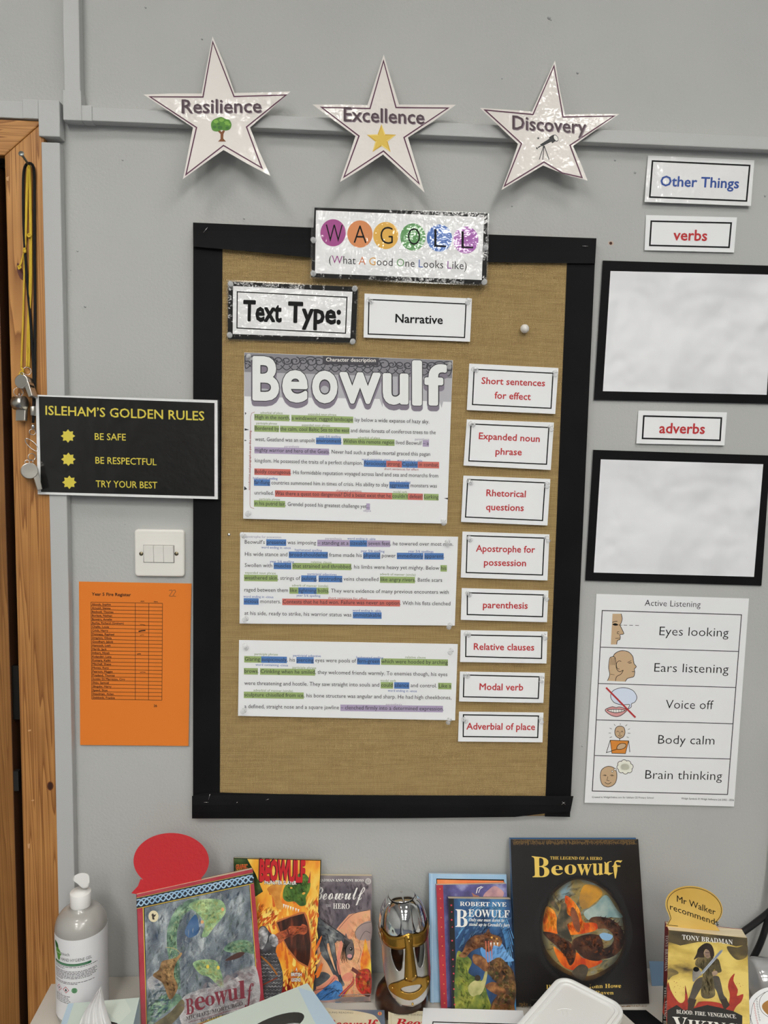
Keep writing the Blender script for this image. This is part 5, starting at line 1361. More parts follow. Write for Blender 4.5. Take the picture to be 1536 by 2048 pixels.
# --- orange graphic novel
OFL = gloss('cover_flame_orange', (232, 120, 30), ((246, 178, 56), (252, 222, 110)), 26, (1.4, 1, .6), lo=.33, hi=.68, detail=8)
b, M, F, n = book('graphic_novel', [(467, 1716), (642, 1720), (624, 2030), (478, 2030)], .022, .034, .088, .006, OFL, gloss('cover_green_dark', (30, 48, 28)), 'orange flaming graphic novel with a red title and a brown shield')
a = Art(M)
DGR = gloss('cover_dark_green', (24, 40, 24), ((44, 70, 34), (70, 96, 44)), 40)
a.poly('cover_picture', P((97, 126), (188, 128), (250, 240), (300, 360), (240, 400), (100, 400)), DGR, 1)
a.stroke('cover_picture', P((97, 127), (704, 141), (700, 300)), 1.6, INK, 1.2)
DRG = gloss('dragon_green', (44, 74, 30), ((74, 112, 44), (118, 150, 60)), 50, lo=.36, hi=.7)
a.blob('cover_picture', P((440, 400), (450, 330), (500, 280), (560, 230), (600, 240), (630, 290), (625, 350), (600, 400), (600, 450), (560, 460), (520, 430), (470, 430)), DRG, 2)
a.blob('cover_picture', P((330, 340), (400, 300), (440, 310), (420, 400), (450, 470), (400, 480), (370, 400)), gloss('dragon_neck', (196, 120, 40), (226, 160, 70), 50), 1.8)
a.poly('cover_picture', P((612, 300), (632, 215), (630, 300)), REDS, 2.2)
a.ellipse('cover_picture', c8(585, 372), 3.5, 2.4, STARG, 2.4, 12, rot=-.5); a.ellipse('cover_picture', c8(498, 334), 2.6, 1.8, STARG, 2.4, 12)
for x in (440, 455, 470, 488, 505, 525, 542): a.poly('cover_picture', P((x, 445 + (x - 440) * .35), (x + 12, 448 + (x - 440) * .35), (x + 4, 475 + (x - 440) * .3)), WHITE, 2.6)
rr = random.Random(11)
YFL = gloss('flame_yellow', (252, 226, 120), (248, 190, 70), 50); RFL = gloss('flame_red', (206, 84, 26), (226, 120, 40), 50)
for k in range(60):
    x = rr.uniform(300, 680); y = rr.uniform(360, 960); l = rr.uniform(40, 110); dx = (x - 480) * .2
    m_ = YFL if rr.random() < .55 else RFL
    a.blob('cover_picture', P((x - 8, y), (x + dx * .4 - 4, y - l * .5), (x + dx, y - l), (x + dx * .5 + 8, y - l * .45), (x + 9, y)), m_, 1.3 + k * .005, 4)
SHB = gloss('shield_brown', (38, 16, 10), ((74, 34, 20), (150, 70, 40)), 24, (6, 1, 1), lo=.4, hi=.8)
a.blob('cover_picture', P((392, 570), (490, 530), (590, 502), (625, 600), (640, 720), (635, 840), (618, 890), (540, 850), (470, 760), (420, 660)), gloss('shield_rim', (196, 110, 60)), 3, 3)
a.poly('cover_picture', P((397, 575), (495, 536), (586, 512), (618, 600), (633, 720), (628, 830), (614, 880), (545, 842), (476, 755), (426, 655)), SHB, 3.3)
ARM = gloss('arm_red_brown', (150, 66, 38), ((190, 96, 56), (110, 44, 28)), 60)
a.blob('cover_picture', P((350, 690), (400, 650), (470, 620), (490, 600), (560, 600), (575, 585), (605, 600), (608, 640), (585, 660), (540, 655), (470, 680), (420, 720), (380, 730)), ARM, 3.8)
for y in (608, 622, 636): a.stroke('cover_picture', P((578, y - 6), (606, y)), .8, gloss('arm_line', (80, 30, 20)), 4)
a.stroke('cover_picture', P((470, 622), (488, 676)), 3, gloss('arm_band', (96, 40, 26)), 4)
MAIL = gloss('mail_grey', (70, 70, 74), ((140, 140, 144), (214, 214, 216)), 90); 
a.blob('cover_picture', P((270, 640), (310, 600), (345, 640), (400, 700), (390, 780), (420, 860), (440, 950), (430, 1060), (380, 1110), (310, 1110), (290, 900)), gloss('mail_dark', (52, 50, 54), (90, 90, 94), 80), 3)
for r_ in range(13):
    for k in range(6):
        x = 296 + k * 23 + (r_ % 2) * 11; y = 790 + r_ * 25
        if x < 300 + 10 * r_ + 30 + 60 and x < 430: a.stroke('cover_picture', [c8(x + 10 * cos(t), y + 10 * sin(t)) for t in (0, .6, 1.2, 1.8, 2.4, 3.0)], 1.0, MAIL, 3.4)
a.blob('cover_picture', P((268, 640), (300, 605), (335, 640), (330, 700), (300, 760), (270, 740)), MAIL, 3.5); a.ellipse('cover_picture', c8(375, 700), 9, 13, MAIL, 3.9, rot=-.3)
a.stroke('cover_picture', spline(P((285, 810), (350, 870), (400, 940)), 5), 3.4, gloss('strap_brown', (170, 104, 40)), 3.9); a.stroke('cover_picture', P((300, 1010), (400, 960)), 2.4, gloss('strap_red', (140, 56, 30)), 3.9)
a.blob('cover_picture', P((430, 1000), (500, 960), (480, 1010), (520, 1040), (420, 1090)), gloss('cloth_dark_red', (140, 24, 24)), 2)
INKS = mat('ink_outline', (30, 14, 10), .5)
a.text('lettering', 'BEOWULF', c8(274, 282), c8(586, 292), 40.5, INKS, .075, z=5, up=(.02, -1)); a.text('lettering', 'BEOWULF', c8(279, 279), c8(591, 287), 39, mat('title_red', (196, 34, 40), .4), .055, z=5.5, up=(.02, -1))
a.text('lettering', 'MONSTER SLAYER', c8(312, 307), c8(534, 312), 7.6, INKS, .06, z=5); a.text('lettering', 'MONSTER SLAYER', c8(313, 306), c8(533, 311), 7.2, WHITE, .025, z=5.5)
a.text('lettering', 'GRAPHIC', c8(112, 203), c8(192, 200), 9, STARG, .06, z=5); a.text('lettering', 'GRAPHIC', c8(113, 202), c8(191, 199), 8.4, mat('title_red2', (190, 50, 40), .4), .03, z=5.5); a.text('lettering', 'UNIVERSE', c8(112, 226), c8(196, 222), 5.4, STARG, .03, z=5)
for t_, x0, x1, y in (('A', 530, 540, 912), ('BRITISH', 498, 570, 948), ('LEGEND', 500, 564, 985)):
    a.text('lettering', t_, c8(x0, y), c8(x1, y + 1), 6.6, INKS, .08, z=5); a.text('lettering', t_, c8(x0, y), c8(x1, y + 1), 6.4, WHITE, .03, z=5.5)

strokes(a, 'cover_picture', P((440, 400), (450, 330), (500, 280), (560, 230), (600, 240), (630, 290), (625, 350), (600, 450), (520, 430), (470, 430)), [wash('stroke_leaf', (116, 150, 62)), wash('stroke_fern', (34, 56, 24)), wash('stroke_olive', (84, 108, 40))], 112, 8, 1.89, 30, 70, 2.3, 31)
strokes(a, 'cover_picture', P((240, 420), (420, 480), (400, 580), (300, 620), (260, 600)), [YFL, RFL, wash('stroke_line', (150, 60, 20))], 96, 16, 2.1, -60, 30, 1.7, 32)
strokes(a, 'cover_picture', P((600, 460), (690, 300), (680, 900), (640, 1040), (560, 900), (640, 780)), [YFL, RFL, wash('stroke_line', (150, 60, 20))], 112, 18, 2.1, -75, 25, 1.7, 33)
strokes(a, 'cover_picture', P((420, 900), (520, 880), (640, 900), (640, 1060), (450, 1060)), [RFL, wash('stroke_line', (150, 60, 20)), YFL], 96, 14, 1.89, -80, 30, 2.1, 34)
strokes(a, 'cover_picture', P((350, 690), (470, 620), (560, 600), (600, 610), (580, 660), (470, 680), (380, 730)), [wash('stroke_skin', (204, 112, 68)), wash('stroke_shade', (96, 36, 22))], 64, 8, 1.68, -20, 30, 3.85, 35)

a.build(b)

# --- large red-bordered picture book at the left front
C5 = crop(240, 1640, 5.018); P = lambda *q: [C5(*p) for p in q]
RBD = gloss('cover_red_border', (172, 50, 66), (188, 74, 86), 30, bump=.0004)
b, M, F, n = book('picture_book', [(273, 1789), (505.5, 1738), (522, 2026), (284, 2090)], .119, .052, .169, .009, RBD, gloss('cover_maroon_spine', (120, 30, 46)), 'large red-bordered picture book with a knotwork band and green sea serpents')
a = Art(M)
YLN = mat('print_yellow_line', (224, 196, 84), .4)
a.poly('knotwork_band', P((166, 778), (1336, 524), (1342, 640), (167, 892)), gloss('band_navy', (34, 42, 56)), 1)
KB = gloss('knot_blue', (148, 184, 214), (176, 204, 226), 40)
for s0 in range(3):
    pts = []
    for i in range(121):
        t = i / 120
        x = 172 + t * 1160; yc = 834 - t * 250
        y = yc + 33 * sin(t * 44 + s0 * 2.094)
        pts.append(C5(x + 9 * cos(t * 44 + s0 * 2.094), y))
    a.stroke('knotwork_band', pts, 2.7, KB, 1.6 + s0 * .2)
a.stroke('knotwork_band', P((166, 782), (1336, 530)), .9, YLN, 2); a.stroke('knotwork_band', P((167, 888), (1340, 634)), .9, YLN, 2.4)
a.poly('yellow_line', P((228, 880), (1306, 644), (1395, 1852), (1395, 1880), (268, 2190)), YLN, 1.2); a.poly('yellow_line', P((237, 880), (1300, 648), (1388, 1860), (272, 2170)), INK, 1.5)
SEA_GLARE = gloss('cover_sea_glare', (84, 92, 104), ((128, 138, 146), (200, 206, 208)), 42, (1, 1, .6), lo=.36, hi=.72, detail=12, bump=.0012, coat=1)  # printed sea, paled and speckled so the cover's glare sits in the colour
a.poly('cover_picture', P((246, 882), (1296, 652), (1383, 1864), (276, 2162)), SEA_GLARE, 2)
SG = gloss('serpent_green', (112, 146, 106), ((152, 186, 136), (200, 222, 166)), 60, lo=.36, hi=.7, detail=12, bump=.0012, coat=1); SG2 = gloss('serpent_deep', (74, 100, 88), ((110, 146, 118), (160, 190, 156)), 60, detail=12, bump=.0012, coat=1)  # serpent greens lightened as well, with the glare painted in
a.stroke('cover_picture', spline(P((560, 1700), (545, 1450), (520, 1240), (530, 1080), (600, 930), (700, 850), (800, 830)), 6), 20, SG2, 2.4)
a.blob('cover_picture', P((690, 860), (760, 810), (880, 790), (1000, 800), (1050, 850), (1060, 920), (1010, 1000), (940, 1080), (870, 1170), (820, 1160), (850, 1060), (800, 960)), SG, 2.8)
a.blob('cover_picture', P((1040, 1300), (1100, 1230), (1230, 1200), (1330, 1240), (1340, 1340), (1240, 1320), (1120, 1330)), SG2, 2.8); a.blob('cover_picture', P((1060, 1400), (1180, 1330), (1250, 1330), (1200, 1380), (1090, 1410)), gloss('serpent_mouth', (84, 56, 52)), 3)
a.blob('cover_picture', P((730, 1440), (820, 1400), (960, 1410), (1000, 1490), (1030, 1580), (1040, 1680), (980, 1660), (900, 1580), (800, 1540)), SG, 3)
EYE = gloss('serpent_eye', (236, 176, 120)); 
for x, y in ((1030, 895), (825, 1022)): a.ellipse('cover_picture', C5(x, y), 3.2, 3.6, EYE, 3.3, 14)
for x, y in ((880, 1470), (985, 1480)): a.ellipse('cover_picture', C5(x, y), 3, 4, gloss('eye_yellow', (240, 214, 90)), 3.3, 14)
a.blob('cover_picture', P((650, 1120), (720, 980), (770, 960), (790, 1120), (700, 1180)), gloss('wave_blue', (60, 96, 140), (90, 120, 160), 40), 2.6)
FOAM = gloss('foam_print', (150, 150, 154), ((190, 188, 190), (230, 226, 226)), 40, detail=12, bump=.0012, coat=1)
a.blob('cover_picture', P((620, 1800), (800, 1700), (1000, 1660), (1200, 1560), (1360, 1470), (1380, 1860), (1000, 1960), (640, 2065)), FOAM, 2.9)
a.blob('cover_picture', P((280, 1600), (340, 1560), (420, 1600), (420, 1680), (340, 1700), (290, 1690)), FOAM, 3.2)
WAR = gloss('warrior_brown', (110, 82, 54), ((160, 124, 84), (196, 160, 110)), 60)
a.blob('cover_picture', P((420, 1420), (480, 1400), (560, 1380), (610, 1330), (620, 1350), (560, 1440), (540, 1560), (580, 1680), (500, 1800), (430, 1640), (330, 1560), (390, 1500)), WAR, 3.4)
a.stroke('cover_picture', spline(P((455, 1275), (550, 1290), (615, 1345)), 5), 1, gloss('bow_line', (190, 170, 110)), 3.5)
a.blob('cover_picture', P((340, 1840), (420, 1760), (560, 1740), (620, 1800), (500, 1900), (380, 1990), (300, 2080), (276, 2100), (280, 1900)), SG2, 3.1)
a.blob('cover_picture', P((300, 2080), (500, 1930), (620, 1800), (640, 1900), (500, 2060), (320, 2150)), gloss('ship_brown', (92, 86, 70), (130, 120, 90), 60), 3.2)
x, y = C5(336, 965); a.ellipse('emblem', (x, y), 10, 11.5, mat('emblem_cream', (228, 216, 180), .5), 4)
a.blob('emblem', [(x - 2, y + 6), (x - 3, y), (x - 4, y - 3), (x - 1, y - 6), (x + 1, y - 3), (x + 5, y - 4), (x + 3, y), (x + 1, y + 2), (x + 2, y + 6)], mat('emblem_dark', (66, 58, 52), .5), 4.5)
MRN = mat('title_maroon', (134, 56, 68), .5)
for ch, x0, x1, y0, y1, f_ in (('B', 655, 735, 1790, 1945, 'serif'), ('e', 745, 850, 1770, 1905, 'serif'), ('o', 850, 945, 1760, 1860, 'serif'), ('w', 945, 1075, 1715, 1850, 'serif'), ('u', 1075, 1180, 1690, 1810, 'serif'), ('l', 1185, 1255, 1610, 1790, 'serif'), ('f', 1245, 1340, 1640, 1880, 'ital')):
    sl = -.18 * (x1 - x0) * .5
    a.glyph_box('lettering', ch, P((x0, y0 - sl), (x1, y0 + sl), (x1 + 8, y1 + sl), (x0 + 8, y1 - sl)), MRN, -.022, f_, 5)
a.k = None
a.text('lettering', 'MICHAEL MORPURGO', C5(662, 2008), C5(1232, 1856), 7.2, mat('ink_dim', (84, 78, 80), .5), -.02, 'serif', 5, up=(-.04, -1)); a.text('lettering', 'MICHAEL FOREMAN', C5(808, 2036), C5(1236, 1930), 6.6, mat('ink_dim', (84, 78, 80), .5), -.02, 'serif', 5, up=(-.04, -1))
a.stroke('lettering', P((685, 2030), (1265, 1868)), .7, MRN, 5)
sea = P((250, 884), (1292, 656), (1380, 1480), (900, 1690), (600, 1830), (280, 2080))
strokes(a, 'cover_picture', sea, [wash('stroke_spray', (206, 212, 212)), wash('stroke_steel', (132, 144, 152)), wash('stroke_deep', (52, 60, 74)), wash('stroke_sage', (128, 152, 134)), wash('stroke_wave', (84, 114, 148))], 672, 13, 2.31, -75, 30, 2.05, 41)
PG = [wash('stroke_pale_green', (206, 226, 170)), wash('stroke_jade', (100, 146, 108)), wash('stroke_lemon', (216, 220, 130))]
strokes(a, 'cover_picture', P((690, 860), (760, 810), (880, 790), (1000, 800), (1060, 920), (940, 1080), (870, 1170), (820, 1160), (850, 1060), (800, 960)), PG, 176, 10, 2.31, -50, 60, 2.85, 42)
strokes(a, 'cover_picture', P((730, 1440), (820, 1400), (960, 1410), (1000, 1490), (1040, 1680), (900, 1580), (800, 1540)), PG, 128, 9, 2.31, 50, 60, 3.1, 43)
strokes(a, 'cover_picture', P((1040, 1300), (1100, 1230), (1230, 1200), (1335, 1240), (1340, 1340), (1120, 1330)), [PG[0], PG[1], wash('stroke_pine', (58, 88, 72))], 80, 9, 2.31, 10, 50, 2.9, 44)
strokes(a, 'cover_picture', P((500, 1700), (490, 1240), (510, 1080), (590, 920), (700, 830), (790, 800), (790, 860), (700, 900), (620, 980), (570, 1100), (560, 1300), (590, 1700)), [PG[0], PG[1], wash('stroke_pine', (58, 88, 72))], 144, 9, 2.31, -70, 50, 2.5, 48)
strokes(a, 'cover_picture', P((600, 1850), (800, 1640), (1000, 1600), (1200, 1490), (1362, 1400), (1382, 1860), (1000, 1960), (640, 2065)), [wash('stroke_foam', (232, 230, 228)), wash('stroke_mist_grey', (178, 176, 180)), wash('stroke_rose_grey', (170, 146, 150))], 416, 13, 3.78, -20, 60, 2.95, 45)
strokes(a, 'cover_picture', P((420, 1420), (560, 1380), (610, 1340), (560, 1440), (540, 1560), (580, 1680), (500, 1800), (430, 1640), (340, 1560)), [wash('stroke_ochre', (196, 160, 104)), wash('stroke_bark', (88, 64, 42))], 96, 8, 2.1, 60, 50, 3.45, 46)
strokes(a, 'cover_picture', P((276, 2100), (280, 1600), (420, 1600), (560, 1740), (500, 1900)), [wash('stroke_spray', (206, 212, 212)), wash('stroke_wave', (84, 114, 148)), wash('stroke_pine', (58, 88, 72))], 144, 12, 2.52, -40, 50, 3.25, 47)
a.build(b)
MORP = (F, n)

# --- thick paperback at the right
zt = ZS + .195
c3 = crop(1260, 1740, 5.565); P = lambda *q: [c3(*p) for p in q]
dtl = -Zp(1337, 1860, zt).y; dtr = -Zp(1494.5, 1876, zt).y
VSK = gloss('cover_stormy_yellow', (74, 60, 36), ((206, 176, 84), (236, 210, 116)), 12, (1, 1, 1.8), lo=.33, hi=.56, detail=6)
b, M, F, n = book('paperback', [(1337, 1860), (1494.5, 1876), (1487, 2060), (1333.5, 2052)], dtl, dtr, dtl + .014, .027, VSK, gloss('cover_crimson_spine', (140, 28, 34)), 'thick paperback with a hooded swordsman cover and a crimson spine')
VIK = (F, n)
a = Art(M)
STORM = gloss('storm_grey', (66, 58, 44), ((96, 84, 56), (150, 128, 70)), 18, (1, 1, 2), lo=.35, hi=.72)
a.poly('cover_picture', P((432, 668), (1302, 757), (1302, 830), (1180, 850), (1000, 800), (760, 800), (560, 840), (430, 800)), STORM, 1)
a.blob('cover_picture', P((1080, 850), (1200, 860), (1300, 830), (1300, 960), (1200, 1000), (1120, 940)), STORM, 1.2); a.blob('cover_picture', P((426, 1100), (500, 1110), (540, 1150), (470, 1180), (424, 1220)), STORM, 1.2)
SPL = gloss('splash_red', (150, 36, 26), ((178, 50, 32), (120, 26, 22)), 40)
a.blob('cover_picture', P((418, 1714), (420, 1260), (450, 1330), (500, 1420), (560, 1480), (610, 1440), (612, 1280), (640, 1400), (660, 1500), (720, 1520), (760, 1470), (860, 1460), (1000, 1480), (1060, 1520), (1100, 1480), (1110, 1380), (1090, 1300), (1110, 1210), (1165, 1150), (1150, 1230), (1200, 1330), (1190, 1400), (1260, 1380), (1240, 1460), (1180, 1520), (1150, 1600), (1180, 1714)), SPL, 1.6, 3)
rr = random.Random(9)
for k in range(50): 
    x, y = rr.choice(((500, 1270), (1190, 1290), (880, 1440), (1220, 1500), (620, 1390))); a.ellipse('cover_picture', c3(x + rr.gauss(0, 50), y + rr.gauss(0, 55)), rr.uniform(.3, .9), rr.uniform(.3, .9), SPL, 1.8, 8)
a.poly('cover_picture', P((412, 1714), (414, 1560), (520, 1500), (600, 1560), (700, 1540), (860, 1500), (1000, 1530), (1150, 1570), (1250, 1620), (1248, 1714)), BLKC, 2)
CLK = gloss('cloak_brown', (62, 54, 36), ((92, 82, 54), (124, 110, 74)), 50); TRS = gloss('trouser_grey', (62, 58, 52), (84, 78, 70), 50); HOOD = gloss('hood_dark', (40, 30, 24), (58, 44, 34), 50); FAC = gloss('face_print', (176, 150, 130), (140, 116, 100), 50)
a.blob('cover_picture', P((720, 1240), (800, 1190), (860, 1240), (800, 1300), (730, 1420), (700, 1480), (640, 1470), (670, 1380)), TRS, 3); a.blob('cover_picture', P((900, 1190), (980, 1180), (1010, 1250), (1040, 1380), (1080, 1440), (1050, 1500), (1000, 1450), (960, 1340), (900, 1260)), TRS, 3)
a.poly('cover_picture', P((650, 1420), (740, 1440), (700, 1560), (640, 1560)), HOOD, 3.1); a.poly('cover_picture', P((1000, 1440), (1070, 1430), (1110, 1500), (1050, 1560)), HOOD, 3.1)
a.blob('cover_picture', P((725, 1050), (740, 990), (800, 960), (900, 970), (980, 990), (1010, 1080), (1015, 1130), (960, 1140), (940, 1100), (920, 1160), (940, 1300), (940, 1400), (850, 1430), (790, 1390), (800, 1250), (810, 1120), (760, 1080)), CLK, 3.4)
a.blob('cover_picture', P((710, 995), (740, 930), (760, 870), (830, 815), (890, 820), (925, 870), (935, 950), (900, 980), (880, 900), (840, 880), (820, 920), (825, 970), (760, 970)), HOOD, 3.8); a.blob('cover_picture', P((822, 930), (840, 885), (875, 890), (895, 930), (880, 975), (850, 975)), FAC, 3.7)
a.stroke('cover_picture', P((836, 915), (880, 918)), 1.2, HOOD, 3.9); a.stroke('cover_picture', P((845, 955), (868, 955)), .7, HOOD, 3.9)
BLD = gloss('blade_print', (140, 152, 170), (196, 204, 214), 40, (1, 1, 1)); 
a.poly('cover_picture', P((780, 1150), (800, 1125), (1000, 895), (1035, 882), (1020, 915), (815, 1150)), BLD, 4.2); a.stroke('cover_picture', P((800, 1140), (1015, 900)), .7, gloss('blade_dark', (66, 74, 92)), 4.4)
a.blob('cover_picture', P((700, 1240), (695, 1140), (720, 1075), (770, 1100), (800, 1160), (770, 1180), (740, 1210)), gloss('gauntlet_print', (110, 106, 100), (150, 146, 140), 60), 4.1); a.ellipse('cover_picture', c3(735, 1102), 6, 5, INK, 4.2, 16)
a.blob('cover_picture', P((915, 1130), (960, 1120), (975, 1150), (940, 1175), (915, 1160)), FAC, 4)
a.k = None
a.text('lettering', 'TONY BRADMAN', c3(580, 768), c3(1142, 826), 9.4, WHITE, -.012, 'serif', 5, up=(-.03, -1))
a.text('lettering', 'BLOOD. FIRE. VENGEANCE.', c3(515, 1592), c3(1182, 1648), 7.6, WHITE, -.012, 'serif', 5, up=(-.03, -1))
a.text('lettering', 'V', c3(475, 1790), c3(640, 1800), 29, WHITE, -.01, 'serif', 5, up=(-.03, -1)); a.text('lettering', 'IKING', c3(645, 1800), c3(1210, 1850), 25, WHITE, -.01, 'serif', 5, up=(-.03, -1))
strokes(a, 'cover_picture', P((725, 1050), (740, 990), (800, 960), (900, 970), (980, 990), (1015, 1130), (920, 1160), (940, 1400), (850, 1430), (790, 1390), (810, 1120)), [wash('stroke_khaki', (136, 122, 84)), wash('stroke_loam', (48, 40, 28))], 128, 12, 1.89, 80, 25, 3.5, 51)
a.build(b)
spn = [x for x in b.children if x.name.startswith('spine')][0]
ns = -(F[1] - F[0]).normalized()
Ms = plane_map(F[0] + ns * .0006, ns)
a = Art(Ms)
low = W(1330, 1950, dtl + .01)
tl, bl = F[0], F[3]; tk = -n * .027
def spx(s, t):
    p = tl + tk * s + (bl - tl) * t
    d = p - CAM; k = d.dot(FWD); return (768 + FPX * d.dot(RGT) / k, 1024 - FPX * d.dot(UPV) / k)
a.poly('spine_panel', [spx(.01, .55), spx(.99, .55), spx(.99, 1), spx(.01, 1)], BLKC, 1)
a.text('lettering', 'TONY BRADMAN', spx(.66, .10), spx(.66, .43), 5.5, WHITE, -.012, 'serif', 2, up=(1, .0)); a.text('lettering', 'THE', spx(.66, .57), spx(.66, .68), 4, WHITE, 0, 'serif', 2, up=(1, 0)); a.text('lettering', 'VIKING BOY', spx(.66, .70), spx(.66, .98), 6, WHITE, -.012, 'serif', 2, up=(1, 0))
a.build(spn)
# gold speech bubble stuck between its pages
Mb = plane_map(F[0] - n * .012, n + Vector((0, 0, .0)))
GC = mat('gold_card', (206, 164, 72), .4, c2=(226, 190, 104), scale=9, coat=.4)
def bub(cx, cy, rx, ry, tail, t0, t1, rot=0):
    pts = []
    for i in range(41):
        t = t0 + (t1 - t0) * i / 40
        x, y = rx * cos(t), ry * sin(t)
        pts.append((cx + x * cos(rot) - y * sin(rot), cy + x * sin(rot) + y * cos(rot)))
    return pts + tail
gp = bub(1388, 1814, 58, 41, [(1340, 1838), (1331.5, 1853), (1358, 1856), (1440, 1862)], radians(35), radians(-215), .22)
s = sheet('speech_bubble', gp, Mb, GC, .0005, label='gold speech-bubble card recommending the thick paperback', cat='card')
a = Art(Mb); a.k = None
a.stroke('border_line', bub(1388.5, 1814.5, 55, 38.5, [(1342, 1837), (1335, 1850), (1356, 1852)], radians(35), radians(-213), .22), 1.1, INK, 1)
a.text('lettering', 'Mr Walker', c3(522, 350), c3(952, 502), 12.5, INK, .002, up=(.0, -1)); a.text('lettering', 'recommends', c3(445, 438), c3(984, 622), 12, INK, .002, up=(0, -1))
a.build(s)
# red speech bubble in the left picture book
F, n = MORP
Mr = plane_map(F[0] - n * .0045, n)
rp = bub(342.5, 1722, 75.5, 56, [(281, 1758), (276, 1772), (262.5, 1786.5), (276, 1789), (300, 1800), (380, 1790), (410, 1768)], radians(38), radians(-222), 0)
sheet('speech_bubble', rp, Mr, mat('red_card', (196, 40, 46), .3, coat=.8, coat_rough=.22, bump=.0008, bscale=160), .0005, label='plain red speech-bubble card tucked in the red-bordered picture book', cat='card')

# ================================================================== ACRYLIC STANDS
ACR = mat('acrylic', (246, 248, 248), .03, trans=1, ior=1.2)
def stand(F, n, label, fr=(0, 1), lip=.018):
    A = F[3] + (F[2] - F[3]) * fr[0]; B = F[3] + (F[2] - F[3]) * fr[1]
    o = Vector((n.x, n.y, 0)).normalized()
    t = thing('book_stand', ((A + B) / 2) + o * .004, label, 'book stand', 'acrylic book stands')
    def q(p0, p1, h, off, th): return [p0 + o * off, p1 + o * off, p1 + o * off + Vector((0, 0, h)), p0 + o * off + Vector((0, 0, h))]
    hexa('lip', q(A, B, lip, .0062, 0), q(A, B, lip, .0042, 0), ACR, t)
    return t
stand(HERO, (HERO[1] - HERO[0]).cross(HERO[3] - HERO[0]) * -1 if ((HERO[1] - HERO[0]).cross(HERO[3] - HERO[0])).dot(CAM - HERO[0]) < 0 else (HERO[1] - HERO[0]).cross(HERO[3] - HERO[0]), 'clear acrylic lip holding the script-titled paperback beside the helmet', (.45, 1.0), .014)
stand(LB, (LB[1] - LB[0]).cross(LB[3] - LB[0]) * -1 if ((LB[1] - LB[0]).cross(LB[3] - LB[0])).dot(CAM - LB[0]) < 0 else (LB[1] - LB[0]).cross(LB[3] - LB[0]), 'clear acrylic lip holding the large black hardback', (.1, .72), .016)

# ================================================================== HAND GEL BOTTLE
bc = Zp(166, 2022, ZS); bc = Vector((bc.x, -.088, ZS + .0006))
SIL = mat('bottle_silver', (170, 168, 163), .4, metal=.1, coat=.7, coat_rough=.12)
CAPW = mat('cap_white', (236, 235, 232), .35)
bt = thing('gel_bottle', bc, 'silver hand gel bottle with white label and white flip cap', 'bottle')
BR_ = .0435
zsh = W(218, 1850, .088).z - ZS; znk = W(161, 1815, .088).z - ZS; zcp = W(161, 1781, .085).z - ZS
prof = [(.0, 0), (BR_ * .86, 0), (BR_ * .95, .003), (BR_, .010), (BR_, zsh)]
for i in range(1, 9):
    t = i / 8 * pi / 2
    prof.append((.0185 + (BR_ - .0185) * cos(t), zsh + (znk - zsh) * sin(t)))
prof += [(.0185, znk + .002), (.0165, znk + .003), (.0165, znk + .010), (0, znk + .010)]
lathe('body', prof, bc, SIL, bt, 48)
lathe('cap', [(.0172, znk + .005), (.0175, znk + .006), (.0175, zcp - .001), (.0168, zcp), (.012, zcp), (.0115, zcp + .002), (0, zcp + .002)], bc, CAPW, bt, 40)
# flip nozzle: a flattened spout, beak to the left
sil = spline([(145.5, 1757), (151, 1750), (163, 1746), (175, 1747.5), (178.5, 1755), (177.5, 1773), (166, 1777), (157, 1769), (149, 1763)], 4, True)
hexa('nozzle', [W(u, v, .100) for u, v in sil[::-1]], [W(u, v, .078) for u, v in sil[::-1]], CAPW, bt, bevel=.0028)
lathe('nozzle_seat', [(.011, -.001), (.011, .002), (.009, .0035), (0, .0035)], (bc.x + .001, bc.y, zcp), CAPW, bt, 28)
th0 = atan2(CAM.y - bc.y, CAM.x - bc.x)
zlt = W(160, 1881, .131).z
def Mlab(x, y, l=0.0):
    an = th0 + x / 1000 / BR_
    r = BR_ + .0003 + l
    return Vector((bc.x + r * cos(an), bc.y + r * sin(an), zlt - y / 1000))
LABW = mat('label_white', (232, 232, 234), .45)
lh = (zlt - ZS) * 1000 - 14
lab = sheet('label', [(-62, 0), (82, 0), (82, lh), (-62, lh)], Mlab, LABW, .00025, cut=3, parent=bt)
for p_ in lab.data.polygons: p_.use_smooth = False
a = Art(Mlab, cut=3); a.k = None
LG = mat('logo_green', (92, 150, 60), .5); LG2 = mat('logo_dark_green', (34, 96, 44), .5); GT = mat('print_green_bar', (40, 104, 66), .5)
a.blob('logo', [(-56, 10), (-46, 11), (-43, 20), (-43, 32), (-47, 34), (-50, 24)], LG2, 1); a.blob('logo', [(-50, 20), (-44, 19), (-38, 24), (-37, 30), (-44, 31), (-50, 29)], LG, 1.5); a.ellipse('logo', (-43, 33), 4, 7, LG, 1.4)
a.text('lettering', 'pure', (-48, 27.5), (-38.5, 27.5), 3.4, WHITE, 0, z=2.5); a.text('lettering', 'touch', (-36, 28), (-20, 28), 5.6, INKG, 0, z=2)
a.text('lettering', 'HAND HYGIENE GEL', (-37, 38), (16, 38), 5.2, INKG, 0, z=2)
a.poly('green_bar', [(-54, 42), (14, 42), (16, 44), (14, 46.5), (-54, 46.5)], GT, 1)
a.stroke('green_bar', [(-50 + i, 44.3) for i in range(60)], .7, mat('bar_print', (150, 190, 160), .5), 2)
rr = random.Random(4)
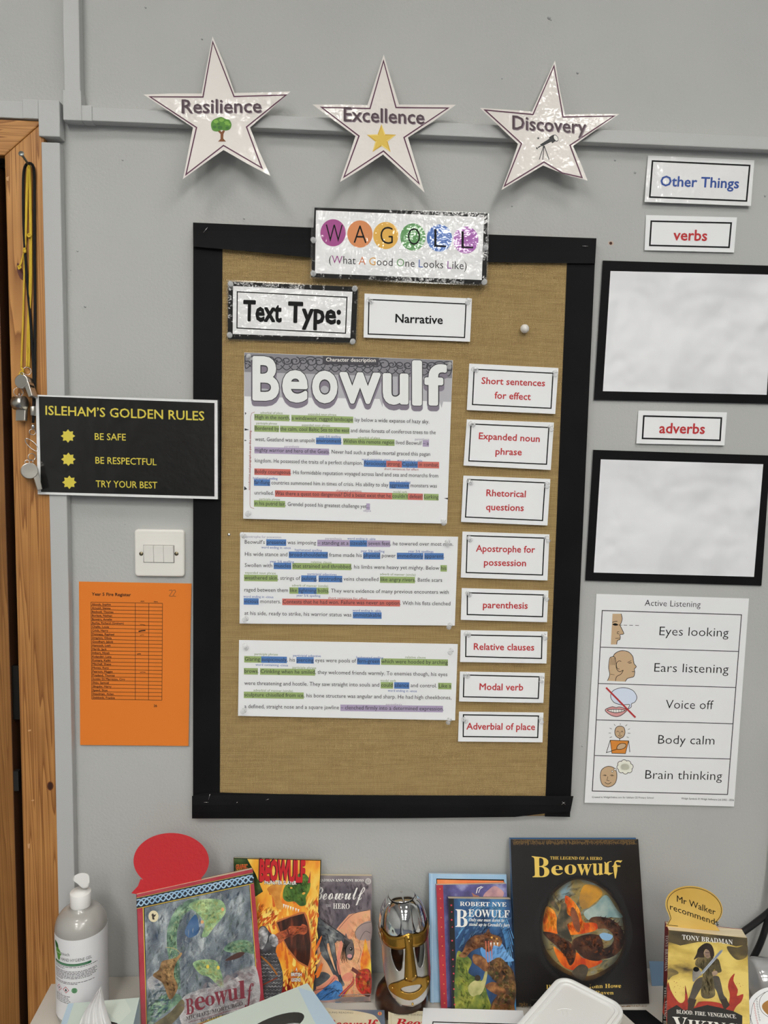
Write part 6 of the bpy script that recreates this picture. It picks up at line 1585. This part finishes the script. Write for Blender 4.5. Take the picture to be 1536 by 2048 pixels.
for y, x1 in [(49, 26), (52, -30), (57, 24), (59.5, 25), (62, 22), (64.5, 25), (67, 23), (69.5, 16), (72, -34), (77, 20), (79.5, -8), (103, -20), (106, -24), (109, -22), (112, -20), (115, -22)]:
    x = -53
    while x < x1:
        l = rr.uniform(2, 7)
        a.poly('small_print', [(x, y - 1), (min(x + l, x1), y - 1), (min(x + l, x1), y), (x, y)], INKG, 1); x += l + .9
DIA = mat('print_crimson', (184, 40, 74), .5)
for x in (-43, -28):
    a.frame('hazard_symbol', [(x, 85), (x + 5.5, 90.5), (x, 96), (x - 5.5, 90.5)], .9, DIA, 1)
a.blob('hazard_symbol', [(-28, 88), (-26.4, 91), (-27, 93), (-29, 93), (-29.6, 91)], INKG, 1); a.ellipse('hazard_symbol', (-43, 90.5), 1.3, 2, INKG, 1)
a.ellipse('recycling_symbol', (-13, 90.5), 5, 5, mat('print_sage', (120, 170, 130), .5), 1); 
for k in range(3): a.poly('recycling_symbol', [(-16, 87.6 + k * 2.4), (-10, 87.6 + k * 2.4), (-10, 88.8 + k * 2.4), (-16, 88.8 + k * 2.4)], LG2, 1.5)
a.text('lettering', '1L e', (-46, 101), (-37, 101), 3.6, INKG, -.01, z=2)
a.build(lab, lift=.00012)

# ================================================================== TISSUE BOXES
MINT = mat('tissue_box_mint', (200, 214, 206), .6); BLUET = mat('tissue_box_blue', (182, 204, 220), .6); MINT2 = mat('tissue_box_pale', (210, 222, 212), .6)
def tissue_box(label, c0, e1, e2, la, lb, z, hole, art):
    """box with its back corner at c0, edges e1 and e2, top at z, slot cut in the top"""
    P = lambda s, t, zz=z: Vector((c0.x + e1[0] * s + e2[0] * t, c0.y + e1[1] * s + e2[1] * t, zz))
    t_ = thing('tissue_box', P(la / 2, lb / 2, ZS), label, 'tissue box', 'tissue boxes')
    outer = [(0, 0), (la, 0), (la, lb), (0, lb)]
    tri = tessellate_polygon([[Vector((x, y, 0)) for x, y in outer], [Vector((x, y, 0)) for x, y in hole]])
    pts = outer + hole
    n = len(hole)
    mesh_obj('top', [P(x, y) for x, y in pts], [tuple(f) for f in tri], MINT, parent=t_)
    for s0, s1, nm in (((0, 0), (la, 0), 'side'), ((la, 0), (la, lb), 'side'), ((la, lb), (0, lb), 'side'), ((0, lb), (0, 0), 'side')):
        hexa(nm, [P(*s0, ZS), P(*s1, ZS), P(*s1), P(*s0)], [P(s0[0] * .99 + la * .005, s0[1] * .99 + lb * .005, ZS), P(s1[0] * .99 + la * .005, s1[1] * .99 + lb * .005, ZS), P(s1[0] * .99 + la * .005, s1[1] * .99 + lb * .005, z - .0005), P(s0[0] * .99 + la * .005, s0[1] * .99 + lb * .005, z - .0005)], BLUET, t_)
    ins = [P(la * .02, lb * .02, z - .02), P(la * .98, lb * .02, z - .02), P(la * .98, lb * .98, z - .02), P(la * .02, lb * .98, z - .02)]
    mesh_obj('tissue_stack', ins, [(0, 1, 2, 3)], mat('tissue_white', (214, 212, 210), .9, c2=(236, 234, 232), scale=30), parent=t_)
    wallv = [P(x, y) for x, y in hole] + [P(x, y, z - .019) for x, y in hole]
    mesh_obj('slot_edge', wallv, [(i, (i + 1) % n, n + (i + 1) % n, n + i) for i in range(n)], mat('slot_dark', (58, 56, 52), .6), parent=t_)
    a = Art(lambda u, v, l=0.0: P(u, v, z + l))
    art(a, la, lb)
    for o in a.build(t_, lift=.0002):
        me = o.data
        if me.polygons and me.polygons[0].normal.z < 0: me.flip_normals()
    return t_, P
zt_ = ZS + .09
cA, cB, cL = Zp(136, 2007, zt_), Zp(279, 1995, zt_), Zp(123, 2048, zt_)
e1 = (cB - cA).normalized(); e2 = Vector((e1.y, -e1.x, 0))
slot = lambda cx, cy, rx, ry: [(cx + rx * cos(2 * pi * i / 28), cy + ry * sin(2 * pi * i / 28)) for i in range(28)]
def artl(a, la, lb):
    a.poly('printed_band', [(.0005, .0005), (.009, .0005), (.011, lb), (.0005, lb)], BLUET, 1)
    a.poly('printed_band', [(.045, .0005), (.09, .0005), (.105, .03), (.09, .055), (.07, .03)], MINT2, 1)
tb, P = tissue_box('pale mint tissue box with a tissue pulled up, in front of the gel bottle', cA, e1, e2, (cB - cA).length, .115, zt_, slot(.056, .058, .034, .012), artl)
# the tissue pulled from its slot
TIS = mat('tissue_sheet', (236, 234, 234), .9, trans=0, sub=.2, bump=.002, bscale=60)
tip = W(201, 1973, .238)
base_c = P(.056, .058, zt_ - .015)
rows = []
NV = 13
for j in range(10):
    t = j / 9
    row = []
    for i in range(NV):
        s_ = i / (NV - 1) - .5
        wdt = .046 * (1 - t) ** 1.1 + .006 * (1 - t) + .004 + .006 * sin(pi * t)
        c = base_c.lerp(tip, t)
        fold = .009 * (1 - t * .55) * sin(i * 1.9 + t * 1.3)
        row.append(c + Vector((e1.x, e1.y, 0)) * (s_ * wdt - .006 * sin(pi * t)) + Vector((e2.x, e2.y, 0)) * fold + Vector((0, 0, -.010 * abs(s_) * t + (.004 * sin(i * 2.3) if j == 9 else 0))))
    rows.append(row)
V = [p for r in rows for p in r]
Fc = [(j * NV + i, j * NV + i + 1, (j + 1) * NV + i + 1, (j + 1) * NV + i) for j in range(9) for i in range(NV - 1)]
ts = mesh_obj('tissue', V, Fc, TIS, parent=tb, smooth=True)
md = ts.modifiers.new('thick', 'SOLIDIFY'); md.thickness = .0004
md = ts.modifiers.new('sub', 'SUBSURF'); md.levels = 1; md.render_levels = 2
cA, cB, cC = Zp(615, 1966, zt_), Zp(440, 2048, zt_), Zp(660, 2048, zt_)
d1 = (cC - cA).normalized(); d2 = (cB - cA).normalized()
ang = (atan2(d1.y, d1.x) + atan2(d2.y, d2.x) % (2 * pi)) / 2
a1 = atan2(d1.y, d1.x); a2 = atan2(d2.y, d2.x)
mid = (a1 + a2) / 2
e1 = Vector((cos(mid - pi / 4 if a1 < a2 else mid + pi / 4), sin(mid - pi / 4 if a1 < a2 else mid + pi / 4), 0)); e2 = Vector((cos(mid + pi / 4 if a1 < a2 else mid - pi / 4), sin(mid + pi / 4 if a1 < a2 else mid - pi / 4), 0))
# e1 runs along d1 (short side), e2 along d2 (long side); (e2, e1) keeps the right-hand order
def artc(a, la, lb):
    t_h = oct_ - .054
    a.poly('printed_band', [(.0005, t_h * .55), (.025, .0005), (.1175, .0005), (.1175, t_h * .9), (.06, t_h * .75)], BLUET, 1)
oc = Zp(548, 2054, zt_) - cA
ocs, oct_ = oc.dot(e1), oc.dot(e2)
tissue_box('pale blue-green tissue box with a dark oval opening, in front of the orange novel', cA, e1, e2, .118, .225, zt_, slot(ocs, oct_, .021, .052), artc)

# ================================================================== HELMET ON ITS STAND
CHR = mat('helmet_steel', (222, 222, 222), .08, metal=1); BRS = mat('helmet_brass', (176, 136, 62), .26, metal=1, bump=.0001, bscale=400); RIV = mat('rivet_brass', (206, 166, 92), .25, metal=1); GAP = mat('helmet_seam', (24, 23, 22), .7, spec=.2)
STW = mat('stand_dark_wood', (38, 22, 14), .3, c2=(66, 38, 20), scale=18, stretch=(1, 1, 4), coat=.6)
hc = W(806, 1884, .086); hc.y = -.086
zb_ = W(816, 1886, .130).z
hc.z = zb_
st = thing('helmet_stand', (hc.x, hc.y, ZS), 'rounded dark wooden stand under the steel helmet', 'stand')
lathe('base', [(.0, 0), (.045, 0), (.0475, .004), (.048, .014), (.0455, .028), (.038, .040), (.026, .048), (.013, .052), (0, .053)], (hc.x, hc.y, ZS), STW, st, 40)
lathe('post_shade_head', [(.011, .05), (.011, .06), (.022, .072), (.030, .09), (.0325, zb_ - ZS - .02), (.032, zb_ - ZS + .01), (.024, zb_ - ZS + .035), (0, zb_ - ZS + .05)], (hc.x, hc.y, ZS), STW, st, 20)  # upper part swollen into an added dark head, standing in for shade behind the eyes
hm = thing('viking_helmet', hc, 'small polished steel helmet with brass brow, nose and mouth plates', 'helmet')
TM = Matrix.Translation(hc) @ Matrix.Rotation(radians(7), 4, 'Z') @ Matrix.Rotation(radians(-4), 4, 'Y') @ Matrix.Rotation(radians(-4), 4, 'X')
RX, RY = .0425, .0465
zt2 = W(800, 1786, .08).z
HD = (zt2 - zb_) * 1.0
def dome_pt(th, el, off=0.0):
    """th: degrees round from the face, el: 0 brow .. 90 crown"""
    a_, e_ = radians(th), radians(el)
    k = cos(e_) ** .66
    n = Vector((sin(a_) * cos(e_), -cos(a_) * cos(e_), sin(e_) * .8)).normalized()
    return TM @ (Vector((RX * sin(a_) * k, -RY * cos(a_) * k, HD * sin(e_))) + n * off)
V = []; Fc = []
NT_, NE = 72, 24
for j in range(NE):
    for i in range(NT_): V.append(dome_pt(i * 360 / NT_, 89.9 * j / (NE - 1)))
for j in range(NE - 1):
    for i in range(NT_): Fc.append((j * NT_ + i, j * NT_ + (i + 1) % NT_, (j + 1) * NT_ + (i + 1) % NT_, (j + 1) * NT_ + i))
mesh_obj('skull_cap', V, Fc, CHR, parent=hm, smooth=True)
def patch(name, rows, m, parent, th=.0008):
    n = len(rows[0]); V = [p for r in rows for p in r]
    F = [(j * n + i, j * n + i + 1, (j + 1) * n + i + 1, (j + 1) * n + i) for j in range(len(rows) - 1) for i in range(n - 1)]
    o = mesh_obj(name, V, F, m, parent=parent, smooth=True)
    md = o.modifiers.new('thick', 'SOLIDIFY'); md.thickness = th; md.offset = 0
    return o
# crest band over the crown, front to back
rows = []
for i in range(49):
    s_ = -1 + 2 * i / 48
    e_ = 90 - abs(s_) * 88
    row = []
    for k in range(7):
        x = (-1 + 2 * k / 6) * .0105
        p = Vector((x, -RY * cos(radians(e_)) ** .66 * (1 if s_ < 0 else -1) * sqrt(max(0, 1 - (x / RX) ** 2)), HD * sin(radians(e_)) * (1 - .03 * (x / .0105) ** 2)))
        n = Vector((0, p.y / RY, p.z / HD)).normalized()
        row.append(TM @ (p + n * .0012))
    rows.append(row)
patch('crest_band', rows, CHR, hm)
for sx in (-1, 1):
    rows = []
    for i in range(25):
        e_ = 62 * (1 - i / 24)
        rows.append([dome_pt(sx * 90 + (k - 3) * 4.2 / max(.28, cos(radians(e_))), e_, .0010) for k in range(7)])
    patch('side_band', rows, CHR, hm)
rows = [[dome_pt(i * 10, 68 + 21.8 * (j / 14), .0026) for i in range(37)] for j in range(15)]
patch('crown_plate', rows, CHR, hm)
tube('crown_seam', [dome_pt(i * 10, 67.5, .0022) for i in range(36)], .0006, GAP, hm, 6, closed=True)
for sx in (-1, 1):
    tube('plate_seam', [dome_pt(sx * (16 + 3 * cos(pi * i / 14)), 4 + 46 * i / 14, .0006) for i in range(15)], .0006, GAP, hm, 6)
    tube('plate_seam', [dome_pt(sx * (16 + 62 * i / 16), 4 + 11 * (1 - sin(pi * i / 16)) , .0006) for i in range(17)], .0008, GAP, hm, 6)
# brow band
def ringpt(th, z, off=0.0, tp=0.0):
    a_ = radians(th)
    k = 1 - tp
    return TM @ Vector(((RX * k + off) * sin(a_), -(RY * k + off) * cos(a_), z))
rows = [[ringpt(th, (-.008 - .005 * abs(sin(radians(th * 2.4))) if abs(th) < 75 else -.010) + j * .25 * (.020 + .004 * abs(cos(radians(th * 1.9))) if abs(th) < 78 else .016), .0016) for th in range(-180, 181, 5)] for j in range(5)]
patch('brow_band', rows, BRS, hm)
# face mask with eye openings
MH = zb_ - W(824, 1994, .124).z + .004
def Mmask(u, v, l=0.0):
    t = v / 100
    return ringpt(u, -.004 - MH * t, .0006 + l + .007 * max(0, t) ** 1.5, .10 * max(0, t) ** 1.5)
outl = []
for i in range(25):
    t = i / 24; outl.append((76 * sqrt(max(0, 1 - t ** 3.2)) + .5, t * 100))
outl = [(-76, 0)] + [(76, 0)] + outl[1:-1] + [(0, 100)] + [(-x, y) for x, y in outl[1:-1][::-1]]
def eye(s):
    return [(s * x, y) for x, y in spline([(14, 6), (26, 3), (40, 5), (44, 14), (40, 28), (30, 42), (21, 40), (16, 24)], 5, True)]
holes = [eye(1), eye(-1)]
tri = tessellate_polygon([[Vector((x, y, 0)) for x, y in outl]] + [[Vector((x, y, 0)) for x, y in h_] for h_ in holes])
v, f = cut_grid(outl + holes[0] + holes[1], [tuple(t) for t in tri], 4)
o = mesh_obj('face_mask', [Mmask(*p) for p in v], f, CHR2 if False else mat('mask_steel', (214, 214, 214), .3, metal=1), parent=hm, smooth=True)
md = o.modifiers.new('thick', 'SOLIDIFY'); md.thickness = .001; md.offset = 0
# eye openings look onto the stand's swollen dark head, added to darken them
for sx in (-1, 1):
    rows = [[TM @ Vector((sx * (RX + .0022 - .010 * j / 8), -RY * .05 + (k - 2) * .0065 * (1 - .45 * j / 8), .004 - .088 * j / 8)) for k in range(5)] for j in range(9)]
    patch('cheek_plate', rows, mat('mask_steel', (214, 214, 214), .3, metal=1), hm)
# nose guard and mouth plate
def Mover(off): return lambda u, v, l=0.0: Mmask(u, v, off + l)
rows = []
for j in range(13):
    t = j / 12; v_ = -16 + 72 * t
    hw = (5 + 9 * max(0, (t - .15)) if t > .12 else 9 - 30 * abs(t - .0)) 
    hw = 7 if j == 0 else (9 if j < 3 else 6 + 9 * t)
    rows.append([Mmask(u_, v_, .0016 + .0065 * (1 - abs(u_) / hw) ** 1.0 * (.4 + .6 * t)) for u_ in [(-hw) + 2 * hw * k / 8 for k in range(9)]])
ng = patch('nose_guard', rows, BRS, hm)
outm = [(x, y) for x, y in spline([(-50, 68), (-30, 60), (-16, 55), (0, 53), (16, 55), (30, 60), (48, 64), (50, 72), (34, 80), (0, 88), (-34, 82), (-52, 76)], 5, True)]
hol = [(24 * cos(2 * pi * i / 24), 71 + 6.5 * sin(2 * pi * i / 24)) for i in range(24)]
tri = tessellate_polygon([[Vector((x, y, 0)) for x, y in outm], [Vector((x, y, 0)) for x, y in hol]])
v, f = cut_grid(outm + hol, [tuple(t) for t in tri], 4)
mp_ = mesh_obj('mouth_plate', [Mmask(p[0], p[1], .0022) for p in v], f, BRS, parent=hm, smooth=True)
md = mp_.modifiers.new('thick', 'SOLIDIFY'); md.thickness = .001; md.offset = 0
def rivet(p, n, par, r=.0021):
    lathe('rivet', [(r, 0), (r * .9, r * .5), (r * .5, r * .85), (0, r)], p, RIV, par, 14, axis=n)
fwd = (TM.to_3x3() @ Vector((0, -1, 0)))
for u_, v_, par, off in ((-42, 71, mp_, .0026), (42, 70, mp_, .0026), (-10, 52, ng, .003), (10, 50, ng, .003), (0, -9, ng, .006), (0, 95, hm, .001)):
    p = Mmask(u_, v_, off); a_ = radians(u_)
    rivet(p, TM.to_3x3() @ Vector((sin(a_), -cos(a_), -.05)), par)
for th in (-82, 82): rivet(ringpt(th, 0, .002), TM.to_3x3() @ Vector((sin(radians(th)), -cos(radians(th)), 0)), hm)

# ================================================================== PLASTIC TUB
TUBM = mat('tub_plastic', (226, 226, 222), .3, sub=.3, coat=.3)
LIDM = mat('lid_plastic', (232, 233, 231), .22, sub=.3, coat=.5)
zt2 = ZS + .09
A = Zp(1122, 1946, zt2)
f1 = Vector((.735, -.678, 0)); f2 = Vector((-.678, -.735, 0))
def rr_loop(ins, z, la=.122, lb=.19, r=.026):
    r = max(.003, r - ins)
    out = []
    for (cx, cy, a0) in ((ins + r, ins + r, 180), (la - ins - r, ins + r, 270), (la - ins - r, lb - ins - r, 0), (ins + r, lb - ins - r, 90)):
        for k in range(9):
            an = radians(a0 + 90 * k / 8)
            x, y = cx + r * cos(an), cy + r * sin(an)
            out.append(Vector((A.x + f1.x * x + f2.x * y, A.y + f1.y * x + f2.y * y, z)))
    return out
def loft(name, loops, m, parent, cap0=True, cap1=True):
    bm = bmesh.new()
    R = [[bm.verts.new(p) for p in l] for l in loops]
    n = len(R[0])
    for i in range(len(R) - 1):
        for k in range(n): bm.faces.new((R[i][k], R[i][(k + 1) % n], R[i + 1][(k + 1) % n], R[i + 1][k]))
    if cap0: bm.faces.new(R[0][::-1])
    if cap1: bm.faces.new(R[-1])
    return bm_obj(name, bm, m, parent)
tc_ = A + f1 * .061 + f2 * .095
tu = thing('plastic_tub', (tc_.x, tc_.y, ZS), 'white frosted plastic food tub with a rounded lid in front of the black hardback', 'plastic tub')
loft('tub_body', [rr_loop(.012, ZS), rr_loop(.0095, ZS + .004), rr_loop(.003, zt2 - .010)], TUBM, tu)
z = zt2
loft('lid', [rr_loop(.0015, z - .012), rr_loop(0, z - .011), rr_loop(-.0004, z - .003), rr_loop(.0008, z - .0006), rr_loop(.003, z), rr_loop(.0055, z - .0004), rr_loop(.0068, z - .002), rr_loop(.0078, z - .0028), rr_loop(.0092, z - .002), rr_loop(.0125, z - .0018), rr_loop(.0138, z - .0036), rr_loop(.0165, z - .0042)], LIDM, tu, cap0=False)
lc = Zp(1130, 2023, z - .004)
for dx in (-.004, .004): box('vent_mark', (lc.x + dx - .0007, lc.y - .006, z - .0042), (lc.x + dx + .0007, lc.y + .003, z - .0034), LIDM, tu)
tube('vent_mark', [Vector((lc.x - .012 + .024 * i / 10, lc.y + .004 + .003 * sin(pi * i / 10), z - .004)) for i in range(11)], .0006, LIDM, tu, 6)

# ================================================================== FLAT BOOKLETS AND CARD
SLATE = gloss('booklet_slate', (96, 108, 128), (112, 124, 142), 20); CREAM = gloss('booklet_cream', (230, 222, 194), (222, 210, 176), 30)
def flat(name, q, z, t, m, label, cat, group=None, art=None):
    M = level_map(z)
    F = [M(*p) for p in q]
    c = sum(F, Vector()) / 4
    r = thing(name, (c.x, c.y, z - t), label, cat, group)
    dn = Vector((0, 0, -1))
    hexa('front_cover', F, [p + dn * .0005 for p in F], m, r); hexa('pages', [p + dn * .0006 for p in F], [p + dn * (t - .0006) for p in F], PAGES, r); hexa('back_cover', [p + dn * (t - .0005) for p in F], [p + dn * t for p in F], m, r)
    a = Art(M); art(a); a.build(r)
c9 = crop(640, 1940, 6.4); P9 = lambda *q: [c9(*p) for p in q]
TRD = mat('title_crimson', (196, 36, 48), .5)
def art1(a):
    a.blob('cover_panel', P9((40, 512), (200, 508), (420, 520), (600, 552), (690, 580), (740, 630), (790, 720), (830, 900), (40, 900)), CREAM, 1, 4)
    a.text('lettering', 'USBORNE YOUNG READING', c9(-142, 552), c9(424, 560), 3.4, INKG, -.012, z=2)
    x, y = c9(765, 560); a.ellipse('emblem', (x, y), 4.2, 3.8, STARG, 2, 20); a.ellipse('emblem', (x, y), 2.4, 2.6, mat('emblem_pink', (226, 120, 130), .5), 2.5, 16); a.poly('emblem', [(x - .4, y - 3), (x + .6, y - 3), (x + .3, y + 3), (x - .3, y + 3)], TRD, 3)
    a.text('lettering', 'Beowulf', c9(60, 760), c9(740, 770), 20, TRD, .01, 'ital', 2)
flat('booklet', [c9(20, 505), c9(825, 512), c9(836, 820), c9(10, 820)], ZS + .0185, .018, SLATE, 'cream and slate children\u2019s reader lying beside the pale tissue box', 'book', 'children\u2019s readers lying flat', art1)
def art2(a):
    a.text('lettering', 'USBORNE YOUNG READING', c9(952, 582), c9(1508, 592), 3.4, INKG, -.012, z=2)
    a.text('lettering', 'Beowulf', c9(962, 720), c9(1680, 740), 15, TRD, .01, 'ital', 2)
    for k in range(4): a.stroke('cover_texture', P9((1180 + k * 40, 540), (1160 + k * 46, 640)), .5, mat('parchment_line', (208, 194, 156), .6), 1)
    a.stroke('cover_texture', P9((905, 525), (912, 700)), 1, mat('parchment_line', (208, 194, 156), .6), 1)
flat('booklet', [c9(874, 520), c9(1425, 527), c9(1450, 820), c9(872, 820)], ZS + .0185, .018, CREAM, 'cream children\u2019s reader partly under the white bordered card', 'book', 'children\u2019s readers lying flat', art2)
Mc = level_map(ZS + .0195)
s = sheet('card', [(846.5, 2015.5), (1046, 2021), (1060, 2110), (838, 2105)], Mc, PAPER, .0005, label='white card with a black border line lying in front of the centre stack', cat='card')
a = Art(Mc)
a.stroke('border_line', [(862, 2090), (866, 2044), (1040, 2049), (1046, 2095)], 2, INK, 1)
a.build(s)
Mk = level_map(ZS + .0008)
sheet('card', [(1240, 2020), (1292, 2020), (1345, 2062), (1286, 2062)], Mk, BLACKP, .0007, label='black card lying on the cupboard to the right of the plastic tub', cat='card')

# ================================================================== RIGHT-HAND CLUTTER
Vf, Vn = VIK
s = sheet('card', [(1298, 1922), (1420, 1925), (1420, 1992), (1306, 1992)], wall_map(lambda u, v: .03 + .0004 * (v - 1922)), mat('card_blue_grey', (120, 150, 178), .5), .001, label='blue-grey card standing behind the crimson-spined paperback', cat='card')
KRB = mat('cable_black', (22, 22, 24), .4)
def cable(label, pts):
    t = thing('cable', W(*pts[0]), label, 'cable', 'black cables')
    tube('cable_run', [W(*p) for p in spline(pts, 6)], .0062, KRB, t, 12)
cable('black cable rising to the right from behind the thick paperback', [(1462, 1882, .02), (1486, 1864, .02), (1512, 1845, .024), (1540, 1822, .03), (1580, 1780, .04), (1600, 1650, .03), (1600, 1480, .012)])
cable('black cable curving up from behind the clear jar', [(1488, 1950, .03), (1503, 1922, .03), (1520, 1888, .03), (1533, 1850, .034), (1548, 1790, .03), (1552, 1640, .012), (1552, 1480, .008)])
jc = W(1530, 1966, .085)
jr = thing('clear_jar', jc, 'glossy clear plastic jar lying on its side behind the white paper cut-out', 'jar')
SMKP = mat('jar_plastic', (190, 190, 190), .12, metal=.35, coat=1, coat_rough=.05)
lathe('jar_body', [(0, -.045), (.030, -.045), (.034, -.042), (.036, -.036), (.036, .05), (.032, .055), (0, .055)], (jc.x + .02, jc.y, ZS + .0365), SMKP, jr, 40, axis=(1, -.08, 0))
lathe('jar_band', [(.0366, -.004), (.0372, -.003), (.0372, .003), (.0366, .004)], (jc.x + .02, jc.y, ZS + .0365), mat('jar_band', (206, 206, 204), .2, metal=.6), jr, 40, axis=(1, -.08, 0))
Mf = wall_map(lambda u, v: .150 + .00035 * (v - 1976))
pf = sheet('paper_cutout', [(1480, 2062)] + spline([(1484, 2046), (1490, 2022), (1500, 1998), (1515, 1983), (1534, 1975), (1556, 1976), (1580, 1990), (1594, 2020), (1596, 2062)], 5), Mf, PAPER, .0004, label='white paper cut-out with curved handwriting at the edge of the cupboard', cat='paper')
a = Art(Mf)
a.blob('inner_shape', [(1524, 2012), (1530, 2004), (1545, 1998), (1560, 2004), (1566, 2020), (1556, 2034), (1540, 2032), (1528, 2022)], mat('card_tan', (168, 120, 62), .6), 1)
a.stroke('outline', spline([(1545, 1980), (1532, 1984), (1521, 1996), (1519, 2012), (1526, 2026), (1540, 2036)], 5), .8, INK, 1); a.stroke('outline', spline([(1530, 1984), (1512, 1998), (1504, 2016), (1500, 2048)], 5), .7, INK, 1)
rr = random.Random(2)
for (x0, y0, x1, y1, m_) in ((1513, 1998, 1516, 2040, INKG), (1508, 2008, 1512, 2046, RED), (1499, 2030, 1502, 2050, INKG)):
    for k in range(9):
        t = k / 8; x = x0 + (x1 - x0) * t + 3 * t * t; y = y0 + (y1 - y0) * t
        a.stroke('handwriting', spline([(x - 1.5, y), (x + .3, y - 1.6), (x + 1.4, y + .8), (x - .6, y + 2)], 3), .6, m_, 1)
a.build(pf)
